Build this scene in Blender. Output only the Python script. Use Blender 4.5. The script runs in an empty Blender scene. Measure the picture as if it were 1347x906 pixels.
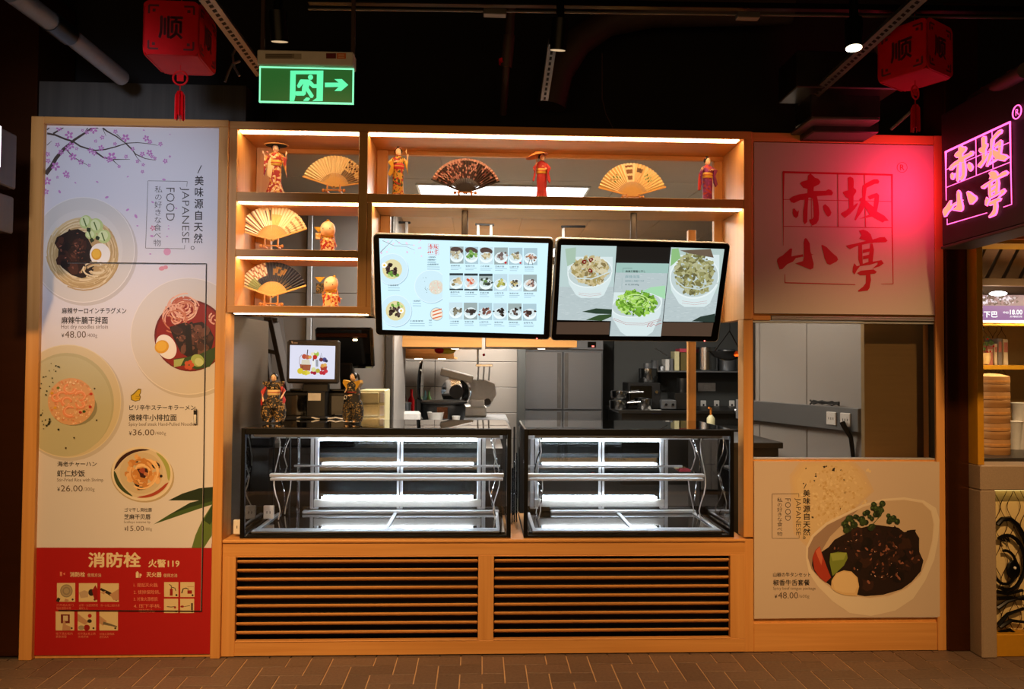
import bpy, bmesh, math, random
from mathutils import Vector, Matrix
from mathutils.geometry import tessellate_polygon
random.seed(7)
S = bpy.context.scene
COL = S.collection
PI = math.pi

# ---------------------------------------------------------------- camera
CAMP = Vector((2.35307, -4.11962, 1.55495)); YAW, TILT, ROLL = 0.0412671, 0.02615219, 0.00694551
cy_, sy_, ct_, st_ = math.cos(YAW), math.sin(YAW), math.cos(TILT), math.sin(TILT)
FW = Vector((sy_*ct_, cy_*ct_, st_)); R0 = Vector((cy_, -sy_, 0)); U0 = R0.cross(FW)
cr_, sr_ = math.cos(ROLL), math.sin(ROLL)
RT = cr_*R0 + sr_*U0; UP = -sr_*R0 + cr_*U0
cam = bpy.data.cameras.new('camera'); cam.sensor_width = 36; cam.lens = 36*1000/1347; cam.clip_start = .05; cam.clip_end = 60
co = bpy.data.objects.new('camera', cam); COL.objects.link(co)
co.matrix_world = Matrix(((RT.x, UP.x, -FW.x, CAMP.x), (RT.y, UP.y, -FW.y, CAMP.y), (RT.z, UP.z, -FW.z, CAMP.z), (0, 0, 0, 1)))
S.camera = co
# ---------------------------------------------------------------- view + world
S.view_settings.view_transform = 'Standard'; S.view_settings.look = 'None'
S.view_settings.gamma = 1; S.view_settings.exposure = 0.0; S.view_settings.use_curve_mapping = False
S.cycles.max_bounces = 8; S.cycles.transparent_max_bounces = 16; S.cycles.caustics_reflective = False; S.cycles.caustics_refractive = False
W = bpy.data.worlds.new('world'); S.world = W; W.use_nodes = True
W.node_tree.nodes['Background'].inputs[0].default_value = (0.9, 0.62, 0.4, 1); W.node_tree.nodes['Background'].inputs[1].default_value = 0.008

# ---------------------------------------------------------------- lamps (track spots, kitchen panels, neighbour shop; the fills are added)
def area(name, loc, tgt, sx, sy, power, col, spread=180):
    l = bpy.data.lights.new(name, 'AREA'); l.shape = 'RECTANGLE'; l.size = sx; l.size_y = sy; l.energy = power; l.color = col; l.spread = math.radians(spread)
    o = bpy.data.objects.new(name, l); COL.objects.link(o); o.location = loc
    o.rotation_euler = (Vector(tgt)-Vector(loc)).to_track_quat('-Z', 'Y').to_euler(); return o
def spot(name, loc, tgt, power, col, ang=50, blend=.6, rad=.03):
    l = bpy.data.lights.new(name, 'SPOT'); l.energy = power; l.color = col; l.spot_size = math.radians(ang); l.spot_blend = blend; l.shadow_soft_size = rad
    o = bpy.data.objects.new(name, l); COL.objects.link(o); o.location = loc
    o.rotation_euler = (Vector(tgt)-Vector(loc)).to_track_quat('-Z', 'Y').to_euler(); return o
WARM = (1.0, .57, .235); COOL = (.70, .78, 1.0); NEUT = (1.0, .93, .84)
area('aisle_fill_light', (1.6, -6.2, 1.3), (2.0, 0, .3), 7.0, 1.2, 42, WARM)  # added warm fill from across the aisle, no fitting of its own
for sx_, se_, st_z in ((.62, 520, .6), (1.55, 340, .3), (2.9, 330, .3), (4.5, 470, .45)): spot('aisle_spot_light', (sx_, -3.1, 3.55), (sx_+(.2 if sx_ > 1 else -.15), 0, st_z), se_, WARM, 48, 1.0, .06)
spot('poster_cool_fill', (1.15, -2.7, 2.55), (.42, 0, 2.35), 190, COOL, 42, 1.0, .12)  # added cool lamp to whiten the top of the poster
area('kitchen_panel_light', (2.5, 1.65, 2.76), (2.5, 1.65, 0), 1.1, .6, 75, NEUT)
area('kitchen_panel_light_rear', (2.6, 4.3, 2.76), (2.6, 4.3, 0), 1.1, .6, 110, NEUT)
area('kitchen_panel_light_right', (5.2, 4.6, 2.76), (5.2, 5.0, 0), 1.1, .6, 30, NEUT)
area('window_wall_fill', (4.35, .75, 2.6), (4.5, 1.0, 0), .6, .4, 14, NEUT)  # added lamp lifting the angled wall and steel, no panel above it
area('neighbour_shop_light', (5.6, .12, 1.97), (5.45, .5, 1.2), .5, .1, 7, (1, .72, .42))
area('neighbour_hood_light', (5.5, -.05, 1.9), (5.4, .4, 2.3), .5, .1, 1.4, (1, .72, .42))
spot('window_steel_fill', (4.78, .15, 2.7), (4.78, .20, 1.45), 30, (1, .74, .44), 70, 1.0, .02)  # added out of view above the window to brighten the steel

# ---------------------------------------------------------------- pixel helpers (photograph 1347x906)
def ray(px, py): return FW*1000 + RT*(px-673.5) - UP*(py-453)
def U(px, py, Y=0.0):
    d = ray(px, py); return CAMP + d*((Y-CAMP.y)/d.y)
def AD(px, py, w): return CAMP + ray(px, py)*(w/1000)
def on_plane(px, py, P0, n):
    d = ray(px, py); return CAMP + d*((P0-CAMP).dot(n)/d.dot(n))
# ---------------------------------------------------------------- colour + materials
def lin(c):
    if isinstance(c, str): c = [int(c[i:i+2], 16) for i in (0, 2, 4)]
    r = []
    for v in c[:3]:
        v = v/255.; r.append(v/12.92 if v <= .04045 else ((v+.055)/1.055)**2.4)
    return tuple(r)+(1.,)
MATS = {}
def nt(name):
    m = bpy.data.materials.new(name); m.use_nodes = True; MATS[name] = m
    return m, m.node_tree.nodes, m.node_tree.links, m.node_tree.nodes['Principled BSDF']
def mat(name, col, rough=.5, metal=0., noise=.06, scale=30, emis=None, es=0., coat=0., stretch=(1, 1, 1), bump=0., spec=None):
    """plain procedural material: base colour varied by object-space noise"""
    m, N, L, b = nt(name)
    c = lin(col)
    tc = N.new('ShaderNodeTexCoord'); mp = N.new('ShaderNodeMapping'); mp.inputs['Scale'].default_value = stretch
    nz = N.new('ShaderNodeTexNoise'); nz.inputs['Scale'].default_value = scale; nz.inputs['Detail'].default_value = 4
    L.new(tc.outputs['Object'], mp.inputs[0]); L.new(mp.outputs[0], nz.inputs['Vector'])
    mx = N.new('ShaderNodeMix'); mx.data_type = 'RGBA'
    mx.inputs[6].default_value = tuple(max(0, v*(1-noise*2)) for v in c[:3])+(1,); mx.inputs[7].default_value = tuple(min(1, v*(1+noise*2)) for v in c[:3])+(1,)
    L.new(nz.outputs['Fac'], mx.inputs[0]); L.new(mx.outputs[2], b.inputs['Base Color'])
    b.inputs['Roughness'].default_value = rough; b.inputs['Metallic'].default_value = metal
    if coat: b.inputs['Coat Weight'].default_value = coat
    if spec is not None: b.inputs['Specular IOR Level'].default_value = spec
    if emis: b.inputs['Emission Color'].default_value = lin(emis); b.inputs['Emission Strength'].default_value = es
    if bump:
        bp = N.new('ShaderNodeBump'); bp.inputs['Strength'].default_value = bump; bp.inputs['Distance'].default_value = .002
        L.new(nz.outputs['Fac'], bp.inputs['Height']); L.new(bp.outputs[0], b.inputs['Normal'])
    return m
def wood(name, c1, c2, stretch, rough=.42):
    m, N, L, b = nt(name)
    tc = N.new('ShaderNodeTexCoord'); mp = N.new('ShaderNodeMapping'); mp.inputs['Scale'].default_value = stretch
    nz = N.new('ShaderNodeTexNoise'); nz.inputs['Scale'].default_value = 1; nz.inputs['Detail'].default_value = 6; nz.inputs['Distortion'].default_value = .4
    rp = N.new('ShaderNodeValToRGB'); rp.color_ramp.elements[0].position = .3; rp.color_ramp.elements[1].position = .7
    rp.color_ramp.elements[0].color = lin(c1); rp.color_ramp.elements[1].color = lin(c2)
    L.new(tc.outputs['Object'], mp.inputs[0]); L.new(mp.outputs[0], nz.inputs['Vector']); L.new(nz.outputs['Fac'], rp.inputs[0]); L.new(rp.outputs[0], b.inputs['Base Color'])
    b.inputs['Roughness'].default_value = rough
    bp = N.new('ShaderNodeBump'); bp.inputs['Strength'].default_value = .15; bp.inputs['Distance'].default_value = .001
    L.new(nz.outputs['Fac'], bp.inputs['Height']); L.new(bp.outputs[0], b.inputs['Normal'])
    return m
def emit(name, col, s):
    m, N, L, b = nt(name); b.inputs['Base Color'].default_value = (0, 0, 0, 1); b.inputs['Emission Color'].default_value = lin(col) if isinstance(col, str) else tuple(col)+(1,); b.inputs['Emission Strength'].default_value = s; b.inputs['Roughness'].default_value = .4
    return m
def colmat(name, rough=.5, emis=0., coat=0.):
    m, N, L, b = nt(name); a = N.new('ShaderNodeAttribute'); a.attribute_name = 'Col'
    if emis:
        b.inputs['Base Color'].default_value = (.01, .01, .01, 1); L.new(a.outputs['Color'], b.inputs['Emission Color']); b.inputs['Emission Strength'].default_value = emis; b.inputs['Roughness'].default_value = .5; b.inputs['Specular IOR Level'].default_value = .15
    else:
        L.new(a.outputs['Color'], b.inputs['Base Color']); b.inputs['Roughness'].default_value = rough
    if coat: b.inputs['Coat Weight'].default_value = coat
    return m
def glass(name, tint=(1, 1, 1), refl=.1, rough=0.02, transp=1.0):
    m, N, L, b = nt(name); N.remove(b); out = N['Material Output']
    t = N.new('ShaderNodeBsdfTransparent'); t.inputs[0].default_value = tuple(v*transp for v in tint)+(1,)
    g = N.new('ShaderNodeBsdfGlossy'); g.inputs['Roughness'].default_value = rough
    lw = N.new('ShaderNodeFresnel'); lw.inputs[0].default_value = 1.5
    ad = N.new('ShaderNodeMath'); ad.operation = 'MULTIPLY'; ad.inputs[1].default_value = refl/.04; L.new(lw.outputs[0], ad.inputs[0]); ad.use_clamp = True
    mx = N.new('ShaderNodeMixShader'); L.new(ad.outputs[0], mx.inputs[0]); L.new(t.outputs[0], mx.inputs[1]); L.new(g.outputs[0], mx.inputs[2]); L.new(mx.outputs[0], out.inputs[0])
    return m
def brocade(name, c1, c2, c3, scale=85):
    """kimono cloth: woven blotches of three colours"""
    m, N, L, b = nt(name)
    tc = N.new('ShaderNodeTexCoord'); v = N.new('ShaderNodeTexVoronoi'); v.inputs['Scale'].default_value = scale
    L.new(tc.outputs['Object'], v.inputs['Vector'])
    rp = N.new('ShaderNodeValToRGB'); rp.color_ramp.interpolation = 'CONSTANT'
    rp.color_ramp.elements[0].color = lin(c1); rp.color_ramp.elements[1].position = .5; rp.color_ramp.elements[1].color = lin(c2)
    e = rp.color_ramp.elements.new(.76); e.color = lin(c3)
    sp = N.new('ShaderNodeSeparateColor'); L.new(v.outputs['Color'], sp.inputs[0]); L.new(sp.outputs[0], rp.inputs[0]); L.new(rp.outputs[0], b.inputs['Base Color']); b.inputs['Roughness'].default_value = .6
    return m
WA, WB = 'c88c48', 'd89e5a'
wood('wood_x', WA, WB, (1.2, 40, 40)); wood('wood_z', WA, WB, (40, 40, 1.2)); wood('wood_y', WA, WB, (40, 1.2, 40))
wood('dark_wood', '2a1a12', '40281a', (30, 30, 1.5)); wood('soffit_board', '35332f', '45423c', (25, 25, 1.0), .7)
wood('bamboo', 'a87846', 'c99a62', (3, 3, 60), .6)
mat('stainless', '96989a', .36, .8, .04, 6, stretch=(1, 1, 60)); mat('stainless_dull', '85878a', .42, .75, .08, 5, stretch=(60, 60, 1)); mat('stainless_dark', '55524e', .34, .9, .06, 8)
mat('chrome', 'd0d0d0', .12, 1., .02); mat('aluminium', 'dadfe4', .38, .5, .02); mat('bronze', '5c341c', .26, .8, .08, 3, stretch=(1, 1, 8)); mat('iron', '2c2a28', .5, .6)
mat('black_paint', '060606', .35, spec=.25); mat('black_gloss', '060606', .08, coat=.5); mat('black_plastic', '141312', .35); mat('black_void', '0b0807', .9); mat('grey_plastic', '4e463d', .4)
mat('white_plastic', 'e2ded6', .4); mat('white_matt', 'd8d4cc', .7); mat('cream_plastic', 'e6dba8', .35); mat('paper', 'e6e2dc', .9, bump=.4, scale=60)
mat('pipe_grey', '6a6764', .5, .4); mat('pipe_dark', '3c2a22', .6); mat('galvanised', '77736e', .45, .8, .2, 10); mat('lantern_red', 'c40008', .6, spec=.2); mat('lantern_dark', '5a0508', .6)
mat('poster_board', 'e2dede', .6, noise=.01); mat('partition', 'a39d96', .55, noise=.02, scale=4); mat('partition_edge', '5a554f', .4, .5); mat('tile_wall', '8d857c', .35, noise=.03, scale=3)
mat('dark_wall', '484946', .6, noise=.05, scale=3); mat('ceiling_white', 'cac4ba', .7, noise=.02); mat('floor_dark', '3b3733', .5); mat('granite', 'a08c76', .4, noise=.12, scale=160)
mat('mustard', 'c08a1c', .45); mat('orange_trim', 'c05a12', .5); mat('skin', 'f0c8a0', .5, noise=.01); mat('hair', '0e0a08', .35); mat('lip', 'b02020', .4); mat('eye', '120c0a', .3)
mat('red_cloth', 'b5241c', .6, noise=.15); mat('purple_cloth', '7c1f60', .55, noise=.15); mat('gold_cloth', 'c9992e', .45, noise=.2); mat('cream_cloth', 'e5c88c', .6); mat('black_cloth', '15110d', .6); mat('straw', 'd9b070', .7, noise=.12)
brocade('brocade_red', 'a8261c', 'd9a04a', 'e6c89a'); brocade('brocade_gold', 'c9952f', '3c4a22', 'a8261c'); brocade('brocade_purple', '7c1f60', '9c3a80', 'b23a20'); brocade('brocade_black', '0c0a08', '100e0b', '7a6230', 170); brocade('brocade_blackred', '0e0b09', '9a7c48', '1a1210', 150)
glass('clear_glass', refl=.07); glass('top_glass', (.5, .5, .5), .2); glass('door_glass', (.58, .66, .70), .14); glass('window_glass', (.80, .78, .75), .05); glass('sign_glass', (.35, .7, .35), .05)
emit('led_warm', (1.0, .66, .34), 19); emit('led_cool', (.82, .92, 1.0), 30); emit('panel_white', (.95, .96, 1.0), 5); emit('bulb', (1.0, .85, .6), 9); emit('exit_green', (.14, 1.0, .46), 1.0); emit('exit_edge', (.25, 1.0, .5), 1.3)
emit('neon_core', (1.0, .36, .20), 1.15); emit('neon_edge', (1.0, .09, .34), 3.2); emit('exit_plate', (.02, .10, .018), 1.0); emit('neon_white', (1, .8, .95), 3); emit('led_blue', (.35, .25, 1), 4); emit('dot_red', (1, .1, .08), 6); emit('yellow_glow', (1.0, .72, .25), 1.6)
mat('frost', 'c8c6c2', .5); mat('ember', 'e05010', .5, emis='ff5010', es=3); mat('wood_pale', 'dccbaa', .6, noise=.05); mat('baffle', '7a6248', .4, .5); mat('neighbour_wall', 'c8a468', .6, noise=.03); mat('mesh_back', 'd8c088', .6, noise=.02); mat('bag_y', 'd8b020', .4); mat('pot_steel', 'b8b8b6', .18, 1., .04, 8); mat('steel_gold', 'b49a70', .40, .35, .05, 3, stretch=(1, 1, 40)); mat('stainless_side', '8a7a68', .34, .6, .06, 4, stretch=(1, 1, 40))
colmat('print', .5); colmat('screen_a', emis=1.12); colmat('screen_b', emis=1.0); colmat('painted', .6)

# ---------------------------------------------------------------- mesh builder
class MB:
    def __init__(s): s.v = []; s.f = []; s.c = []; s.hascol = False
    def add(s, vs, fs, M=None, col=None):
        k = len(s.v); s.v += [tuple(M @ Vector(v)) if M else tuple(v) for v in vs]; s.f += [tuple(i+k for i in f) for f in fs]
        s.c += [col]*len(fs); s.hascol = s.hascol or col is not None; return s
    def box(s, x0, x1, y0, y1, z0, z1, M=None, col=None):
        vs = [(x, y, z) for x in (x0, x1) for y in (y0, y1) for z in (z0, z1)]
        return s.add(vs, [(0, 1, 3, 2), (4, 6, 7, 5), (0, 4, 5, 1), (2, 3, 7, 6), (0, 2, 6, 4), (1, 5, 7, 3)], M, col)
    def bbox(s, x0, x1, y0, y1, z0, z1, b=.004, M=None, col=None):
        """box with chamfered edges"""
        b = min(b, (x1-x0)*.49, (y1-y0)*.49, (z1-z0)*.49)
        bm = bmesh.new(); bmesh.ops.create_cube(bm, size=1)
        for v in bm.verts: v.co = Vector(((x0+x1)/2+v.co.x*(x1-x0), (y0+y1)/2+v.co.y*(y1-y0), (z0+z1)/2+v.co.z*(z1-z0)))
        bmesh.ops.bevel(bm, geom=bm.edges[:], offset=b, segments=1, affect='EDGES')
        bm.verts.index_update(); s.add([v.co[:] for v in bm.verts], [[v.index for v in f.verts] for f in bm.faces], M, col); bm.free(); return s
    def prism(s, pts, y0, y1, M=None, col=None, axis='y'):
        """polygon in xz extruded along y (or other axis)"""
        n = len(pts)
        def mk(p, t): return (p[0], t, p[1]) if axis == 'y' else ((t, p[0], p[1]) if axis == 'x' else (p[0], p[1], t))
        vs = [mk(p, y0) for p in pts]+[mk(p, y1) for p in pts]
        tri = tessellate_polygon([[Vector((p[0], p[1], 0)) for p in pts]])
        fs = [tuple(t) for t in tri]+[tuple(i+n for i in reversed(t)) for t in tri]+[(i, (i+1) % n, n+(i+1) % n, n+i) for i in range(n)]
        return s.add(vs, fs, M, col)
    def tube(s, pts, r, n=8, M=None, cap=True, col=None):
        P = [Vector(p) for p in pts]; R = r if isinstance(r, (list, tuple)) else [r]*len(P); vs = []; fs = []
        up = None
        for i, p in enumerate(P):
            t = (P[min(i+1, len(P)-1)]-P[max(i-1, 0)]).normalized()
            if up is None: up = t.orthogonal().normalized()
            a = (up-t*up.dot(t)).normalized(); up = a; b = t.cross(a)
            for k in range(n): th = 2*PI*k/n; vs.append(p+(a*math.cos(th)+b*math.sin(th))*R[i])
        for i in range(len(P)-1):
            for k in range(n): fs.append((i*n+k, i*n+(k+1) % n, (i+1)*n+(k+1) % n, (i+1)*n+k))
        if cap: fs.append(tuple(range(n))[::-1]); fs.append(tuple((len(P)-1)*n+k for k in range(n)))
        return s.add(vs, fs, M, col)
    def lathe(s, prof, c=(0, 0, 0), n=20, M=None, sx=1., sy=1., col=None):
        """profile (r, z) spun about z"""
        vs = []; fs = []
        for r, z in prof:
            for k in range(n): th = 2*PI*k/n; vs.append((c[0]+r*sx*math.cos(th), c[1]+r*sy*math.sin(th), c[2]+z))
        for i in range(len(prof)-1):
            for k in range(n): fs.append((i*n+k, i*n+(k+1) % n, (i+1)*n+(k+1) % n, (i+1)*n+k))
        fs.append(tuple(range(n))[::-1]); fs.append(tuple((len(prof)-1)*n+k for k in range(n)))
        return s.add(vs, fs, M, col)
    def ball(s, c, rx, ry=None, rz=None, n=12, M=None, col=None):
        ry = ry or rx; rz = rz or rx; m = n//2+1
        return s.lathe([(max(.02, math.sin(PI*i/m))*rx, -math.cos(PI*i/m)*rz) for i in range(m+1)], c, n, M, 1, ry/rx, col)
    def build(s, name, m, parent=None, smooth=False, kind=None, label=None):
        me = bpy.data.meshes.new(name); me.from_pydata(s.v, [], s.f)
        for mm in (m if isinstance(m, (list, tuple)) else [m]): me.materials.append(MATS[mm])
        if s.hascol:
            ca = me.color_attributes.new('Col', 'FLOAT_COLOR', 'CORNER'); buf = []
            for f, c in zip(s.f, s.c): buf += list(c or (1, 1, 1, 1))*len(f)
            ca.data.foreach_set('color', buf)
        else:
            bm = bmesh.new(); bm.from_mesh(me); bmesh.ops.recalc_face_normals(bm, faces=bm.faces); bm.to_mesh(me); bm.free()
        if smooth:
            me.polygons.foreach_set('use_smooth', [True]*len(me.polygons))
            try: me.set_sharp_from_angle(angle=math.radians(40))
            except Exception: pass
        o = bpy.data.objects.new(name, me); COL.objects.link(o)
        if parent is not None:
            o.parent = parent; o.matrix_parent_inverse = Matrix.Translation(-parent.location) if parent.type == 'EMPTY' and not parent.parent and parent.get('_w') else Matrix()
        if kind: o['kind'] = kind
        if label: o['label'] = label
        return o
def tag(o, label, cat, group=None, kind=None):
    o['label'] = label; o['category'] = cat
    if group: o['group'] = group
    if kind: o['kind'] = kind
    return o
def thing(name, label, cat, loc=(0, 0, 0), group=None, rz=0., world=True):
    """Empty at the thing's base. world=True: its parts are given in world coordinates; False: in the thing's own."""
    o = bpy.data.objects.new(name, None); COL.objects.link(o); o.location = loc; o.rotation_euler = (0, 0, rz); o.empty_display_size = .05
    if world: o['_w'] = 1
    return tag(o, label, cat, group)
def struct(o): o['kind'] = 'structure'; return o
def copy_tree(o, parent=None):
    c = o.copy(); COL.objects.link(c); c.parent = parent
    for ch in list(o.children): copy_tree(ch, c)
    return c
def xbox(name, m, x0, x1, y0, y1, z0, z1, parent=None, b=.002): return MB().bbox(x0, x1, y0, y1, z0, z1, b).build(name, m, parent)

# ---------------------------------------------------------------- flat prints (ink on a board / pixels of a display)
GLY = {}
def glyphs(body, bold=0.):
    k = (body, bold)
    if k not in GLY:
        c = bpy.data.curves.new('t', 'FONT'); c.body = body; c.resolution_u = 2; c.offset = min(bold, 0)
        o = bpy.data.objects.new('t', c); COL.objects.link(o); bpy.context.view_layer.update()
        me = bpy.data.meshes.new_from_object(o.evaluated_get(bpy.context.evaluated_depsgraph_get()))
        GLY[k] = ([(v.co.x, v.co.y) for v in me.vertices], [tuple(p.vertices) for p in me.polygons])
        if bold > 0:
            vs, fs = GLY[k]; n = len(vs); V, F = [], []; b = bold*.9
            for j, (dx, dy) in enumerate(((b, 0), (-b, 0), (0, b), (0, -b))): V += [(x+dx, y+dy) for x, y in vs]; F += [tuple(i+n*j for i in f) for f in fs]
            GLY[k] = (V, F)
        bpy.data.objects.remove(o); bpy.data.curves.remove(c); bpy.data.meshes.remove(me)
    return GLY[k]
def clip_poly(pts, clip):
    out = list(pts); n = len(clip)
    for i in range(n):
        a, b = clip[i], clip[(i+1) % n]; inp = out; out = []
        def side(p): return (b[0]-a[0])*(p[1]-a[1])-(b[1]-a[1])*(p[0]-a[0])
        for j in range(len(inp)):
            p, q = inp[j], inp[(j+1) % len(inp)]; sp, sq = side(p), side(q)
            if sp >= 0: out.append(p)
            if (sp >= 0) != (sq >= 0): t = sp/(sp-sq); out.append((p[0]+(q[0]-p[0])*t, p[1]+(q[1]-p[1])*t))
        if len(out) < 3: return []
    return out
class Print:
    """ink shapes given in photograph pixels, laid on the plane of the board (P0, n towards the viewer)"""
    def __init__(s, P0, n, clip=None, fn=None): s.P0 = Vector(P0); s.n = Vector(n).normalized(); s.clip = clip; s.mb = MB(); s.lv = 0; s.fn = fn; s.step = 1.6e-5
    def w(s, p):
        q = s.fn(p[0], p[1]) if s.fn else on_plane(p[0], p[1], s.P0, s.n)
        return q+s.n*(.0006+s.lv*s.step)
    def poly(s, pts, col):
        s.lv += 1
        if s.clip: pts = clip_poly(pts, s.clip)
        if len(pts) < 3: return
        tri = tessellate_polygon([[Vector((p[0], p[1], 0)) for p in pts]])
        s.mb.add([s.w(p) for p in pts], [tuple(t) for t in tri], None, lin(col))
    def ell(s, cx, cy, rx, ry=None, col='ffffff', rot=0, n=28, a0=0, a1=360):
        ry = ry or rx; c, d = math.cos(math.radians(rot)), math.sin(math.radians(rot)); P = []
        full = a1-a0 >= 360
        for k in range(n if full else n+1):
            t = math.radians(a0+(a1-a0)*k/n); x, y = rx*math.cos(t), ry*math.sin(t); P.append((cx+x*c-y*d, cy+x*d+y*c))
        s.poly(P, col)
    def rect(s, x0, y0, x1, y1, col): s.poly([(x0, y0), (x1, y0), (x1, y1), (x0, y1)], col)
    def line(s, pts, w0, col, w1=None):
        w1 = w0 if w1 is None else w1; n = len(pts); A = []; B = []
        for i, p in enumerate(pts):
            a = pts[max(0, i-1)]; b = pts[min(n-1, i+1)]; dx, dy = b[0]-a[0], b[1]-a[1]; l = math.hypot(dx, dy) or 1; ww = (w0+(w1-w0)*i/max(1, n-1))/2
            A.append((p[0]-dy/l*ww, p[1]+dx/l*ww)); B.append((p[0]+dy/l*ww, p[1]-dx/l*ww))
        s.lv += 1
        for i in range(n-1):
            q = [A[i], A[i+1], B[i+1], B[i]]
            if s.clip: q = clip_poly(q, s.clip) or clip_poly(q[::-1], s.clip)
            if len(q) >= 3: s.mb.add([s.w(p) for p in q], [tuple(range(len(q)))], None, lin(col))
    def blob(s, cx, cy, r, col, jag=.25, n=11, sy=1., rot=0):
        c, d = math.cos(rot), math.sin(rot); P = []
        for k in range(n):
            t = 2*PI*k/n; rr = r*(1+random.uniform(-jag, jag)); x, y = rr*math.cos(t), rr*math.sin(t)*sy; P.append((cx+x*c-y*d, cy+x*d+y*c))
        s.poly(P, col)
    def base(s, k=2): s.lv = k
    def text(s, body, x0, y0, x1, y1, col, bold=0., rot=0):
        """fit the words' own bounding box into the pixel box; rot=90 reads downwards"""
        vs, fs = glyphs(body, bold)
        if not vs: return
        ax, bx = min(v[0] for v in vs), max(v[0] for v in vs); ay, by = min(v[1] for v in vs), max(v[1] for v in vs)
        s.lv += 1; out = []
        nn = len(vs)//4 if bold > 0 else len(vs)
        for j, (x, y) in enumerate(vs):
            if j % nn == 0 and j: s.lv += 1
            u = (x-ax)/(bx-ax or 1); t = (y-ay)/(by-ay or 1)
            if rot == 90: out.append(s.w((x0+(x1-x0)*t, y0+(y1-y0)*u)))
            else: out.append(s.w((x0+(x1-x0)*u, y1+(y0-y1)*t)))
        s.mb.add(out, fs, None, lin(col))
    def vchars(s, body, x0, y0, x1, y1, col, bold=0.):
        """upright characters stacked downwards, one per cell"""
        h = (y1-y0)/len(body)
        for i, ch in enumerate(body):
            vs, fs = glyphs(ch, bold); s.lv += 1; out = []
            cw = x1-x0; hh = h*.98
            nn = len(vs)//4 if bold > 0 else len(vs)
            for j, (x, y) in enumerate(vs):
                if nn and j % nn == 0 and j: s.lv += 1
                out.append(s.w((x0+x*cw, y0+h*i+hh*.86-y*hh)))
            s.mb.add(out, fs, None, lin(col))
    def build(s, name, m, parent): return s.mb.build(name, m, parent)

# ================================================================ SETTING
H, WD = 2.85, 4.92
flo = struct(MB().box(-2.2, 7.6, -5.2, -.02, -.09, -.022).box(-2.2, 7.6, -.02, .75, -.09, -.004).build('floor', 'floor_dark'))
# herringbone pavers, each with its own joint; the nearest and the far ones joined
mat('paver_a', '6d5a4c', .55, noise=.2, scale=70, bump=.5); mat('paver_b', '725e50', .5, noise=.2, scale=70, bump=.5); mat('paver_c', '675548', .55, noise=.22, scale=70, bump=.5)
mat('grout', 'c8a47c', .8)
MB().box(-2.2, 7.6, -5.2, -.012, -.022, -.004).build('grout', 'grout', flo)
u_ = .112; g_ = .0032
pm = []
for k, mm in enumerate(('paver_a', 'paver_b', 'paver_c')):
    for hz in (0, 1):
        w, d = (2*u_, u_) if hz else (u_, 2*u_)
        o = MB().bbox(g_, w-g_, g_, d-g_, -.02, 0, .0012).build('paver', mm); pm.append(o.data); bpy.data.objects.remove(o)
cells = []
for i in range(-110, 110):
    for j in range(-110, 110):
        if (i+j) % 4 == 0: cells.append((i*u_, j*u_, 1))      # lying brick covers (i,j),(i+1,j)
        if (i-1+j) % 4 == 1: cells.append((i*u_, j*u_, 0))    # standing brick covers (i,j),(i,j+1)
rest = MB(); near = []
for x, y, hz in cells:
    x += 1.03; y -= .03
    w, d = (2*u_, u_) if hz else (u_, 2*u_)
    if x > 7.4 or x+w < -2 or y > .12 or y < -5: continue
    x1, y1 = x+w, min(y+d, .0)
    if y1-y < .004: continue
    if y+d > .0 or y < -.62 or x < -1.2 or x1 > 6.2: rest.box(x+g_, x1-g_, y+g_, y1-g_, -.02, 0)
    else: near.append((x, y, hz))
near.sort(key=lambda t: -t[1])
for x, y, hz in near[:300]:
    o = bpy.data.objects.new('paver', pm[random.randrange(3)*2+hz]); COL.objects.link(o); o.parent = flo; o.location = (x, y, random.uniform(-.0008, .0008))
for x, y, hz in near[300:]:
    w, d = (2*u_, u_) if hz else (u_, 2*u_); rest.box(x+g_, x+w-g_, y+g_, y+d-g_, -.02, 0)
rest.build('paver', 'paver_a', flo, kind='stuff')

struct(MB().box(-2.2, 7.6, -5.2, 1.0, 4.4, 4.5).build('ceiling', 'black_void'))
# dark upper wall over the shop, and the shop's own shell
wb = struct(MB().box(-2.2, 7.6, .42, .5, 2.86, 4.4).build('wall_front', 'black_void'))
struct(MB().bbox(-.03, 1.07, .03, .4, 2.86, 3.06, .003).build('trim_1', 'soffit_board'))
# kitchen shell
wk = struct(MB().box(-.2, 7.3, 7.3, 7.4, 0, 2.82).build('wall_back', 'dark_wall'))
struct(MB().box(7.2, 7.3, .5, 7.3, 0, 2.82).build('wall_right', 'dark_wall'))
struct(MB().box(-.2, -.1, .4, 7.3, 0, 2.82).build('wall_left', 'dark_wall'))
kc = struct(MB().box(-.2, 7.3, .38, 7.4, 2.82, 2.9).build('ceiling', 'ceiling_white'))
for i in range(11):
    for j in range(8):
        x, y = .6*i+.3, .62*j+.42
        if (i, j) in ((3, 1), (4, 1)): pass
        MB().bbox(x+.003, x+.597, y+.003, y+.617, 2.812, 2.82, .002).build('ceiling_panel', 'ceiling_white', kc)
struct(MB().box(-.2, 7.3, .75, 7.4, -.09, 0).build('floor', 'floor_dark'))
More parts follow.
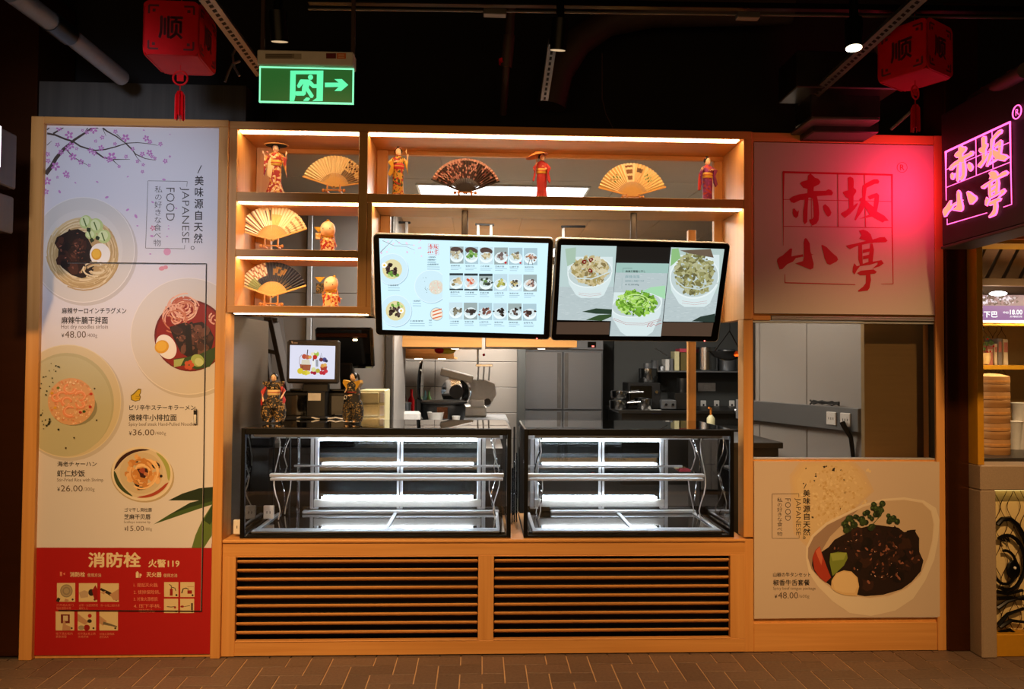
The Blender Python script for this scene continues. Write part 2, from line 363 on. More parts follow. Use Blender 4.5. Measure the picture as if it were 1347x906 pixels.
# left stainless side wall of the bay and the grey partition behind the till
struct(MB().bbox(.955, .997, .06, .80, .6, 1.815, .002).build('wall_side', 'stainless_side' if 'stainless_side' in MATS else 'stainless_dull'))
p_ = struct(MB().box(.05, 1.61, 1.9, 1.96, 0, 2.82).build('wall_partition', 'partition'))
for x0, x1 in ((.06, .985), (1.035, 1.6)):
    for z0, z1 in ((.6, 1.35), (1.355, 2.1), (2.105, 2.8)): MB().bbox(x0, x1, 1.888, 1.9, z0, z1, .002).build('panel', 'partition', p_)
MB().bbox(.992, 1.03, 1.87, 1.9, .5, 2.82, .003).build('joint_strip', 'aluminium', p_)
MB().bbox(1.61, 1.665, 1.87, 1.97, 0, 2.82, .004).build('corner_trim', 'partition_edge', p_)
MB().box(1.60, 1.665, 1.97, 2.9, 0, 2.82).build('return_panel', 'partition', p_)
# tiled back wall of the left bay
tw = struct(MB().box(.2, 2.86, 5.0, 5.1, 0, 2.82).build('wall_tiled', 'partition_edge'))
tm = None
for i in range(5):
    for j in range(9):
        x, z = .25+i*.52, .06+j*.305
        if tm is None:
            o = MB().bbox(.003, .517, 0, .012, .003, .302, .003).build('tile', 'tile_wall', tw); tm = o.data
        else: o = bpy.data.objects.new('tile', tm); COL.objects.link(o); o.parent = tw
        o.location = (x, 4.988, z)
struct(MB().bbox(2.79, 2.88, 4.75, 5.1, 0, 2.82, .004).build('trim_2', 'dark_wall'))
# dark side wall at the far right of the kitchen
dw = struct(MB().box(4.30, 7.2, 6.9, 7.0, 0, 2.82).build('wall_rear', 'dark_wall'))

# ---------------------------------------------------------------- window on the right with the oblique wall seen through it
A_ = U(1137, 550, .62); B_ = U(985, 545, 1.75); A_.z = B_.z = 0
ax = Vector((B_.x-A_.x, B_.y-A_.y, 0)); L_ = ax.length; ax.normalize(); nrm = Vector((ax.y, -ax.x, 0))
if nrm.y > 0: nrm = -nrm
def OB(name, m, s0, s1, t0, t1, z0, z1, parent=None):
    """box along the oblique wall: s along it from its near end, t towards the viewer"""
    M = Matrix(((ax.x, nrm.x, 0, A_.x), (ax.y, nrm.y, 0, A_.y), (0, 0, 1, 0), (0, 0, 0, 1)))
    return MB().bbox(s0, s1, t0, t1, z0, z1, .003, M).build(name, m, parent)
ow = struct(OB('wall_angled', 'partition', -.02, L_-.03, -.06, 0, 0, 2.82))
for s0 in (0, .52, 1.04): OB('panel', 'partition', s0+.003, min(s0+.517, L_-.09), .0, .006, .1, 2.8, ow)
OB('pillar_trim', 'partition_edge', L_-.08, L_-.03, 0, .02, 1.3, 2.82, ow)
struct(MB().bbox(U(1137, 500, .2).x, 5.0, .20, .24, .6, 2.8, .002).build('wall_steel', 'steel_gold'))
rail = OB('trunking', 'stainless', -.0, L_+.1, .006, .05, 1.14, 1.29); tag(rail, 'brushed steel trunking rail along the grey wall behind the right window', 'trunking')
def osock(s0, lab):
    t = thing('wall_socket', lab, 'socket', A_+ax*s0+nrm*.05+Vector((0, 0, 1.17)), 'sockets on the steel trunking')
    OB('plate', 'white_plastic', s0, s0+.086, .05, .06, 1.17, 1.256, t)
    for q in (.022, .042, .062): OB('slot', 'black_plastic', s0+q-.003, s0+q+.003, .06, .0605, 1.205, 1.22, t)
    return t
osock(.185, 'white wall socket with nothing plugged in, on the steel trunking behind the window')
osock(.06, 'white wall socket with a thick black plug, on the steel trunking behind the window')
pl = A_+ax*.10+nrm*.085+Vector((0, 0, 1.20))
tag(MB().tube([pl, pl+Vector((.01, -.01, -.03)), pl+Vector((.05, -.015, -.10)), pl+Vector((.065, -.01, -.2)), pl+Vector((.075, 0, -.36))], [.018, .017, .014, .013, .013], 10).build('power_cable', 'black_plastic', smooth=True), 'thick black power cable hanging from the plugged socket behind the window', 'cable')
pk = A_+ax*.40+nrm*.045+Vector((0, 0, 1.284))
tag(MB().tube([pk+ax*(.14*math.cos(a/9*PI*2)-.1)+Vector((0, 0, .012+.028*abs(math.sin(a*1.3)))) for a in range(19)], .006, 6).build('coiled_cord', 'iron', smooth=True), 'coiled dark cord lying on top of the steel trunking', 'cord')
sc = thing('steel_counter', 'dark steel counter corner seen low through the right window', 'counter', (4.3, 1.2, 0))
xbox('worktop', 'stainless_dark', 3.95, 4.40, .95, 1.75, 1.0, 1.04, sc); xbox('body', 'stainless_dark', 3.97, 4.38, .98, 1.74, 0, 1.0, sc)
# window itself
wn = struct(MB().box(3.856, 4.872, .035, .041, 1.05, 1.80).build('window_1', 'window_glass'))
for q in ((3.85, 4.876, .01, .06, 1.795, 1.806), (3.85, 4.876, .01, .06, 1.043, 1.05)): MB().bbox(*q, .002).build('glazing_bead', 'aluminium', wn)
for q in ((3.85, 3.856, .01, .06, 1.05, 1.795), (4.870, 4.876, .01, .06, 1.05, 1.795)): MB().bbox(*q, .001).build('glazing_bead', 'iron', wn)
# aluminium track over the window
tr = thing('sliding_track', 'ribbed aluminium track between the red logo panel and the window', 'track', (3.96, 0, 1.81))
xbox('rail', 'galvanised', 3.95, 4.872, -.002, .03, 1.808, 1.834, tr)
for z in (1.813, 1.820, 1.827): xbox('rib', 'aluminium', 3.952, 4.87, -.006, -.002, z, z+.003, tr, .001)

# ---------------------------------------------------------------- timber of the front: fixed members
def timber(name, x0, x1, y0, y1, z0, z1, m='wood_z'): return struct(MB().bbox(x0, x1, y0, y1, z0, z1, .003).build(name, m))
timber('trim_3', -.032, .034, -.03, .12, 0, H)               # left jamb
timber('trim_4', .034, .998, -.03, .12, 2.812, H, 'wood_x')  # head over the poster
timber('trim_5', .947, .998, -.03, .12, 0, 2.812)            # post between poster and bay
MB().box(.034, .947, .002, .10, 0, 2.812).build('wall_cabinet', 'wood_z')['kind'] = 'structure'
timber('trim_6', 3.796, 3.85, .0, .09, .62, 1.815)           # right post of the bay
timber('trim_7', 3.852, 4.876, .0, .1, 2.80, H, 'wood_x')
timber('trim_8', 4.876, 4.925, -.005, .12, .0, H)
timber('trim_9', 3.802, 3.852, -.005, .1, 1.815, H)
MB().box(3.852, 4.876, .021, .1, 1.834, 2.80).build('wall_logo', 'wood_z')['kind'] = 'structure'
timber('trim_10', 3.80, 3.852, .0, .1, 0, .61)
timber('trim_11', 3.852, 4.876, .012, .1, .10, 1.043)
timber('trim_12', 3.852, 4.876, .0, .1, 0, .155, 'wood_x')
timber('trim_13', 3.85, 3.95, -.0, .03, 1.807, 1.834, 'wood_x')
timber('trim_14', 3.672, 3.722, .66, .70, 1.2, 2.42)          # inner post behind the right case
timber('trim_15', 3.745, 3.798, .36, .40, 1.815, 2.8)
# bronze clad columns left and right of the shop
for nm, x0, x1 in (('wall_column', -1.3, -.034), ('wall_column', 4.927, 5.125)):
    w_ = struct(MB().bbox(x0, x1, -.02 if x0 > 0 else .02, .4 if x0 < 0 else .19, 0, 3.6, .006).build(nm, 'bronze'))
struct(MB().box(-2.2, -1.3, .3, .4, 0, 4.4).build('wall_far', 'black_void'))

# ================================================================ COUNTER BASE with louvres
cb = thing('counter_base', 'long orange wood counter base with two louvred vents below the display cases', 'counter', (2.4, 0, 0))
xbox('sill', 'wood_x', .998, 3.80, -.022, .70, .600, .617, cb, .004)
xbox('top_rail', 'wood_x', .998, 3.80, -.012, .02, .53, .600, cb)
xbox('bottom_rail', 'wood_x', 1.068, 3.80, -.012, .02, .006, .078, cb)
xbox('stile', 'wood_z', .998, 1.068, -.012, .02, .004, .53, cb); xbox('stile', 'wood_z', 2.350, 2.434, -.012, .02, .078, .53, cb); xbox('stile', 'wood_z', 3.718, 3.80, -.012, .02, .078, .53, cb)
xbox('back_panel', 'black_void', .998, 3.80, .10, .12, .006, .6, cb)
for x0, x1 in ((1.068, 2.350), (2.434, 3.718)):
    for i in range(9):
        z = .495-.0468*i
        M = Matrix.Translation((0, .012, z)) @ Matrix.Rotation(math.radians(-28), 4, 'X')
        MB().bbox(x0+.001, x1-.001, -.019, .019, -.006, .006, .0058, M).build('louvre_slat', 'wood_x', cb)
    for q in ((x0, x1, .524, .53), (x0, x1, .078, .084)): xbox('bead', 'wood_x', q[0], q[1], -.015, .02, q[2], q[3], cb, .002)

# ================================================================ DISPLAY SHELF
ds = thing('display_shelf', 'open wooden shelf unit with lit strips over the bay, holding fans and dolls', 'shelf', (2.4, .2, 1.82))
D1 = .372
xbox('top_board', 'wood_x', .998, 3.84, -.012, D1, 2.806, H, ds)
xbox('side_board', 'wood_z', .998, 1.040, -.012, D1, 1.820, 2.806, ds); xbox('side_board', 'wood_z', 3.795, 3.84, -.012, D1, 1.812, 2.806, ds)
xbox('divider', 'wood_z', 1.688, 1.736, -.013, D1, 1.820, 2.806, ds)
xbox('shelf_board', 'wood_x', 1.040, 1.688, -.011, D1, 2.420, 2.470, ds); xbox('shelf_board', 'wood_x', 1.736, 3.795, -.011, D1, 2.422, 2.472, ds)
xbox('shelf_board', 'wood_x', 1.040, 1.688, -.011, D1, 2.122, 2.162, ds); xbox('shelf_board', 'wood_x', 1.000, 1.762, -.014, D1, 1.820, 1.860, ds)
xbox('outer_board', 'wood_z', 1.737, 1.762, -.010, D1, 1.86, 2.421, ds)
for q in ((1.042, 1.14, 2.47, 2.806), (1.042, 1.13, 2.162, 2.42), (1.042, 1.13, 1.86, 2.122), (1.737, 1.80, 2.472, 2.806), (1.763, 1.82, 1.83, 2.42)):
    xbox('back_post', 'wood_z', q[0], q[1], D1-.04, D1, q[2], q[3], ds)
for q in ((1.04, 1.688, 2.76, 2.806), (1.736, 3.795, 2.76, 2.806)): xbox('back_rail', 'wood_x', q[0], q[1], D1-.03, D1-.001, q[2]+.02, q[3], ds)
for i, (x0, x1, z, w) in enumerate(((1.045, 1.685, 2.806, .05), (1.74, 3.775, 2.806, .05), (1.045, 1.685, 2.420, .055), (1.74, 3.79, 2.422, .055), (1.045, 1.685, 2.122, .06), (1.03, 1.74, 1.820, .05))):
    MB().bbox(x0, x1, .004, .004+w, z-.004, z-.0005, .001).build('light_strip', 'led_warm', ds)

# ================================================================ PRINT MOTIFS
def sakura(P, x, y, r, col='c07ab8'):
    a = random.uniform(0, 6)
    for k in range(5):
        t = a+k*2*PI/5; P.ell(x+math.cos(t)*r*.58, y+math.sin(t)*r*.58, r*.40, r*.27, col, math.degrees(t), 8)
    P.ell(x, y, r*.14, None, 'f0e0ee', 0, 6)
def noodles(P, cx, cy, r0, r1, n, cols, w=1.6, sy=1.):
    for i in range(n):
        r = random.uniform(r0, r1); a = random.uniform(0, 6.28); L = random.uniform(.8, 2.2); ox, oy = random.uniform(-2, 2), random.uniform(-2, 2); dr = random.uniform(-3, 3)
        P.line([(cx+ox+(r+dr*k/8)*math.cos(a+L*k/8), cy+oy+(r+dr*k/8)*math.sin(a+L*k/8)*sy) for k in range(9)], w, random.choice(cols))
def beef(P, pts, n, r, cols=('1e100b', '2c1710', '3a1d13', '4a281b', '160b08')):
    P.poly(pts, '22120c'); xs = [p[0] for p in pts]; ys = [p[1] for p in pts]
    c = (sum(xs)/len(xs), sum(ys)/len(ys))
    for i in range(n):
        k = random.randrange(len(pts)); t = random.uniform(0, .85); x = c[0]+(pts[k][0]-c[0])*t; y = c[1]+(pts[k][1]-c[1])*t
        P.blob(x, y, random.uniform(r*.4, r), random.choice(cols), .35, 8, random.uniform(.5, 1), random.uniform(0, 3))
    for i in range(n//3):
        k = random.randrange(len(pts)); t = random.uniform(0, .9); x = c[0]+(pts[k][0]-c[0])*t; y = c[1]+(pts[k][1]-c[1])*t
        P.blob(x, y, random.uniform(r*.15, r*.3), random.choice(('7a4a38', '8f5a48', '5e3626')), .4, 6, .5, random.uniform(0, 3))
def egg(P, x, y, rx, ry, rot, k=1.):
    P.ell(x, y, rx, ry, 'ece8de', rot); P.ell(x-.35*rx, y, rx*.5, rx*.56, 'd9a02c', rot); P.ell(x-.38*rx, y-.05*ry, rx*.38, rx*.42, 'e6b540', rot)
def lay(L, s=1.): return L
# brush characters of the sign, outlines in their own square (0..100 across the frame, y down)
def sc2(pts, ox, oy, k): return [((ox+x/k), (oy+y/k)) for x, y in pts]
K1 = 9.0556; K2 = 8.6286; K3 = 10.66; K4 = 9.5375
LOGO = [
 sc2([(385,190),(415,165),(440,182),(470,215),(510,225),(538,262),(520,295),(458,325),(455,372),(600,370),(630,352),(665,362),(688,395),(672,425),(630,425),(495,435),(515,540),(522,640),(515,720),(490,762),(440,785),(410,750),(398,712),(440,705),(455,680),(452,560),(445,470),(415,450),(392,455),(385,560),(380,740),(350,770),(330,740),(328,620),(342,540),(350,470),(300,480),(220,518),(185,505),(163,468),(200,440),(280,412),(380,398),(382,350),(330,335),(292,285),(310,262),(382,243)],1020,210,K1),
 sc2([(205,590),(225,578),(258,620),(280,600),(272,670),(245,697),(215,675),(202,635)],1020,210,K1),
 sc2([(565,550),(590,528),(640,570),(668,630),(655,665),(625,680),(600,655),(572,600)],1020,210,K1),
 sc2([(172,250),(200,235),(235,250),(243,290),(240,362),(270,385),(270,410),(240,455),(238,565),(285,532),(288,550),(255,600),(200,660),(140,705),(95,665),(98,648),(160,615),(186,590),(182,485),(150,470),(115,420),(125,405),(178,390)],1095,205,K2),
 sc2([(340,340),(380,310),(470,265),(515,265),(532,290),(520,315),(480,318),(388,362),(380,420),(370,500),(465,578),(478,475),(425,498),(398,462),(440,440),(505,420),(530,445),(525,530),(505,630),(590,680),(640,735),(590,740),(570,757),(500,720),(450,690),(305,715),(340,700),(420,665),(365,580),(330,640),(262,735),(250,725),(290,600),(322,520),(302,505),(310,485),(338,470),(335,400)],1095,205,K2),
 sc2([(110,405),(150,385),(260,285),(288,285),(278,395),(440,365),(445,400),(340,420),(300,470),(220,505),(150,575),(110,578),(90,520),(73,468),(80,430)],1015,300,K3),
 sc2([(460,150),(478,137),(500,155),(535,215),(545,330),(560,365),(588,368),(560,380),(590,500),(585,560),(545,582),(500,565),(440,540),(330,495),(360,485),(440,460),(452,400),(450,260),(448,210)],1015,300,K3),
 sc2([(695,240),(715,235),(770,265),(850,345),(915,400),(932,440),(910,470),(820,515),(775,500),(740,420),(720,330)],1015,300,K3),
 sc2([(235,80),(290,65),(345,85),(385,125),(408,190),(500,162),(560,160),(597,205),(570,225),(420,230),(400,240),(378,235),(280,255),(205,275),(125,312),(90,290),(72,268),(110,258),(200,240),(325,208),(240,180),(268,135)],1105,295,K4),
 sc2([(228,260),(275,250),(285,500),(340,490),(360,508),(250,525),(215,570),(182,630),(155,600),(160,540),(178,485),(210,525),(250,515),(228,440)],1105,295,K4),
 sc2([(378,240),(410,245),(425,320),(410,468),(520,448),(548,490),(500,525),(400,558),(470,500),(470,478),(400,500),(358,512),(355,440),(370,340)],1105,295,K4),
 sc2([(285,318),(378,300),(375,340),(285,362)],1105,295,K4), sc2([(287,400),(370,378),(368,425),(287,440)],1105,295,K4), sc2([(285,495),(360,470),(360,508),(285,520)],1105,295,K4),
 sc2([(210,612),(260,582),(420,565),(460,595),(440,618),(380,625),(388,700),(370,800),(345,832),(230,845),(222,832),(290,780),(320,740),(325,640),(250,640)],1105,295,K4),
]
LINES = [ # frame strokes: points, start width, end width
 ([(1029.6,226.4),(1173.5,230)],2.9,2.4), ([(1030.6,226),(1030.2,260),(1030.5,323)],2.9,.5), ([(1173.2,229),(1173.6,300),(1174.8,373.5)],2.2,1.0),
 ([(1174.6,373.3),(1159,373.4)],.9,.4), ([(1032.5,360.5),(1032.5,372)],.6,1.), ([(1032.3,371.8),(1080,373),(1125,374.2)],1.4,1.0),
 ([(1031,262.3),(1174,265)],.8,.8), ([(1031,297.6),(1174,299.6)],.9,.9), ([(1067.5,260),(1067.6,297.8)],.7,.7), ([(1102,228),(1102.6,299)],1.1,1.1), ([(1137,229),(1138.6,299)],1.2,1.2)]

# ================================================================ MENU POSTER (left)
NF = (0, -1, 0)
def board(name, px, Y, z0, z1, x0, x1, m, parent): return MB().bbox(x0, x1, Y, .0, z0, z1, .0008).build(name, m, parent)
mp_ = thing('menu_poster', 'tall white noodle menu poster with cherry blossom and four bowls of food', 'poster', (.49, -.004, .59))
board('backing_board', None, -.004, .594, 2.810, .036, .946, 'poster_board', mp_)
yb = -.0045
clip = [(61.6, 168), (292.4, 168.3), (278.3, 720.4), (45.2, 720)]
P = Print((0, yb, 0), NF, clip); P.step = 1.1e-5
P.poly(clip, 'd8d6da')
B = '4a3d38'
def Q(*a): return [(60+x/7.924, 160+y/7.92) for x, y in a]
for pts, w0, w1 in ((Q((0,545),(60,470),(110,380),(190,285),(270,220),(300,190),(400,125),(470,75),(550,65)),6,1.6),(Q((15,122),(100,138),(200,180),(285,205),(360,255),(440,282),(520,300),(620,290),(720,265),(835,228)),2.6,1.4),
    (Q((520,315),(600,372),(700,395),(760,393),(880,392)),2.4,.5),(Q((595,65),(640,100),(740,155),(835,225),(960,218),(1060,228),(1170,248)),2.2,.5),(Q((835,225),(900,290),(940,340),(1040,385),(1150,402)),2,.6),(Q((915,310),(950,370),(995,420)),1.2,.4),
    (Q((215,290),(290,370),(370,415),(445,458)),1.4,.5),(Q((80,125),(130,95),(200,55)),2.4,1.2),(Q((15,85),(50,55)),1.8,1),(Q((15,245),(65,200)),1,.4),(Q((700,400),(765,460)),1.2,.4),(Q((740,130),(800,185)),1,.5),(Q((600,80),(630,150)),1,.4),(Q((420,100),(440,65)),2,1)):
    P.line(pts, w0, B, w1)
for x, y, r in ((245,140,48),(590,165,26),(522,203,20),(500,85,44),(430,110,28),(385,92,18),(125,242,28),(325,282,20),(265,250,42),(230,280,34),(160,320,34),(285,365,44),(370,420,34),(455,456,20),(105,465,50),(215,545,38),(232,570,24),(125,580,16),(20,620,44),(5,730,34),(580,275,34),(470,300,34),(510,330,30),(690,365,52),(660,405,26),(840,365,24),(768,468,20),(730,105,26),(835,170,46),(725,232,22),(910,285,24),(1050,175,36),(1090,212,26),(1198,235,26),(1010,340,30),(1085,325,36),(1110,365,22),(1142,382,20),(960,415,22),(1020,450,20),(1012,522,20),(1250,412,28),(1297,365,14),(25,340,28),(30,410,28),(145,70,34),(620,378,16)):
    sakura(P, 60+x/7.924, 160+y/7.92, r/7.924)
def petals(P, L):
    P.base(150)
    for x, y, r, a in L: P.ell(x, y, r, r*.55, 'c58ac0', a, 10)
petals(P, [(60+x/7.924, 160+y/7.92, r/7.924, a) for x, y, r, a in ((312,637,12,40),(540,628,15,30),(858,574,12,-30),(148,730,20,60),(1235,604,20,10),(1298,133,8,20),(640,788,20,-20),(1025,90,12,20))])
petals(P, [(168,276,2.4,-30),(179,284.5,3,60),(181,297,1.5,10),(201,266,2,30),(232,274,1.5,20),(200,310.5,2.5,10),(220,311,1.4,0),(222,301,1.2,0),(222,297,1,0),(198,334,1.5,0)])
P.base(8); P.ell(220, 331, 4.8, None, 'd89ab4'); sakura(P, 201, 300, 4, 'd08098')
P.ell(213, 353, 4, 2.8, 'd8909c', -10); P.ell(218, 351.5, 3, 2.6, 'd8909c')
# --- plates: printed rims in slightly different inks
def plate(cx, cy, rx, ry, c0='cfcac2', c1='ddd9d2', c2='c8c2b8', rim=.80):
    P.base()
    P.ell(cx+2.5, cy+3, rx*1.015, ry*1.015, 'c4bfba', 0, 48); P.ell(cx, cy, rx, ry, c1, 0, 48); P.ell(cx, cy, rx*.985, ry*.985, c0, 0, 48)
plate(109.5, 328.5, 68, 69.5, 'd0ccc4', 'e4e0da'); P.ell(109.5, 329, 52, 53, 'd6d2ca', 0, 40)
NC = ('d2bb8c', 'c4a874', 'e2d0a6', 'b89a66', 'dcc698')
P.ell(110, 334, 46, 45, 'b89a68', 0, 36); noodles(P, 110, 333, 30, 46, 110, NC, 1.7)
beef(P, [(75,312),(92,303),(103,301),(112,306),(118,318),(124,330),(124,350),(122,362),(108,366),(95,362),(82,352),(76,345),(77,328),(72,320)], 90, 8)
for x, y, rx, ry, a in ((113,292,8,9,20),(127,297,9,10,-20),(137,311,9,9,30),(120,309,7.5,6,10)):
    P.ell(x, y, rx, ry, 'b9cc84', a); P.ell(x-1, y-1, rx*.7, ry*.75, 'd2dfa8', a); P.line([(x-3, y-5), (x+1, y+6)], 1.6, '4a6a24')
for x, y in ((117, 302), (129, 313), (121, 316)): P.blob(x, y, 3, '1f3314', .3)
egg(P, 132, 334.5, 13.5, 14.5, 0); noodles(P, 128, 355, 8, 20, 24, NC, 1.8, .5)
# red noodle soup
plate(248, 442, 76.5, 77, 'd2cdc6', 'e2ddd8'); P.ell(250.5, 441.5, 47.5, 47, '6a1410', 0, 44); P.ell(250.5, 442, 45, 45, '8a1a12', 0, 40)
noodles(P, 243, 405, 3, 22, 46, ('e0a890', 'd08a6a', 'e8bca0', 'b86048'), 1.9, .8); noodles(P, 232, 418, 4, 22, 24, ('e0a890', 'c87858'), 1.7)
noodles(P, 284, 418, 4, 10, 8, ('e0a890', 'e8bca0'), 2)
beef(P, [(223,430),(243,424),(250,426),(266,423),(276,432),(282,444),(278,460),(270,466),(248,470),(238,464),(228,444)], 60, 7, ('3a2018', '5a3426', '4a2a1c', '1c0f0b', '6b4434'))
P.poly([(244,428),(251,427),(254,465),(245,468)], '140a07'); egg(P, 219, 456, 17, 12.5, 62)
P.poly([(229,472),(244,470),(262,466),(284,456),(289,462),(276,482),(258,486),(246,480),(231,482)], '2d4a1c'); P.poly([(229,473),(243,471),(238,481),(229,483)], 'a8b468'); P.ell(260, 474, 9, 8, 'a4b860', 30); P.ell(262, 476, 6, 5, 'c4d08c', 30)
for k in range(5): P.ell(249+3.8*math.cos(k*1.257), 480+3.8*math.sin(k*1.257), 3, None, 'c8562e', 0, 10)
# fried rice plate
plate(89, 527.5, 70.5, 74.5, 'cfc4a4', 'dbd2b8'); P.ell(88, 531, 62, 67, 'b5b290', 0, 44); P.ell(86, 534, 61, 66, 'bdbb9a', 0, 44)
P.ell(97, 536, 31, 24, '8f8c6c', 0, 30); P.ell(94, 528, 31, 31, 'd8a87c', 0, 34)
for i in range(240):
    a, r = random.uniform(0, 6.28), 30*math.sqrt(random.random()); P.blob(94+r*math.cos(a), 528+r*math.sin(a), random.uniform(.8, 1.7), random.choice(('e6c49c', 'dcb080', 'eed2b0', 'cf9a70', 'e8a880', 'd88e5e')), .3, 6)
for x, y, r, a in ((92,511,7,0),(82,521,6.5,90),(105,521,7,200),(88,528,6,120),(92,541,7.5,60),(106,532,5,300),(74,523,5,20)):
    P.line([(x+r*math.cos(a/57+k*.55), y+r*math.sin(a/57+k*.55)*.85) for k in range(9)], 5.2, 'e8966a', 2.4); P.line([(x+r*math.cos(a/57+k*.55)+.8, y+r*math.sin(a/57+k*.55)*.85-.8) for k in range(8)], 1.2, 'f2b894', .8)
for x, y, c in ((120,518,'c8402c'),(119,535,'b83020'),(111,541,'3c5a20'),(106,542,'b02818'),(69,517,'d8a030'),(73,536,'dca838'),(77,510,'6a7a30')): P.ell(x, y, 2.2, 1.8, c, 0, 8)
for i in range(40):
    x, y = random.choice(((random.gauss(73, 7), random.gauss(490, 12)), (random.gauss(60, 7), random.gauss(553, 8)), (random.gauss(60, 9), random.gauss(520, 20))))
    if (x-94)**2+(y-528)**2 > 33**2: P.blob(x, y, random.uniform(.5, 1.7), '2c3018', .5, 6)
for x, y in ((125, 511), (98, 575.5), (127.5, 552.5), (87, 589)): P.blob(x, y, 1.1, '3c3018')
# patterned scallop bowl
P.base()
P.ell(187.5, 625, 42, 35.5, 'b8a888', 12, 40); P.ell(187, 623, 40.5, 35.5, 'e2d8c4', 12, 40); P.ell(187, 622.5, 37.5, 32.5, 'd6c8ac', 12, 40)
def arcband(a0, a1, col, c=(187, 622.5), r0=(37.3, 32.2), r1=(31.5, 28.5)):
    n = 14; A = []; Bq = []
    for k in range(n+1):
        t = math.radians(a0+(a1-a0)*k/n); f = math.sin(PI*k/n)**.5*.9+.1
        A.append((c[0]+r0[0]*math.cos(t), c[1]+r0[1]*math.sin(t))); rr = (r0[0]+(r1[0]-r0[0])*f, r0[1]+(r1[1]-r0[1])*f); Bq.append((c[0]+rr[0]*math.cos(t), c[1]+rr[1]*math.sin(t)))
    P.poly(A+Bq[::-1], col)
arcband(188, 285, '35120c'); arcband(110, 186, '3c4a24'); arcband(-60, 18, 'a4ac5c'); arcband(22, 100, 'a8432a')
P.ell(186, 622, 28.5, 27.5, 'ccbc9c', 0, 34)
for i in range(46):
    a, r = random.uniform(0, 6.28), 22*math.sqrt(random.random()); P.blob(188+r*math.cos(a), 622+r*math.sin(a), random.uniform(3, 6), random.choice(('d89c58', 'e4b070', 'c88844', 'e8bc84')), .3, 9, .7, random.uniform(0, 3))
for x, y, rx, ry, a in ((205,612,6,4.5,30),(180,636,5,3,60),(185,642,5,2.4,0),(212,626,2,2,0),(180,607,2,1.4,0)): P.ell(x, y, rx, ry, '201410', a, 10)
P.blob(189, 620, 7, '3a120c', .35, 9); P.blob(188, 619, 4, 'a04a34', .4, 8); P.blob(192, 623, 3, 'c07a50', .4, 7)
noodles(P, 188, 622, 9, 20, 16, ('e8bc84', 'f0c890', 'c88844'), 2.2)
# bamboo leaves
P.base(4)
P.poly([(221.5,658),(240,649),(262,642),(282,640),(293,639),(293,656),(283,655),(262,658)], '1e3018'); P.poly([(202,689.5),(222,677),(250,661),(270,657),(293,648),(293,659),(262,669),(230,680)], '3f5a28'); P.poly([(222,677),(250,661),(293,650),(293,655),(250,667)], '22381a')
P.poly([(252,721),(257,704),(266,684),(281,660),(292,650),(292,690),(280,702),(268,721)], '5c7434'); P.poly([(268,684),(281,661),(292,651),(292,668),(276,690)], '2c4420')
# lettering
P.base(4)
K = '1c1512'; K9 = '5a4a3c'
def jfood(P, s):
    X = lambda x, y: s(x, y)
    def ln(a, b): P.line([X(*a), X(*b)], .55, '4a4440')
    ln((245.8,245.5),(246.5,238.6)); ln((246.5,238.6),(194.8,237.8)); ln((194.8,237.8),(191.6,326.3)); ln((191.6,326.3),(242.8,327.2)); ln((242.8,327.2),(243.2,322.2))
    a, b = X(196.3, 0)[0], 0
for (x0, y0, x1, y1) in ((260, 217.5, 265, 228),): P.line([(265, 217.5), (260.2, 228)], 1.1, K)
for i, ch in enumerate('美味源自天然'): P.vchars(ch, 255.9-.28*i, 231+15.2*i, 268.3-.28*i, 244.8+15.2*i, K, .016)
P.ell(253.4, 326, 2.5, None, K); P.ell(253.4, 326, 1.7, None, 'd8d6da')
P.text('JAPANESE', 236.5, 246.3, 249, 319.5, '4a4440', -.008, 90); P.text('FOOD', 218.5, 247, 229.8, 290.5, '4a4440', -.008, 90)
for i, ch in enumerate('私の好きな食べ物'): P.vchars(ch, 203.4-.25*i, 244.3+10.05*i, 214-.25*i, 254.4+10.05*i, '37302c', -.006)
jfood(P, lambda x, y: (x, y))
def menu(P, L):
    for body, x0, y0, x1, y1, c, b in L:
        P.base(12); P.text(body, x0, y0, x1, y1, c, b)
menu(P, (('麻辣サーロインチラグメン',81.4,404.5,166.3,412.8,K,.02),('麻辣牛腩干拌面',80.8,416.3,142,426,K,.022),('Hot dry noodles sirloin',80.6,426.8,142,434,K9,0),('¥',81,438.5,84.5,443.5,K,.01),('48.00',85.5,435.2,113.2,444.2,K9,.004),('/400g',114,438.5,128,444.8,K9,-.005),
    ('ピリ辛牛ステーキラーメン',170,532.3,257.3,539.6,K,.02),('微辣牛小排拉面',169.3,544.6,232.5,553.6,K,.022),('Spicy beef steak Hand-Pulled Noodles',169.3,555.4,258,561.4,K9,0),('¥',169.8,567,173.4,572.4,K,.01),('36.00',174.8,564.4,203.2,572.6,K9,.004),('/400g',204,567.5,218.5,573.2,K9,-.005),
    ('海老チャーハン',75.5,606.5,127.5,613.6,K,.02),('虾仁炒饭',75,618,111.8,627,K,.022),('Stir-Fried Rice with Shrimp',75,628.7,136,634.6,K9,0),('¥',75.4,640.6,79,646,K,.01),('26.00',80,638,109,646.4,K9,.004),('/300g',110,641,124.5,647,K9,-.005),
    ('ゴマ干し貝柱唇',163.8,667.8,200,673.2,K,.02),('芝麻干贝唇',163.2,676,198.2,683.2,K,.022),('Scallops sesame lip',163,684.6,197.8,689,K9,0),('¥',163.8,693,166.5,698,K,.01),('15.00',167.4,691.4,189.6,698.2,K9,.004),('/80g',190.4,693.6,200,698.8,K9,-.005)))
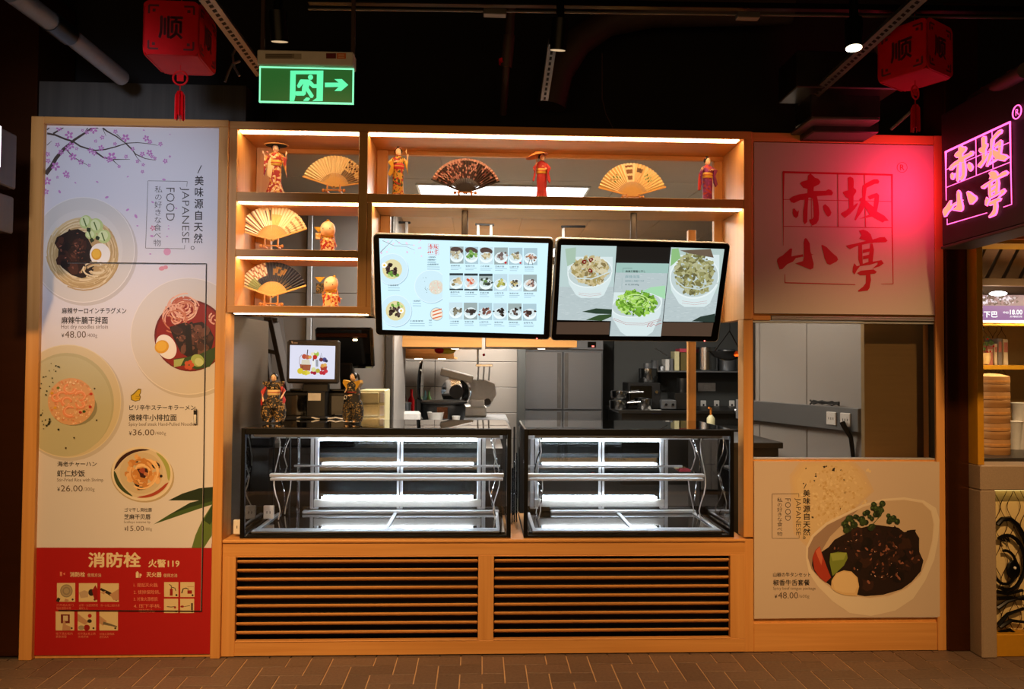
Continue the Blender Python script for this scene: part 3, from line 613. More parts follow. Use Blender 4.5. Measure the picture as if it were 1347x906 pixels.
# thumbs-up mark
P.base(4)
P.poly([(172,520),(176,517),(180,513),(182,511),(186,511.5),(185.5,517),(184,519),(185.5,522),(184,526.5),(178,528),(172.4,526)], '6a5a10'); P.poly([(173,520.6),(177,518),(181.5,513),(184.8,512.4),(184.4,516.8),(182.6,519.4),(184.4,522),(183,525.8),(178,527),(173.4,525.2)], 'd0b020')
for y in (521, 523.4): P.line([(178.5, y), (183.6, y+.3)], .6, '6a5a10')
P.build('printed_artwork', 'print', mp_)

# fire-hydrant notice underneath
fn = thing('fire_notice', 'red fire hydrant instruction notice with small photo squares at the foot of the left wall', 'notice', (.48, -.004, .0))
mat('red_board', 'a80a0e', .55, noise=.02)
board('backing_board', None, -.004, .016, .593, .022, .944, 'red_board', fn)
P = Print((0, yb, 0), NF); P.step = 1.2e-5
Wc = 'e0cfa8'; Pk = 'e08468'
P.text('消防栓', 115.8, 726, 185.5, 746.3, Wc, .035); P.text('火警119', 195, 735.3, 236.3, 746.2, Wc, .03)
P.text('消防栓', 92, 752, 112, 758.6, Wc, .02); P.text('使用方法', 115, 753.8, 133.2, 758.6, Wc, 0); P.text('灭火器', 192.6, 752.2, 212.6, 759, Wc, .02); P.text('使用方法', 215.2, 754.2, 233.3, 759, Wc, 0)
P.rect(79, 751.8, 81.8, 757.4, Pk); P.poly([(83, 754.6), (85.6, 752.6), (85.6, 756.4)], Pk); P.rect(178.8, 752.5, 182.6, 759.6, Wc); P.rect(179.8, 751.2, 181.6, 752.5, Wc); P.rect(183.6, 754, 184.8, 759.6, Wc); P.ell(185.5, 756, 1, 1.6, Wc, 0, 8)
for i, t in enumerate(('1. 提起灭火器;', '2. 拔掉保险销。', '3. 对准火源根部;', '4. 压下手柄,')): P.text(t, 176, 766.6+9.2*i, 208+3*(i % 2), 772+9.2*i, Pk, .008)
P.text('喷射灭火。', 183, 800.8, 203.4, 805.4, Pk, .008)
SQ = [(75, 766.6, 99, 791.2, 1), (103.8, 766.8, 128, 791.3, 2), (132.2, 767, 156.4, 791.4, 3), (73.3, 804, 97.8, 829, 4), (102.2, 804.2, 126.4, 829, 5), (130.8, 804.4, 155.2, 829, 6), (216, 765.4, 234.8, 784.8, 7), (237.2, 765.4, 256, 785, 8), (215.8, 787.2, 234.4, 806, 9), (237, 787.2, 255.4, 806, 10)]
SK, DK, RD = 'b8906c', '2a2018', '8f1410'
for x0, y0, x1, y1, k in SQ:
    P.base(2); P.rect(x0, y0, x1, y1, 'd6c394'); w, h = x1-x0, y1-y0; C = lambda a, b: (x0+a*w, y0+b*h)
    P.base(6); P.ell(*C(.86, .88), 1.4, None, DK, 0, 10)
    if k == 1:
        for r, c in ((8.2, '8a7c64'), (7, 'a89878'), (5.2, '8f8068'), (3.4, 'a89878')): P.ell(*C(.52, .42), r, r*1.05, c, 0, 20)
        P.line([C(.02, 1), C(.12, .8)], 4, DK); P.line([C(.5, 1), C(.55, .86)], 5, SK)
    elif k == 2: P.poly([C(0,.5),C(.3,.38),C(.5,.45),C(.5,.75),C(.1,.8)], 'b8a080'); P.ell(*C(.68, .5), 4, 4.5, DK); P.poly([C(.72,.4),C(.9,.1),C(1,.3),C(1,.9),C(.85,.9)], RD)
    elif k == 3: P.line([C(0,.3),C(.4,.5),C(.9,.8)], 3, DK, 5); P.poly([C(.5,.6),C(1,.3),C(1,.9),C(.7,.9)], SK); P.poly([C(0,.5),C(.3,.4),C(.2,.6)], SK)
    elif k == 4: P.rect(*C(.28,.15), *C(.76,.62), '6a1a14'); P.rect(*C(.4,.22), *C(.66,.5), 'cbbd98'); P.poly([C(.35,1),C(.4,.5),C(.5,.45),C(.55,.7),C(.8,.8),C(.8,1)], SK)
    elif k == 5: P.poly([C(0,.1),C(.4,.4),C(.62,.55),C(.4,.7),C(0,.5)], SK); P.ell(*C(.66, .22), 2.6, None, 'a81814'); P.ell(*C(.65, .5), 3, 2.4, DK); P.ell(*C(.5, .85), 4, 4, RD); P.ell(*C(.2, .85), 4, 3, '9a9074')
    elif k == 6: P.poly([C(0,.2),C(.4,.5),C(.2,.75),C(0,.6)], SK); P.line([C(.2,.6),C(.6,.7),C(.95,.8)], 4, '6c6450', 1.6)
    elif k == 7: P.rect(*C(.4,.45), *C(.6,.92), RD); P.line([C(.5,.45),C(.5,.25),C(.35,.15)], 1, DK); P.line([C(.55,.35),C(.75,.4),C(.82,.6)], 1, DK)
    elif k == 8: P.rect(*C(.5,.55), *C(.82,.78), RD); P.line([C(.1,.75),C(.2,.45),C(.4,.4),C(.6,.5)], 1.6, DK, 1); P.line([C(.5,.3),C(.95,.3)], .8, SK)
    elif k == 9: P.line([C(.2,.55),C(.5,.58),C(.8,.55)], 1, DK); P.rect(*C(.7,.55), *C(.85,.68), RD)
    else: P.ell(*C(.15, .55), 2.4, 1.4, RD); P.line([C(.3,.55),C(.7,.48)], .7, DK); P.line([C(.85,.3),C(.85,.8)], 2.2, DK)
for i, (x, y, w, t) in enumerate(((74.5,794,23,'打开消火栓门,'),(104,794.2,25,'水带一头接消防栓'),(132.5,794.4,25,'另一头接上消防水枪'),(73.6,831.4,22,'按下消火栓内'),(102.6,831.6,23,'打开消火栓上的'),(131,831.8,20,'对准火源根部,'))): P.text(t, x, y, x+w, y+3.4, Pk, 0)
for x, y, w, t in ((74.5,798.2,19,'取出消防水带'),(104,798.4,12,'接口上'),(73.6,835.4,14,'紧急按钮'),(102.6,835.6,14,'水阀开关'),(131,835.8,12,'进行灭火')): P.text(t, x, y, x+w, y+3.2, Pk, 0)
P.build('printed_artwork', 'print', fn)
# cabinet door cut into the two boards: dark seam with a bright lip, and its pull
hd = thing('cabinet_door', 'thin seam and small steel pull of a door cut into the left poster wall', 'door', (.9, -.006, .24))
def seam(a, b, w=1.3, side=(0, 1)):
    A, Bp = U(*a, 0), U(*b, 0); t = (Bp-A).normalized(); nn = Vector((t.z, 0, -t.x))*.0022
    MB().add([A-nn+Vector((0, -.009, 0)), Bp-nn+Vector((0, -.009, 0)), Bp+nn+Vector((0, -.009, 0)), A+nn+Vector((0, -.009, 0)), A-nn+Vector((0, -.0092, 0)), Bp-nn+Vector((0, -.0092, 0)), Bp+nn+Vector((0, -.0092, 0)), A+nn+Vector((0, -.0092, 0))], [(0, 1, 2, 3), (4, 7, 6, 5), (0, 4, 5, 1), (2, 6, 7, 3)]).build('seam', 'black_plastic', hd)
    MB().add([A+nn*1.05+Vector((0, -.0085, 0)), Bp+nn*1.05+Vector((0, -.0085, 0)), Bp+nn*1.8+Vector((0, -.011, 0)), A+nn*1.8+Vector((0, -.011, 0))], [(0, 1, 2, 3)]).build('metal_lip', 'aluminium', hd)
seam((90, 345.5), (272.5, 347)); seam((272.5, 347), (267.5, 720)); seam((267.5, 720), (265.8, 803)); seam((265.8, 803), (78, 802))
a = U(258, 537.5); b = U(258.5, 557)
xbox('pull', 'chrome', a.x-.006, a.x+.012, -.022, -.009, b.z, a.z, hd, .003); xbox('pull_cap', 'black_plastic', a.x-.005, a.x+.011, -.024, -.021, a.z-.03, a.z-.006, hd, .001)

# ================================================================ LOGO PANEL (upper right)
lp = thing('logo_panel', 'white square sign panel with four red brush characters, glowing pink from the neon', 'sign', (4.36, -.002, 1.84))
mat('logo_board', 'c4beb6', .65, noise=.01)
MB().bbox(3.856, 4.874, -.002, .02, 1.845, 2.794, .001).build('backing_board', 'logo_board', lp)
P = Print((0, -.0025, 0), NF)
R_ = 'b0141c'
for L in LOGO: P.poly(L, R_)
for pts, a, b in LINES: P.line(pts, a, R_, b)
def regmark(P, x, y, r, col, w=.55):
    P.line([(x+r*math.cos(k*PI/12), y+r*math.sin(k*PI/12)) for k in range(25)], w, col); P.text('R', x-r*.42, y-r*.55, x+r*.46, y+r*.55, col, .0)
regmark(P, 1186.6, 220.2, 6.6, R_)
P.build('printed_logo', 'print', lp)

# ================================================================ BEEF POSTER (lower right)
bp_ = thing('beef_bowl_poster', 'square beige poster of a white bowl of dark beef under the right window', 'poster', (4.37, -.002, .18))
x0, z0 = 3.856, .182
MB().bbox(3.856, 4.892, -.004, .012, .182, 1.033, .001).build('backing_board', 'poster_board', bp_)
clip = [(992, 606.8), (1235.6, 607.2), (1236.4, 810.6), (992, 813.6)]
P = Print((0, -.0045, 0), NF, clip); P.step = 1.2e-5
P.poly(clip, 'ccb9a4')
def RX(*a): return [(975+x/3.9407, 600+y/3.939) for x, y in a]
def BX(*a): return [(1050+x/5.0316, 640+y/5.0333) for x, y in a]
for k, c in enumerate(('cfb693', 'd2b78d', 'd4ba8c', 'd6bd90')):
    f = 1-k*.06; cx, cy = 1093, 655; P.poly([(cx+(x-cx)*f, cy+(y-cy)*f) for x, y in RX((250,100),(310,20),(560,0),(640,80),(690,180),(560,300),(420,380),(350,480),(270,400))], c)
for i in range(420):
    if i % 40 == 0: P.base(8)
    x, y = random.gauss(1098, 22), random.gauss(652, 26)
    if 1052 < x < 1146 and 612 < y < 705: P.blob(x, y, random.uniform(1, 2.6), random.choice(('dcc598', 'd0b480', 'd8c090', 'c8a870', 'e0ca9e')), .3, 6, .7, random.uniform(0, 3))
P.base(52)
for x, y, r in ((1084,614,1.6),(1087,613,1),(1096,618,2),(1097,616,1),(1073,626,1.5),(1073,623,1),(1071,632,1.2),(1057,636,1),(1060,616,1),(1110,631,1),(1106,618,1)): P.blob(x, y, r, '241c12', .5, 7)
# bowl
P.poly(BX((50,470),(52,400),(90,320),(180,240),(290,185),(420,120),(560,80),(700,70),(830,90),(910,140),(935,220),(925,350),(900,480),(840,620),(760,740),(640,820),(480,855),(340,835),(230,760),(130,660),(70,570)), 'ded0b8')
P.poly(BX((60,470),(62,405),(100,330),(190,250),(300,195),(430,130),(570,92),(700,84),(820,104),(880,160),(895,250),(885,360),(860,470),(810,580),(720,670),(600,720),(470,735),(340,720),(230,680),(140,610),(85,545)), 'c6b094')
P.poly(BX((60,470),(62,405),(100,330),(190,250),(300,195),(400,150),(300,240),(210,330),(150,430),(110,520),(130,600),(85,545)), '9c8370')
P.line(BX((60,470),(62,405),(100,330),(190,250),(300,195),(430,130),(570,92),(700,84),(820,104),(880,160),(900,250),(888,360),(860,470),(810,585),(720,672),(600,724),(470,738),(340,722),(230,683),(140,612),(85,547),(60,470)), 1.3, 'dccab0')
P.poly(BX((90,520),(95,470),(200,400),(320,330),(360,290),(500,250),(660,270),(700,300),(770,290),(800,340),(800,430),(828,490),(810,560),(750,630),(680,680),(560,715),(440,725),(330,705),(230,665),(150,610),(105,560)), '1c0f0a')
beef(P, BX((200,400),(240,350),(350,290),(500,250),(660,270),(700,300),(770,290),(800,340),(800,430),(828,490),(800,560),(700,660),(560,710),(430,700),(330,560),(220,460)), 170, 10, ('140a07', '1c0f0a', '2a1610', '241210', '341c12'))
for i in range(26):
    q = BX((random.uniform(220, 700), random.uniform(320, 600)))[0]; P.blob(q[0], q[1], random.uniform(.6, 1.8), random.choice(('a07868', 'c8a898', '6a4438')), .4, 6, .4, random.uniform(0, 3))
P.poly(BX((92,470),(110,420),(140,392),(165,470),(195,550),(215,600),(180,632),(140,600),(105,550)), 'a83a24'); P.poly(BX((112,425),(140,395),(160,470),(150,520)), 'cc6a4c')
P.poly(BX((210,440),(260,430),(318,435),(325,470),(300,520),(225,590),(205,500)), '7a8a34'); P.poly(BX((210,440),(318,435),(300,480),(225,490)), '95a44c')
P.poly(BX((218,620),(250,570),(300,552),(350,560),(390,600),(400,660),(385,722),(310,718),(250,698),(215,668)), 'd8b884'); P.poly(BX((225,622),(255,577),(300,560),(345,568),(382,605),(390,655),(370,700),(300,700),(240,680)), 'e0c492')
for i in range(60):
    x, y = random.choice(((300,240),(330,200),(380,195),(360,240),(430,230),(450,170),(505,130),(520,170),(570,105),(490,260),(600,225),(640,215),(410,220),(540,150),(470,210),(580,200),(300,260),(325,275)))
    q = BX((x+random.uniform(-16, 16), y+random.uniform(-16, 16)))[0]; P.ell(q[0], q[1], random.uniform(2.6, 4.6), None, random.choice(('26361a', '1c2a12', '33461f')), 0, 10)
    P.ell(q[0]-1, q[1]-1, 1.3, None, random.choice(('4c6432', '3e552a')), 0, 8)
P.line(BX((470,270),(540,190),(560,110)), 1, '4a5a30', 1)
P.base(62)
jx = lambda x, y: (1016.2+(x-191.6)*.694, 648.9+(y-237.8)*.664)
P.line([(1060.6, 635.8), (1057.4, 642.4)], 1, K)
for i, ch in enumerate('美味源自天然'): P.vchars(ch, 1056, 643.9+10.2*i, 1066, 653.8+10.2*i, K, .02)
P.ell(1057.6, 707, 1.8, None, K); P.ell(1057.6, 707, 1.1, None, 'ccb68e')
P.text('JAPANESE', 1045, 655, 1053.4, 703.5, '4a4038', -.008, 90); P.text('FOOD', 1032.6, 655.4, 1040, 684.8, '4a4038', -.008, 90)
for i, ch in enumerate('私の好きな食べ物'): P.vchars(ch, 1021.8, 654.2+6.4*i, 1029.4, 660.8+6.4*i, '37302c', -.006)
for a, b in (((1015.6,649.6),(1050.6,649.2)),((1050.6,649.2),(1050.6,654)),((1015.6,649.6),(1015.6,707.8)),((1015.6,707.8),(1051,707.8)),((1051,707.8),(1051,703.8))): P.line([a, b], .55, '5a4a3c')
menu(P, (('山椒の牛タンセット',1016.8,752.6,1066.4,758.6,K,.02),('椒香牛舌套餐',1016.8,762,1065.2,770,K,.022),('Spicy beef tongue package',1016.8,771.6,1073,776.6,K9,0),('¥',1018.8,781.6,1022.4,786.6,K,.01),('48.00',1023.4,778.6,1049.8,787,K9,.004),('/600g',1050.4,781.8,1064.6,787.4,K9,-.005)))
P.build('printed_artwork', 'print', bp_)

# ================================================================ DISPLAY CASES
def tube_light(name, x0, x1, y, z, r, par, m='led_cool'): return MB().tube([(x0, y, z), (x1, y, z)], r, 8).build(name, m, par)
def case(label, x0, x1, open_right):
    zb, zt, y0, y1 = .6175, 1.204, .012, .64; f = .022
    t = thing('display_case', label, 'display case', ((x0+x1)/2, .3, zb), 'refrigerated display cases')
    for a, b in ((x0, x0+f), (x1-f, x1)): xbox('front_post', 'black_paint', a, b, y0, y0+.022, zb, zt, t)
    xbox('top_frame', 'black_paint', x0+f, x1-f, y0, y0+.022, zt-.034, zt, t); xbox('bottom_frame', 'black_paint', x0+f, x1-f, y0, y0+.022, zb, zb+.012, t)
    for a, b in ((x0, x0+.012), (x1-.012, x1)):
        xbox('rear_post', 'black_paint', a, b, y1-.02, y1, zb, zt, t); xbox('side_rail', 'black_paint', a, b, y0+.022, y1, zt-.014, zt, t); xbox('side_rail', 'iron', a, b, y0+.022, y1, zb, zb+.012, t)
        MB().box(a+.003, b-.003, y0+.022, y1-.02, zb+.012, zt-.014).build('side_glass', 'clear_glass', t)
    MB().box(x0+f, x1-f, y0+.008, y0+.014, zb+.012, zt-.034).build('front_glass', 'clear_glass', t)
    MB().bbox(x0+.01, x1-.01, y0+.02, y1+.02, zt-.006, zt+.002, .001).build('top_glass', 'top_glass', t)
    xbox('rear_top_rail', 'aluminium', x0+.03, x1-.03, y1-.03, y1, zt-.112, zt-.086, t)
    xs = [x0+.26, (x0+x1)/2+.06, x1-.16] if not open_right else [x0+.10, x0+.52, x1-.24]
    for i, x in enumerate(xs):
        w = .026 if i != 1 else .018; xbox('mullion', 'aluminium', x-w, x+w, y1-.02, y1, zb+.04, zt-.086, t, .004)
        xbox('mullion_groove', 'iron', x-.003, x+.003, y1-.022, y1-.02, zb+.05, zt-.05, t, .001)
    for i in range(2): MB().box(xs[i]+.02, xs[i+1]-.016, y1-.008, y1-.003, zb+.10, zt-.045).build('sliding_door', 'door_glass', t)
    xbox('door_sill', 'white_plastic', xs[0], xs[2], y1-.028, y1, zb+.055, zb+.10, t)
    MB().box(x0+.012, x1-.012, y1-.004, y1+.0, zb+.0, zb+.055).build('rear_kick', 'black_gloss', t)
    # deck: dark mirror bottom framed in bright metal
    MB().bbox(x0+.03, x1-.03, y0+.05, y1-.03, zb+.012, zb+.02, .002).build('deck', 'black_gloss', t)
    xbox('deck_front_bar', 'aluminium', x0+.05, x1-.06, y0+.03, y0+.10, zb+.02, zb+.034, t, .004); xbox('deck_rear_bar', 'aluminium', x0+.20, x1-.05, y1-.07, y1-.032, zb+.02, zb+.04, t, .004)
    for a in (x0+.05, (x0+x1)/2+.03, x1-.075): xbox('deck_side_bar', 'aluminium', a, a+.02, y0+.10, y1-.07, zb+.02, zb+.03, t, .003)
    # hanging glass shelf with lit edge
    zs = .925; a, b = (x0+.12, x1-.035) if not open_right else (x0+.02, x1-.13)
    MB().box(a, b, .16, .56, zs, zs+.006).build('glass_shelf', 'clear_glass', t)
    MB().bbox(a, b, .13, .165, zs+.001, zs+.020, .003).build('shelf_front_bar', 'aluminium', t); MB().bbox(a+.005, b-.005, .125, .16, zs-.018, zs-.002, .003).build('shelf_lower_bar', 'aluminium', t)
    tube_light('shelf_led', a+.03, b-.03, .175, zs-.01, .006, t); MB().bbox(a+.03, b-.01, .555, .57, zs+.0, zs+.012, .002).build('shelf_rear_bar', 'aluminium', t)
    for q in (a+.02, b-.03, (a+b)/2): MB().bbox(q, q+.012, .165, .60, zs-.014, zs-.002, .002).build('shelf_bracket', 'aluminium', t)
    tube_light('rear_glow_tube', xs[0]+.03, xs[2]-.03, y1-.045, zt-.12, .004, t); tube_light('top_led', x0+.08, x1-.08, .055, zt-.042, .007, t); xbox('led_housing', 'stainless', x0+.06, x1-.06, .036, .05, zt-.05, zt-.035, t)  # the rear tube is added to give the top rail its bright line
    tube_light('rear_glow_tube', xs[0]+.05, xs[2]-.05, y1-.035, zb+.32, .006, t); tube_light('rear_glow_tube', xs[0]+.05, xs[2]-.05, y1-.035, zb+.115, .005, t)  # added glowing tubes standing in for shelf lights reflected in the doors
    for q in ([x0+.07, x0+.22] if not open_right else [x0+.10]):
        MB().bbox(q-.03, q+.03, .09, .13, zt-.05, zt-.024, .004).build('thermostat', 'black_plastic', t); MB().bbox(q-.012, q+.008, .0885, .09, zt-.044, zt-.034, .0005).build('digit_display', 'led_blue', t)
    # cables looped down the sides
    for sgn, xx in ((1, x0+.10), (-1, x1-.07)):
        for q in range(3):
            MB().tube([(xx+sgn*(.012*q+.02*math.sin(k*.9+q)), .36+.08*q+.02*math.cos(k*1.3), zt-.06-.05*k) for k in range(11)], .0035, 6).build('cable', 'chrome' if q == 1 else 'white_plastic', t, True)
    MB().tube([(xs[0]-.09, y1-.05, zb+.02), (xs[0]-.09, y1-.05, zt-.03)], .011, 8).build('support_tube', 'chrome', t, True)
    MB().tube([(xs[0]-.13, y1-.10, zb+.02), (xs[0]-.13, y1-.10, zt-.03)], .006, 8).build('support_tube', 'iron', t, True)
    return t
case('wider left glass display case with black frame, empty shelves and white light strips', 1.078, 2.524, False)
case('narrower right glass display case with black frame, empty and lit white inside', 2.594, 3.748, True)
gp = thing('service_pipe', 'bundle of bright pipes standing in the narrow gap between the two display cases', 'pipe', (2.56, .4, .62))
for i in range(3): MB().tube([(2.545+.014*i, .35+.03*i, .618), (2.545+.014*i, .35+.03*i, .95+.04*i)], .005, 8).build('pipe', 'chrome', gp, True)
for i, x in enumerate((1.035, 1.11)):
    s_ = thing('floor_socket', ('white double socket leaning on the sill left of the left display case' if i == 0 else 'white socket box inside the lower left corner of the left display case'), 'socket', (x, .1, .62))
    y = .04 if i == 0 else .34; z = .635+.02*i
    xbox('plate', 'white_plastic', x, x+.058, y, y+.02, z, z+.075, s_)
    for q in (.018, .036): xbox('slot', 'black_plastic', x+q, x+q+.004, y-.0008, y, z+.03, z+.045, s_, .0003)

# ================================================================ MENU SCREENS
def screen(label, loc, eul, w, h, matname):
    a, b, c = (math.radians(v) for v in eul); M = Matrix.Translation(loc) @ Matrix.Rotation(a, 4, 'Z') @ Matrix.Rotation(b, 4, 'X') @ Matrix.Rotation(c, 4, 'Y')
    t = thing('menu_screen', label, 'screen', M @ Vector((0, .03, 0)), 'menu screens under the shelf')
    r = .022
    def rr(w, h, r): return [(sx*(w/2-r)+r*math.cos(t_), sz*(h/2-r)+r*math.sin(t_)) for sx, sz, a0 in ((1, 1, 0), (-1, 1, 90), (-1, -1, 180), (1, -1, 270)) for t_ in [math.radians(a0+15*k) for k in range(7)]]
    MB().prism(rr(w, h, r), 0.002, .05, M).build('housing', 'aluminium', t); MB().prism(rr(w-.008, h-.008, r), -.003, .004, M).build('bezel', 'black_gloss', t)
    MB().prism(rr(w*.6, h*.5, r), .05, .08, M).build('rear_box', 'black_plastic', t)
    top = M @ Vector((0, .065, .1)); MB().tube([top, (top.x, top.y+.04, 2.0), (top.x, .17, 2.2), (top.x, .17, 2.422)], .019, 10).build('hanging_pole', 'dark_pole', t)
    n = (M.to_3x3() @ Vector((0, -1, 0))); P0 = M @ Vector((0, -.0035, 0))
    return t, M, P0, n
mat('dark_pole', '4a413a', .4, .5)
ta, MA, PA, NA = screen('left menu screen showing white menu page with many small food photos', (2.255, .005, 1.97), (-3.06, 16.7, 1.19), .965, .56, 'screen_a')
P = Print(PA, NA); P.step = 8e-6
P.poly([(498.7, 313.5), (721.3, 319.9), (715.1, 439.4), (503.2, 433.6)], 'cdeefa')
P.clip = [(498.7, 313.5), (721.3, 319.9), (715.1, 439.4), (503.2, 433.6)]
def SX(*a): return [(480+x/5.181, 300+y/5.181) for x, y in a]
for pts, w in ((SX((105,165),(150,120),(190,80)),.9),(SX((120,85),(200,120),(280,125),(340,150)),.6),(SX((205,80),(250,110),(330,115)),.4)): P.line(pts, w, '8a7a80', .3)
for i in range(26): P.ell(480+random.uniform(110, 400)/5.18, 300+random.uniform(80, 230)/5.18*(.9), random.uniform(.4, 1.5), None, random.choice(('e0c0dc', 'ecd4e6')), 0, 6)
def dish(cx, cy, r, kind):
    P.ell(cx+.8, cy+1, r, None, 'a9c8d6', 0, 24); P.ell(cx, cy, r, None, 'dcf1fa', 0, 24); P.ell(cx, cy, r*.96, None, 'c9e6f1', 0, 24); q = r*.62
    if kind == 'rice':
        P.ell(cx+.3*r, cy+.05*r, q*.7, None, 'd8d4c4', 0, 16)
        for i in range(40): a, t = random.uniform(0, 6.28), q*.6*math.sqrt(random.random()); P.blob(cx+.3*r+t*math.cos(a), cy+.05*r+t*math.sin(a), .8, random.choice(('f4ece0', 'e0c8b8', 'e8b8a8')), .3, 5)
        for i in range(14): P.ell(cx-.3*r+random.gauss(0, 2), cy+random.uniform(-.6, .6)*r, .4, None, '30403a', 0, 5)
    else:
        P.ell(cx, cy, q, None, 'dcd2a0', 0, 18)
        for i in range(26): P.blob(cx+random.uniform(-.4, .3)*q*1.3, cy+random.uniform(-.5, .6)*q, random.uniform(1, 2.8), random.choice(('2a1c18', '3c2c28', '5a4a42')), .3, 7)
        for i in range(6): P.blob(cx+random.uniform(-.4, .6)*q, cy-(random.uniform(.3, .8) if kind == 'b' else -random.uniform(.3, .8))*q, 2, random.choice(('b8d080', '6c9a40')), .3, 7)
        e = (cx+.55*q, cy) if kind == 'b' else (cx-.8*q, cy-.4*q); P.ell(*e, 3.4, None, 'ffffff', 0, 12); P.ell(*e, 1.6, None, 'e8c040', 0, 10)
dish(516, 354, 21, 'a'); dish(520.5, 408.5, 21, 'b'); dish(567, 376.5, 22, 'rice')
P.rect(582.3, 350, 590, 400, 'cdeefa')
P.ell(574.5, 413, 8.8, None, '9ab4c0', 0, 20); P.ell(574.5, 413, 8, None, 'e8dcc8', 0, 20)
for k in range(5): P.line([(569, 410+k*2.2), (581, 406+k*2.4)], 1.4, ('d86030', 'f0e8d8')[k % 2])
P.rect(582.6, 400, 592, 424, 'cdeefa')
def mini_logo(P, x0, y0, k, col):
    for L in LOGO: P.poly([(x0+(x-1030)*k, y0+(y-227)*k) for x, y in L], col)
    for pts, a, b in LINES: P.line([(x0+(x-1030)*k, y0+(y-227)*k) for x, y in pts], max(.25, a*k*.6), col)
mini_logo(P, 563.2, 320.8, .096, 'd04038')
for x0, y0, n_, w in ((563, 337, 1, 10), (562, 340.5, 1, 10), (562, 346.4, 1, 15), (510.5, 374, 1, 14), (543, 394.5, 1, 10), (539, 420.8, 1, 18), (564, 420, 1, 4)):
    P.text('小面套餐饭', x0, y0, x0+w, y0+2.2, '4c6068', .01)
    for j in range(2): P.line([(x0, y0+4.4+3*j), (x0+w*1.1, y0+4.6+3*j)], .7, '8fb0be')
FOOD = [('b0a890', 'c8c0a0', '8a8470'), ('6a9a4c', '8ab060', '4a7a34'), ('b8a888', 'a89870', 'd0c8a8'), ('6c5c58', '8c7c74', 'a89890'), ('c8b898', 'a8a078', '6a6458'), ('b87a50', '8a6a58', 'd0b0a0'),
        ('c8b48c', '8a7c58', 'd8c8a8'), ('d86a48', 'c85030', 'e0c0b0'), ('384038', '6a8a50', '505850'), ('a8a850', 'c0bc70', '808840'), ('2a2a30', '484038', 'c8b880'), ('5c4844', '8a6a60', 'd8c0b0'),
        ('6c6858', '8a8470', '48443c'), ('38302c', '504844', '2a2422'), ('6c4840', '8a5c50', '3c2c28'), ('3a3430', '5a504a', '28221e'), ('4a3c38', '2a2422', '6a5850'), ('4c3834', '6a4840', '342824')]
for r in range(3):
    for c in range(6):
        u = c; x0 = 592+19.4*u-.6*r; y0 = (324.2, 359, 397.3)[r]+.36*u; x1, y1 = x0+17.8, y0+22.4; F_ = FOOD[r*6+c]
        P.rect(x0, y0, x1, y1, random.choice(('b9d4de', 'a8c4ce', 'c4dce4')) if (r+c) % 3 else '98a8a8')
        cx, cy = (x0+x1)/2, (y0+y1)/2
        if r == 0 and c < 3: P.ell(cx, y0+5, 8.4, 4.6, '54443e', 10, 16)
        if r == 1 and c < 3: P.rect(x0, y0, x1, y0+3, '303c40'); P.rect(x0, y1-2, x1, y1, '303c40')
        P.ell(cx, cy+2.4, 8.6, 7.2, 'e6f4f8', -6, 18); P.ell(cx, cy+1, 7.8, 5.2, 'cfdfe2', -6, 18)
        for i in range(18): P.blob(cx+random.gauss(0, 3), cy+random.gauss(0, 2.4), random.uniform(1, 2.4), random.choice(F_), .35, 6)
        if r == 0 and c == 5:
            for k in (-3, 3): P.line([(cx+k*.4, cy+4), (cx+k, y1)], .6, '303030')
        if c in (3, 4) and r == 0: P.blob(x1-3, y1-2.4, 1.4, 'c02028')
        P.text(('麻辣拌面', '香菜牛肉', '小炒套餐', '芝麻贝唇', '山椒牛舌', '海老炒饭')[(c+r) % 6], x0+1, y1+1.6, x0+13, y1+3.8, '4a5c64', .01)
        for j in range(2): P.line([(x0+1, y1+5.4+2.2*j), (x0+random.uniform(10, 17), y1+5.5+2.2*j)], .6, '90aebc')
P.clip = None
P.build('picture', 'screen_a', ta)
q = on_plane(706.2, 445.2, PA, NA); MB().ball(q+NA*.001, .004).build('power_light', 'dot_red', ta)

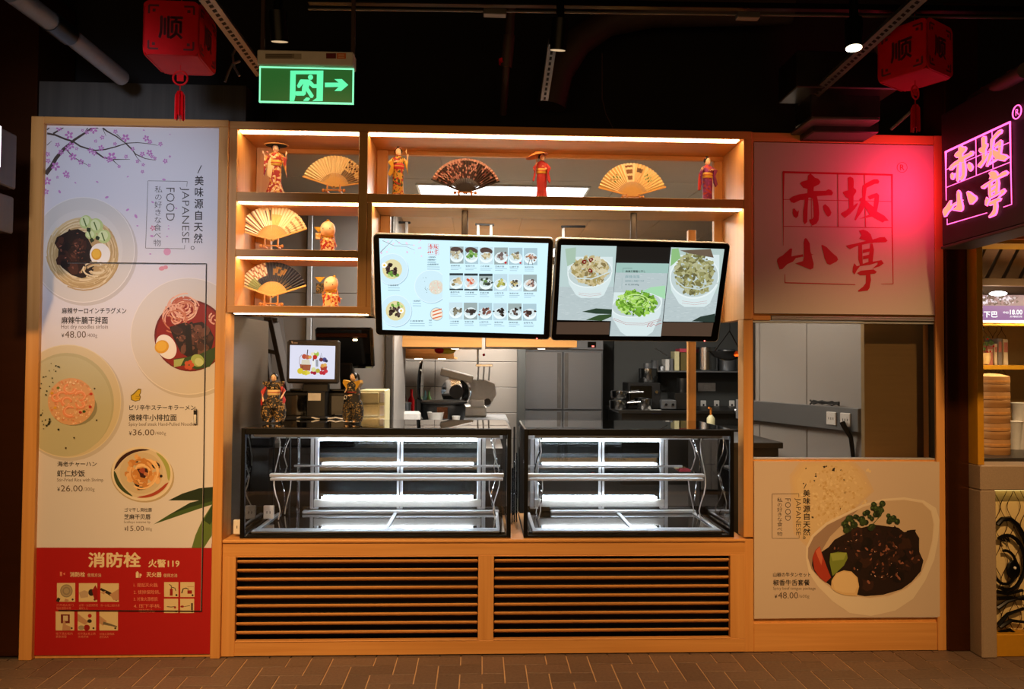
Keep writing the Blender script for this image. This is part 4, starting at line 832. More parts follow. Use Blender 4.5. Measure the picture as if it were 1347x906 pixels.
tb, MBm, PB, NB = screen('right menu screen showing three photos of salad bowls on black', (3.224, -.003, 1.956), (6.03, 17.31, -.08), .965, .56, 'screen_b')
P = Print(PB, NB); P.step = 8e-6
def TX(*a): return [(720+x/5.181, 300+y/5.181) for x, y in a]
P.poly(TX((66,640),(425,640),(420,725),(60,722)), '4e3c30'); P.poly(TX((785,642),(1132,645),(1115,737),(770,733)), '4e3c30'); P.poly(TX((470,125),(840,132),(828,238),(468,232)), '1c1a18')  # brown bars are reflections painted into the picture
def shot(quad, bg, cloth, bowl_c, rx, ry, depth, cols, n_, band):
    P.clip = TX(*quad); P.poly(P.clip, bg); x0 = min(p[0] for p in quad); x1 = max(p[0] for p in quad); y0 = min(p[1] for p in quad); y1 = max(p[1] for p in quad)
    P.poly(TX((x0, y0+(y1-y0)*cloth), (x1, y0+(y1-y0)*cloth), (x1, y1), (x0, y1)), 'b9c8ca')
    for i in range(160): x, y = random.uniform(x0, x1), random.uniform(y0+(y1-y0)*cloth, y1); P.line(TX((x, y), (x+20, y)), .35, random.choice(('c6d4d6', 'a9b9bc', 'd0dcdd')))
    cx, cy = bowl_c; bot = cy+depth
    P.poly(TX((cx-rx, cy), (cx-rx*.93, cy+depth*.45), (cx-rx*.62, bot-depth*.12), (cx-rx*.4, bot), (cx+rx*.4, bot), (cx+rx*.62, bot-depth*.12), (cx+rx*.93, cy+depth*.3), (cx+rx, cy-ry*.4), (cx+rx, cy-ry), (cx-rx, cy-ry)), 'd9e9ea')
    P.ell((720*5.181+cx)/5.181, (300*5.181+cy)/5.181, rx/5.181, ry/5.181, 'e8f4f4', -8, 32); P.ell(720+cx/5.181, 300+cy/5.181, rx*.95/5.181, ry*.92/5.181, 'c2d2d2', -8, 32)
    if band:
        for k in (.55, .6): P.line(TX((cx-rx*.9, cy+depth*(k-.12)), (cx-rx*.4, cy+depth*k+8), (cx+rx*.3, cy+depth*k+10), (cx+rx*.95, cy+depth*(k-.1))), .35, 'b03c34')
    else:
        for k in (.8, .87): P.line(TX((cx-rx*.5, cy+depth*k), (cx, cy+depth*(k+.06)), (cx+rx*.5, cy+depth*k)), .3, 'c07070')
    for i in range(n_): a, t = random.uniform(0, 6.28), math.sqrt(random.random()); P.blob(720+(cx+t*rx*.78*math.cos(a))/5.181, 300+(cy-ry*.15+t*ry*.95*math.sin(a))/5.181, random.uniform(1.6, 4.4), random.choice(cols), .35, 8, .6, random.uniform(0, 3))
shot(((95,115),(472,122),(437,632),(68,625)), 'bdd3d2', .55, (290, 300), 155, 105, 175, ('c0b080', 'd0c49a', 'a89860', 'd8d0b0', '8a7a50', 'c8b88a'), 260, False)
P.poly(TX((120,140),(195,130),(190,230),(135,260)), 'a9c4b0')
for q_ in ((295, 215), (252, 228), (290, 288)): P.blob(720+q_[0]/5.181, 300+q_[1]/5.181, 3, '7c1c14', .3, 7); P.blob(720+q_[0]/5.181, 300+q_[1]/5.181, 1.3, 'c0a890', .3, 6)
P.line(TX((140,290),(200,340),(300,345),(440,290)), 1.6, 'd0dedc'); P.poly(TX((235,568),(330,545),(440,552),(440,585),(330,582)), '2a4030'); P.poly(TX((260,625),(350,590),(440,585),(440,600),(370,630)), '35502e')
shot(((842,130),(1205,142),(1135,638),(788,635)), 'b7ccc8', .62, (1000, 330), 170, 150, 205, ('94925e', 'a8a878', '7a764a', 'b8b890', 'acaa78', '6a6640'), 300, False)
P.poly(TX((845,140),(890,135),(905,200),(835,260)), '8fbf80'); P.poly(TX((900,150),(1110,140),(1130,200),(960,170)), '6c5c4c'); P.line(TX((850,340),(930,400),(1030,415),(1165,370)), 1.6, 'c4d4d2')
P.poly(TX((980,632),(1040,600),(1140,580),(1135,640)), '2a3a34')
shot(((468,235),(825,240),(770,735),(422,733)), 'c6e3e2', .0, (605, 520), 175, 85, 210, ('8cc040', 'a8d860', '6a9c30', '4c7c20', 'c0e488', '78b038'), 260, True)
P.poly(TX((468,235),(825,240),(822,305),(462,300)), 'a0c4bc'); P.poly(TX((640,430),(700,400),(800,388),(800,480),(700,440)), 'a8dcb0')
P.clip = None
for k in range(28):
    a, r = random.uniform(0, 6.28), random.uniform(4, 18); P.line([(720+600/5.181+r*math.cos(a+j*.3), 300+505/5.181-2+r*.5*math.sin(a+j*.3)) for j in range(6)], .8, random.choice(('b4e070', 'd0f0a0', '5c8c28')))
P.text('麻辣贝類香に干し', *TX((528,284))[0], *TX((665,300))[0], '20282a', .02); P.text('麻辣海藻', *TX((526,318))[0], *TX((625,338))[0], '7aa0a4'); P.text('胡麻和え海藻サラダ', *TX((526,350))[0], *TX((655,364))[0], '6a8c90'); P.text('¥ 12.00/60g', *TX((526,376))[0], *TX((620,390))[0], '4a6468', .01)
P.line(TX((575,270),(512,270),(510,300)), .4, '405050'); P.line(TX((505,335),(503,410)), .3, '88a8a8')
P.line(TX((675,670),(690,645),(715,640),(690,665),(700,668),(720,650),(735,660),(750,650),(775,645)), .7, 'b02c30', .5)
P.build('picture', 'screen_b', tb)
for x, y in ((926.8, 448.2),): MB().ball(on_plane(x, y, PB, NB)+NB*.001, .004).build('power_light', 'dot_red', tb)

# ================================================================ FANS AND THEIR STANDS
def fan(label, px, py, Rpx, a0, a1, colf, ribc, Y=.17, zb=None):
    c = U(px, py, Y); R = Rpx*(Y+4.12)/1000
    t = thing('folding_fan', label, 'fan', c, 'folding fans on the shelf', world=False); t.rotation_euler = (math.radians(-6), 0, 0)
    n = 26; m = 9; mb = MB(); V = []; r0 = .44
    for i in range(2*n+1):
        a = math.radians(a0+(a1-a0)*i/(2*n)); dy = .0045 if i % 2 else -.0045
        for j in range(m+1):
            r = R*(r0+(1-r0)*j/m); V.append((r*math.cos(a), dy*r/R, r*math.sin(a)))
    k = len(mb.v); mb.v += V
    for i in range(2*n):
        for j in range(m):
            mb.f.append((i*(m+1)+j, (i+1)*(m+1)+j, (i+1)*(m+1)+j+1, i*(m+1)+j+1)); mb.c.append(lin(colf((i+.5)/(2*n), (j+.5)/m, i, j)))
    mb.hascol = True; lf = mb.build('leaf', 'painted', t)
    rb = MB()
    for i in range(n+1):
        a = math.radians(a0+(a1-a0)*i/n); M = Matrix.Translation((0, .001*(i % 2)+.002*i/n, 0)) @ Matrix.Rotation(-a, 4, 'Y')
        rb.box(0, R*.62, -.0006, .0006, -.0028, .0028, M)
    rb.build('ribs', ribc, t, kind='stuff')
    for i, a in enumerate((a0, a1)):
        M = Matrix.Rotation(-math.radians(a), 4, 'Y'); MB().bbox(-.012, R*1.01, -.007, -.003, -.005, .005, .001, M).build('guard_stick', ribc, t)
    MB().tube([(0, -.009, 0), (0, .006, 0)], .003, 8).build('pivot', 'chrome', t)
    # stand
    g = U(px, zb, Y) if zb else c
    s = thing('fan_stand', 'small wooden fan rest under the '+label.split(' folding')[0]+' fan', 'stand', (c.x, Y, g.z), 'fan stands on the shelf')
    zf = g.z
    for sg in (-1, 1): MB().bbox(c.x+sg*.036-.004, c.x+sg*.036+.004, Y-.02, Y-.010, zf, c.z+.012, .002).build('upright', 'stand_wood', s); MB().bbox(c.x+sg*.036-.006, c.x+sg*.036+.006, Y-.03, Y+.03, zf, zf+.01, .003).build('foot', 'stand_wood', s); MB().ball((c.x+sg*.058, Y-.012, zf+.010), .009, .005, .010).build('scroll', 'stand_wood', s, True)
    MB().bbox(c.x-.05, c.x+.05, Y-.018, Y-.012, zf+.008, zf+.016, .002).build('crossbar', 'stand_wood', s)
    return t
mat('stand_wood', 'c98a48', .5); mat('rib_wood', 'd6a85c', .5); mat('rib_black', '2a1d16', .45)
PLt = lambda i, c1, c2: c1 if i % 2 else c2
def f1(a, r, i, j):
    if a < .38 and r < .75 and (a*1.1+.15) < .55 and r < .5-.9*(a-.1): return PLt(i, '7c6a58', '9a8468')
    if .18 < a < .34 and .45 < r < .85 and (i*7+j*3) % 5 < 2: return '6a4c30'
    return PLt(i, 'f0dfb4', 'd8bf8c')
def f2(a, r, i, j):
    if a > .66 and (i*5+j*3) % 3 < 1 and r < .95: return PLt(i, '6a4636', '8a6444')
    if .5 < a < .62 and .2 < r < .8 and (i*3+j*5) % 5 < 2: return '6a5a3a'
    if a < .2 and j % 3 == 1: return 'b89a70'
    if .35 < a < .5 and r < .6: return 'ecc880'
    return PLt(i, 'fbf0d0', 'e4cc98')
def f3(a, r, i, j):
    if a > .8: return PLt(i, '7c8a5c', 'a0a878') if r < .6 else PLt(i, 'd8c0a0', 'b8a080')
    if a > .6 and r > .3: return PLt(i, 'e0c8b0', 'c0a088') if (i+j*3) % 4 else '8a5c4c'
    if .3 < a < .5 and .35 < r < .8: return PLt(i, '8a6a44', 'a07848') if (i//2+j//2) % 3 else '3a3a44'
    return PLt(i, '262a3c', '3c4050')
def f4(a, r, i, j):
    if r > .95-.02: return 'c89a8c'
    d = .55 if a > .35 else .16
    h = ((i//2*73+j*191+i*j*17) % 100)/100
    return ('c89a90' if (i+j) % 2 else '8a4c46') if h < d*.85 else PLt(i, '2e1a18', '43281f')
def f5(a, r, i, j):
    if .46 < a < .60: return 'f2e2b8' if not (.48 < a < .58 and .15 < r < .9 and (i*3+j) % 3) else '8a5a34'
    if .32 < a < .44: return 'e6c48c' if not (.35 < a < .42 and .5 < r < .8) else '6a4a2a'
    if (.15 < a < .28 or .7 < a < .84) and .3 < r < .7 and (i+j) % 3 == 0: return '7a8a4a'
    return PLt(i, 'fae8ba', 'dcb878')
fan('cream folding fan with a grey corner, cut off by the shelf divider', 439.5, 246, 43, 9, 162, f1, 'rib_wood', .20, 253.5)
fan('pale gold folding fan with brown streaks, middle left shelf', 358, 316, 47, 20, 164, f2, 'rib_wood', .14, 326.5)
fan('dark blue folding fan with white and green painted end, lowest shelf', 357.5, 390, 46, 19, 160, f3, 'rib_wood', .14, 402.5)
fan('black folding fan covered with pink blossoms', 612, 254, 48, 20, 158, f4, 'rib_black', .17, 256.5)
fan('yellow folding fan with small figure panel and green sprigs', 832, 258.5, 46.5, 17, 166, f5, 'rib_wood', .17, 262)

# ================================================================ KIMONO DOLLS
def V3(h, p): return Vector(p)*h
def hand_mesh(mb, p, d, h):
    """palm, four fingers of unequal length and a side thumb, pointing along d"""
    d = Vector(d).normalized(); s = d.cross(Vector((0, 1, 0))); s = s.normalized() if s.length > .1 else Vector((1, 0, 0))
    mb.ball(p+d*.012*h, .014*h, .009*h, .017*h, 8)
    for k, L in ((-1.5, .024), (-.5, .030), (.5, .028), (1.5, .021)):
        b = p+d*.022*h+s*.0062*k*h; mb.tube([b, b+d*L*.55*h, b+d*L*h+Vector((0, -.008*h, 0))], [.0042*h, .0038*h, .0028*h], 5)
    b = p+d*.008*h+s*.012*h; mb.tube([b, b+(d*.6+s)*.017*h], [.0045*h, .003*h], 5)
def doll(label, px, pbase, ptop, Y, robe, arms, sleeve_len=.22, sleeve_m=None, hair='bun', obi='gold_cloth', flare=.10, waist=.075, knee=.072, rz=0, hat=False, extra=None, base='stand_wood', cat='doll', group='kimono dolls on the shelf', name='kimono_doll', headr=.058, plain=False, tilt=0):
    g = U(px, pbase, Y); top = U(px, ptop, Y); h = top.z-g.z; g.z = (max(z for z in (2.472, 2.47, 2.162, 1.86, 1.206, g.z-.03) if z <= g.z+.035) if name != 'warrior_doll' else 1.2075)
    h = top.z-g.z
    t = thing(name, label, cat, g, group, rz=math.radians(rz), world=False)
    MB().bbox(-.13*h, .13*h, -.10*h, .10*h, 0, .018*h, .004*h).build('base', base, t)
    ks = 1.0 if plain else 1.38; waist *= ks; flare_ = flare; headr *= (1 if plain else 1.18)
    prof = [(flare, .018), (flare*.97, .05), (flare*.8, .12), (knee, .25), (knee*1.08, .40), (waist/ks, .52), (waist/ks*.98, .60), (waist/ks*1.1, .68), (waist/ks*1.15, .74), (waist/ks*.95, .775), (.045, .80), (.030, .815)]
    if name == 'warrior_doll': prof = [(flare*.95, .30), (flare*.9, .34)]+prof[4:]
    MB().lathe([(r*h*ks, z*h) for r, z in prof], n=18, sy=.72).build('robe', robe, t, True)
    hz = .885 if not plain else .82
    b = MB(); hr = headr*h
    b.tube([(0, 0, .78*h), (0, -.003*h, .85*h)], [.026*h, .022*h], 10); Mh = Matrix.Translation((0, 0, hz*h)) @ Matrix.Rotation(math.radians(tilt), 4, 'Y')
    b.ball((0, 0, 0), hr*.88, hr*.9, hr*1.15 if not plain else hr, 16, Mh)
    if not plain:
        b.add([(-.007*h, -hr*.86, -.008*h), (.007*h, -hr*.86, -.008*h), (0, -hr*1.04, -.008*h), (0, -hr*.86, .014*h)], [(0, 1, 2), (0, 2, 3), (1, 3, 2)], Mh)
        for sg in (-1, 1): b.ball((sg*hr*.88, .004*h, -.004*h), .006*h, .01*h, .013*h, 6, Mh)
    for sg, (el, ha) in zip((-1, 1), arms):
        sh = V3(h, (sg*waist*1.0, 0, .755)); el = V3(h, el); ha = V3(h, ha)
        b.tube([sh, el, ha], [.024*h, .019*h, .012*h], 8); hand_mesh(b, ha, ha-el, h)
    b.build('body', 'skin', t, True)
    for sg, (el, ha) in zip((-1, 1), arms):
        sh = V3(h, (sg*waist*1.02, 0, .765)); el_, ha_ = V3(h, el), V3(h, ha); wr = el_+(ha_-el_)*.72
        out = (el_-sh); L = sleeve_len*h
        s_ = MB(); el_ = el_+Vector((sg*.02*h, 0, 0)); P_ = [sh+Vector((0, 0, .014*h)), el_+Vector((0, 0, .016*h)), wr+Vector((0, 0, .018*h)), wr-Vector((-.004*sg*h, 0, L*.75)), (el_+wr)/2-Vector((-sg*.01*h, 0, L)), el_-Vector((0, 0, L*.82)), sh-Vector((-sg*.015*h, 0, L*.35))]
        th = .034*h; n = len(P_); cen = sum(P_, Vector())/n
        F_ = [p+Vector((0, -th*.6, 0)) for p in P_]; Bk = [p+Vector((0, th*.6, 0)) for p in P_]
        s_.add(F_+Bk+[cen+Vector((0, -th, 0)), cen+Vector((0, th, 0))], [(i, (i+1) % n, 2*n) for i in range(n)]+[(n+(i+1) % n, n+i, 2*n+1) for i in range(n)]+[(i, n+i, n+(i+1) % n, (i+1) % n) for i in range(n)])
        s_.build('sleeve', sleeve_m or robe, t)
    MB().lathe([(waist*1.08*h, .545*h), (waist*1.14*h, .56*h), (waist*1.14*h, .635*h), (waist*1.06*h, .65*h)], n=18, sy=.76).build('sash', obi, t, True)
    MB().lathe([(waist*1.17*h, .592*h), (waist*1.17*h, .606*h)], n=18, sy=.77).build('sash_cord', 'red_cloth' if obi != 'red_cloth' else 'gold_cloth', t)
    c_ = MB()
    for sg in (-1, 1): c_.tube([(sg*.034*h, .008*h, .818*h), (sg*.034*h, -.030*h, .79*h), (-sg*.02*h, -waist*.86*h, .68*h)], .007*h, 5)
    c_.build('collar', 'cream_cloth', t, True)
    if not plain:
        e = MB()
        for sg in (-1, 1): e.ball((sg*hr*.34, -hr*.80, hr*.08), .0075*h, .003*h, .0045*h, 6, Mh); e.ball((sg*hr*.34, -hr*.74, hr*.36), .012*h, .003*h, .002*h, 6, Mh)
        e.build('eyes', 'eye', t); MB().ball((0, -hr*.78, -hr*.52), .009*h, .004*h, .005*h, 6, Mh).build('mouth', 'lip', t)
    if plain:
        MB().ball((0, 0, hr*1.05), hr*.2, hr*.2, hr*.16, 8, Mh).build('topknot', 'gold_cloth', t, True); e = MB(); e.ball((-hr*.4, -hr*.86, .0), hr*.07, hr*.04, hr*.09, 6, Mh); e.ball((hr*.4, -hr*.86, 0), hr*.07, hr*.04, hr*.09, 6, Mh); e.build('eyes', 'eye', t)
        if extra: extra(t, h)
        return t
    hm = MB(); hm.ball((0, hr*.22, hr*.28), hr*1.02, hr*.98, hr*1.02, 14, Mh)
    for sg in (-1, 1): hm.ball((sg*hr*.78, hr*.05, hr*.15), hr*.36, hr*.5, hr*.62, 8, Mh)
    if hair == 'bun': hm.ball((0, hr*.3, hr*1.25), hr*.55, hr*.55, hr*.5, 10, Mh); hm.ball((0, hr*.95, 0), hr*.5, hr*.4, hr*.6, 8, Mh)
    elif hair == 'tail': hm.ball((hr*.25, hr*.75, hr*.9), hr*.4, hr*.4, hr*.45, 8, Mh); hm.tube([(hr*.3, hr*.9, hr*1.0), (hr*1.0, hr*1.0, hr*.5), (hr*1.35, hr*.9, -hr*.5), (hr*1.4, hr*.8, -hr*1.5)], [hr*.22, hr*.32, hr*.3, hr*.1], 8, Mh)
    elif hair == 'knot': hm.ball((0, hr*.35, hr*1.2), hr*.3, hr*.3, hr*.3, 8, Mh)
    hm.build('hair', 'hair', t, True)
    if hair == 'bun' and not hat:
        o_ = MB(); [o_.ball((sx*hr*.75, -hr*.35, hr*zz), hr*.16, hr*.12, hr*.16, 6, Mh) for sx, zz in ((-1, .85), (1, .8), (.55, 1.1))]
        o_.tube([(-hr*1.2, hr*.2, hr*1.2), (hr*1.2, hr*.2, hr*1.35)], hr*.05, 5, Mh); o_.build('hair_ornament', 'orn', t)
    if hat:
        MB().lathe([(.012*h, .985*h), (.05*h, .978*h), (.15*h, .955*h), (.22*h, .935*h), (.217*h, .928*h)], (.01*h, 0, 0), 20, sy=.8).build('hat', 'straw', t, True)
        MB().lathe([(.212*h, .929*h), (.08*h, .922*h), (.03*h, .926*h)], (.01*h, 0, 0), 20, sy=.8).build('hat_lining', 'black_cloth', t, True)
    if extra: extra(t, h)
    return t
mat('orn', 'd88a70', .5, noise=.2)
def flowers(t, h):
    MB().ball((-.15*h, -.02*h, .80*h), .025*h, .02*h, .02*h, 8).build('flower', 'orn', t, True)
    MB().prism([(-.075*h, .70*h), (-.02*h, .56*h), (-.06*h, .30*h), (-.13*h, .36*h), (-.12*h, .6*h)], -.075*h, -.062*h).build('robe_lapel', 'cream_cloth', t)
    MB().prism([(-.02*h, .54*h), (.03*h, .54*h), (.05*h, .3*h), (0, .1*h), (-.06*h, .3*h)], -.072*h, -.060*h).build('robe_panel', 'red_cloth', t)
doll('doll in red kimono wearing a wide straw hat, both hands raised', 362, 250.5, 186.5, .17, 'brocade_red', (((-.17, -.02, .69), (-.21, -.03, .775)), ((.19, -.02, .66), (.20, -.03, .765))), .36, hat=True, flare=.13, knee=.075, extra=flowers, rz=0)
def raised(t, h):
    MB().tube([(.155*h, -.04*h, .84*h), (.15*h, -.04*h, .93*h)], .008*h, 6).build('held_scroll', 'cream_cloth', t, True)
doll('doll in green and gold kimono holding up a small scroll', 523.5, 253.5, 192, .17, 'brocade_gold', (((-.17, -.03, .66), (-.04, -.10, .67)), ((.17, -.02, .66), (.18, -.03, .79))), .27, hair='bun', extra=raised, flare=.095, obi='red_cloth', sleeve_m='gold_cloth')
def parasol(t, h):
    P_ = MB().tube([(-.10*h, -.03*h, .60*h), (-.13*h, -.02*h, .88*h), (-.135*h, -.02*h, .96*h)], .006*h, 6).build('parasol_handle', 'stand_wood', t, True)
    M = Matrix.Translation((-.13*h, -.02*h, 1.0*h)) @ Matrix.Rotation(math.radians(-14), 4, 'Y')
    MB().lathe([(.004*h, 0), (.12*h, -.045*h), (.24*h, -.10*h), (.238*h, -.106*h), (.11*h, -.055*h), (.004*h, -.01*h)], n=16, M=M).build('parasol', 'paper_orange', t)
mat('paper_orange', 'd07a3c', .6, noise=.1)
doll('doll in bright red kimono under an orange paper parasol', 712.5, 257, 200, .17, 'brocade_scarlet' if 0 else 'red_cloth', (((-.18, -.03, .64), (-.13, -.04, .74)), ((.16, -.03, .66), (.06, -.11, .64))), .30, hair='bun', extra=parasol, flare=.10, obi='gold_cloth', sleeve_m='red_cloth', rz=12)
def purse(t, h):
    MB().tube([(-.20*h, -.03*h, .63*h), (-.13*h, -.03*h, .64*h)], .004*h, 5).build('purse_rod', 'iron', t); MB().lathe([(.008*h, 0), (.012*h, .15*h), (.028*h, .02*h+.0), (.03*h, -.16*h), (.02*h, -.17*h)][::1], (-.20*h, -.03*h, .46*h), 8).build('tassel', 'red_cloth', t)
    MB().tube([(.04*h, -.1*h, .71*h), (.22*h, -.08*h, .73*h)], .005*h, 5).build('flute', 'stand_wood', t)
doll('doll in purple kimono with gold sash and a hanging red tassel', 930.5, 264, 205, .17, 'brocade_purple', (((-.18, -.02, .60), (-.14, -.05, .70)), ((.19, -.02, .70), (.05, -.10, .70))), .32, hair='bun', extra=purse, flare=.09, obi='gold_cloth', sleeve_m='purple_cloth', rz=15)
# the two round-headed figures: plain round-faced kimono dolls of the same size and colours
def cat1(t, h):
    MB().lathe([(.02*h, 0), (.16*h, .17*h), (.15*h, .175*h), (.015*h, .01*h)], (-.30*h, -.04*h, .72*h), 14, sy=.25).build('small_fan', 'gold_cloth', t); MB().bbox(-.40*h, -.20*h, -.06*h, -.0*h, .48*h, .70*h, .01*h).build('held_box', 'brocade_red', t)
doll('round-faced doll in red kimono with level head, holding a small box', 431, 326.5, 295, .17, 'brocade_red', (((-.24, -.03, .55), (-.24, -.05, .62)), ((.24, -.03, .42), (.30, -.05, .28))), .20, waist=.17, flare=.30, knee=.24, headr=.29, plain=True, hair='knot', extra=cat1, obi='gold_cloth', name='round_doll', group='round-faced dolls on the left shelves', sleeve_m='red_cloth')
def cat2(t, h):
    MB().lathe([(.02*h, 0), (.17*h, .16*h), (.16*h, .165*h), (.015*h, .01*h)], (-.36*h, -.04*h, .88*h), 14, sy=.25).build('small_fan', 'gold_cloth', t); MB().bbox(-.48*h, -.24*h, -.06*h, 0, .50*h, .84*h, .01*h).build('held_box', 'brocade_black', t)
    MB().bbox(-.15*h, .03*h, -.24*h, -.225*h, .08*h, .26*h, .004*h).build('tag', 'cream_cloth', t)
doll('round-faced doll in orange kimono with tilted head and a dark box', 435, 402, 366.5, .17, 'brocade_red', (((-.24, -.03, .50), (-.28, -.05, .58)), ((.26, -.03, .38), (.34, -.05, .34))), .20, waist=.17, flare=.32, knee=.26, headr=.27, plain=True, hair='knot', extra=cat2, obi='gold_cloth', name='round_doll', group='round-faced dolls on the left shelves', sleeve_m='brocade_red', tilt=22)
# warriors on the counter case
def war1(t, h):
    for sg in (-1, 1):
        MB().prism([(sg*.06*h, .80*h), (sg*.20*h, .82*h), (sg*.21*h, .77*h), (sg*.09*h, .66*h)], -.05*h, .05*h).build('shoulder_wing', 'brocade_blackred', t)
        MB().lathe([(.09*h, 0), (.12*h, .1*h), (.125*h, .22*h), (.10*h, .36*h), (.06*h, .42*h)], (sg*.12*h, 0, .035*h), 12, sy=.8).build('trouser_leg', 'brocade_blackred', t, True); MB().ball((sg*.09*h, -.06*h, .035*h), .025*h, .045*h, .02*h, 8).build('foot', 'skin', t, True)
    MB().tube([(.16*h, -.09*h, .46*h), (.22*h, -.06*h, .80*h)], .008*h, 6).build('sword', 'lantern_dark', t, True)
doll('warrior doll with red sleeves and black and gold trousers, left of the till screen', 359.5, 557, 489, .34, 'brocade_blackred', (((-.22, -.03, .60), (-.18, -.10, .46)), ((.22, -.03, .62), (.19, -.12, .52))), .20, sleeve_m='red_cloth', hair='knot', obi='cream_cloth', flare=.13, waist=.08, knee=.11, name='warrior_doll', group='warrior dolls on the display case', extra=war1, base='black_gloss')
def war2(t, h):
    for sg in (-1, 1):
        MB().prism([(sg*.05*h, .80*h), (sg*.19*h, .83*h), (sg*.21*h, .77*h), (sg*.10*h, .64*h)], -.06*h, .04*h).build('shoulder_wing', 'gold_cloth', t)
        MB().lathe([(.09*h, 0), (.12*h, .1*h), (.125*h, .22*h), (.10*h, .36*h), (.06*h, .42*h)], (sg*.11*h, 0, .035*h), 12, sy=.8).build('trouser_leg', 'brocade_black', t, True); MB().ball((sg*.09*h, -.07*h, .035*h), .025*h, .045*h, .02*h, 8).build('foot', 'skin', t, True)
    for a in range(1): MB().tube([(-.08*h+.03*h*math.cos(k*.7), -.13*h, .50*h+.04*h*math.sin(k*.7)) for k in range(10)], .007*h, 5).build('white_cord', 'white_matt', t, True)
doll('warrior doll with black ponytail and gold shoulders, right of the till screen', 464, 558, 488, .34, 'brocade_black', (((-.15, -.05, .62), (-.10, -.12, .60)), ((.16, -.03, .56), (.03, -.12, .54))), .20, sleeve_m='black_cloth', hair='tail', obi='brocade_black', flare=.13, waist=.085, knee=.12, rz=-28, name='warrior_doll', group='warrior dolls on the display case', extra=war2, base='black_gloss')

# ================================================================ TILL on the case and behind it
tl = thing('customer_display', 'small square till screen showing baskets of fruit, facing out on the display case', 'screen', (1.36, .66, 1.206))
M = Matrix.Translation((1.301, .703, 1.563)) @ Matrix.Rotation(math.radians(-2.7), 4, 'Z') @ Matrix.Rotation(math.radians(-1.3), 4, 'X')
tl.location = (1.33, .72, 1.206)
MB().bbox(-.166, .166, 0, .035, -.137, .137, .012, M).build('housing', 'grey_plastic', tl)
MB().bbox(-.06, .10, .0, .05, -.19, -.137, .006, M).build('neck', 'black_plastic', tl); MB().bbox(-.03, .09, -.02, .06, -.345, -.185, .006, M).build('column', 'black_plastic', tl)
MB().bbox(-.02, .06, -.022, -.02, -.243, -.197, .001, M).build('badge', 'white_matt', tl); MB().bbox(-.06, .11, -.06, .1, -.357, -.340, .006, M).build('foot', 'black_plastic', tl)
n_ = M.to_3x3() @ Vector((0, -1, 0)); P = Print(M @ Vector((0, -.0005, 0)), n_); P.step = 1.5e-5
P.poly([(381.6, 453.8), (441.2, 455), (440, 498.6), (380.6, 497.6)], 'dfe0f2')
def CX(*a): return [(340+x/6.043, 420+y/6.04) for x, y in a]
def dots(L):
    for x, y, r, c in L: q = CX((x, y))[0]; P.ell(q[0], q[1], r/6.04, None, c, 0, 12)
P.poly(CX((328,355),(418,360),(410,408),(335,402)), 'a0583c'); P.poly(CX((345,320),(405,318),(412,360),(340,358)), 'd8d0bc'); P.poly(CX((490,375),(548,372),(540,405),(498,408)), 'a83c30')
P.line(CX((325,355),(328,300),(345,280)), .5, '7a4a30'); P.line(CX((488,330),(500,265),(512,330)), .6, '2a3040'); P.line(CX((385,300),(392,240)), 1.2, '3a2a2a'); P.poly(CX((425,325),(448,325),(446,405),(428,405)), 'ecece8'); P.line(CX((436,330),(440,285)), 1.6, '6a3a3a'); P.poly(CX((455,320),(475,320),(475,375),(457,375)), '9aa0a8')
dots(((365,295,20,'b8503a'),(390,300,18,'c06848'),(410,300,14,'d8a050'),(460,275,22,'a8c050'),(450,300,18,'c03028'),(430,275,14,'e8e0b8'),(455,255,14,'e8e8e0'),(525,320,18,'4a4880'),(540,330,12,'303050'),(498,320,16,'703038'),(510,368,16,'d89848'),(530,362,14,'e0b060'),
      (332,410,24,'d8c030'),(378,424,20,'d8c83c'),(360,424,16,'d0bc34'),(398,424,14,'e0cc50'),(425,422,12,'b02840'),(446,426,15,'a02038'),(438,398,18,'d8d898'),(472,408,18,'b8a838'),(500,424,16,'c03038'),(520,426,16,'b82838'),(536,412,16,'c83440'),(400,380,10,'a06040'),(350,378,8,'8a4a30')))
P.build('picture', 'screen_b', tl)
P = Print(M @ Vector((0, -.0202, 0)), n_); P.step = 1.5e-5
for k in range(7): P.rect(409.5+2.2*k, 520.8, 410.9+2.2*k, 525, '2c2620')
P.build('badge_print', 'print', tl)
P = Print(M @ Vector((0, -.0005, 0)), n_); P.poly([(383, 448.6), (385.4, 448.8), (385.8, 452), (383.8, 451.6)], 'f0e0d0'); P.rect(386.4, 450, 391.6, 452, 'e0d0c0'); P.build('maker_mark', 'print', tl)
mo = thing('till_monitor', 'large black till monitor seen from behind the small till screen', 'monitor', (1.47, .98, 1.206))
M = Matrix.Translation((1.455, .98, 1.66)) @ Matrix.Rotation(math.radians(-8), 4, 'Z') @ Matrix.Rotation(math.radians(12), 4, 'X')
MB().bbox(-.20, .19, -.02, .03, -.14, .135, .015, M).build('back_shell', 'black_gloss', mo); MB().bbox(-.19, .16, -.035, -.02, .07, .10, .006, M).build('vent_bar', 'bronze', mo); MB().bbox(.06, .09, -.024, -.02, .05, .06, .002, M).build('lamp', 'led_warm', mo)
MB().bbox(-.04, .05, -.04, .02, -.44, -.1, .01, M).build('stand', 'black_plastic', mo)
pr = thing('receipt_printer', 'low black box with dark glossy front behind the till stand', 'printer', (1.32, .86, 1.02))
xbox('body', 'black_plastic', 1.08, 1.56, .78, .98, 1.02, 1.375, pr, .012); xbox('lid', 'black_gloss', 1.14, 1.50, .775, .95, 1.375, 1.39, pr, .006)
xbox('front_cover', 'black_gloss', 1.10, 1.25, .772, .78, 1.22, 1.35, pr, .004); xbox('front_cover', 'black_gloss', 1.40, 1.54, .772, .78, 1.22, 1.35, pr, .004)
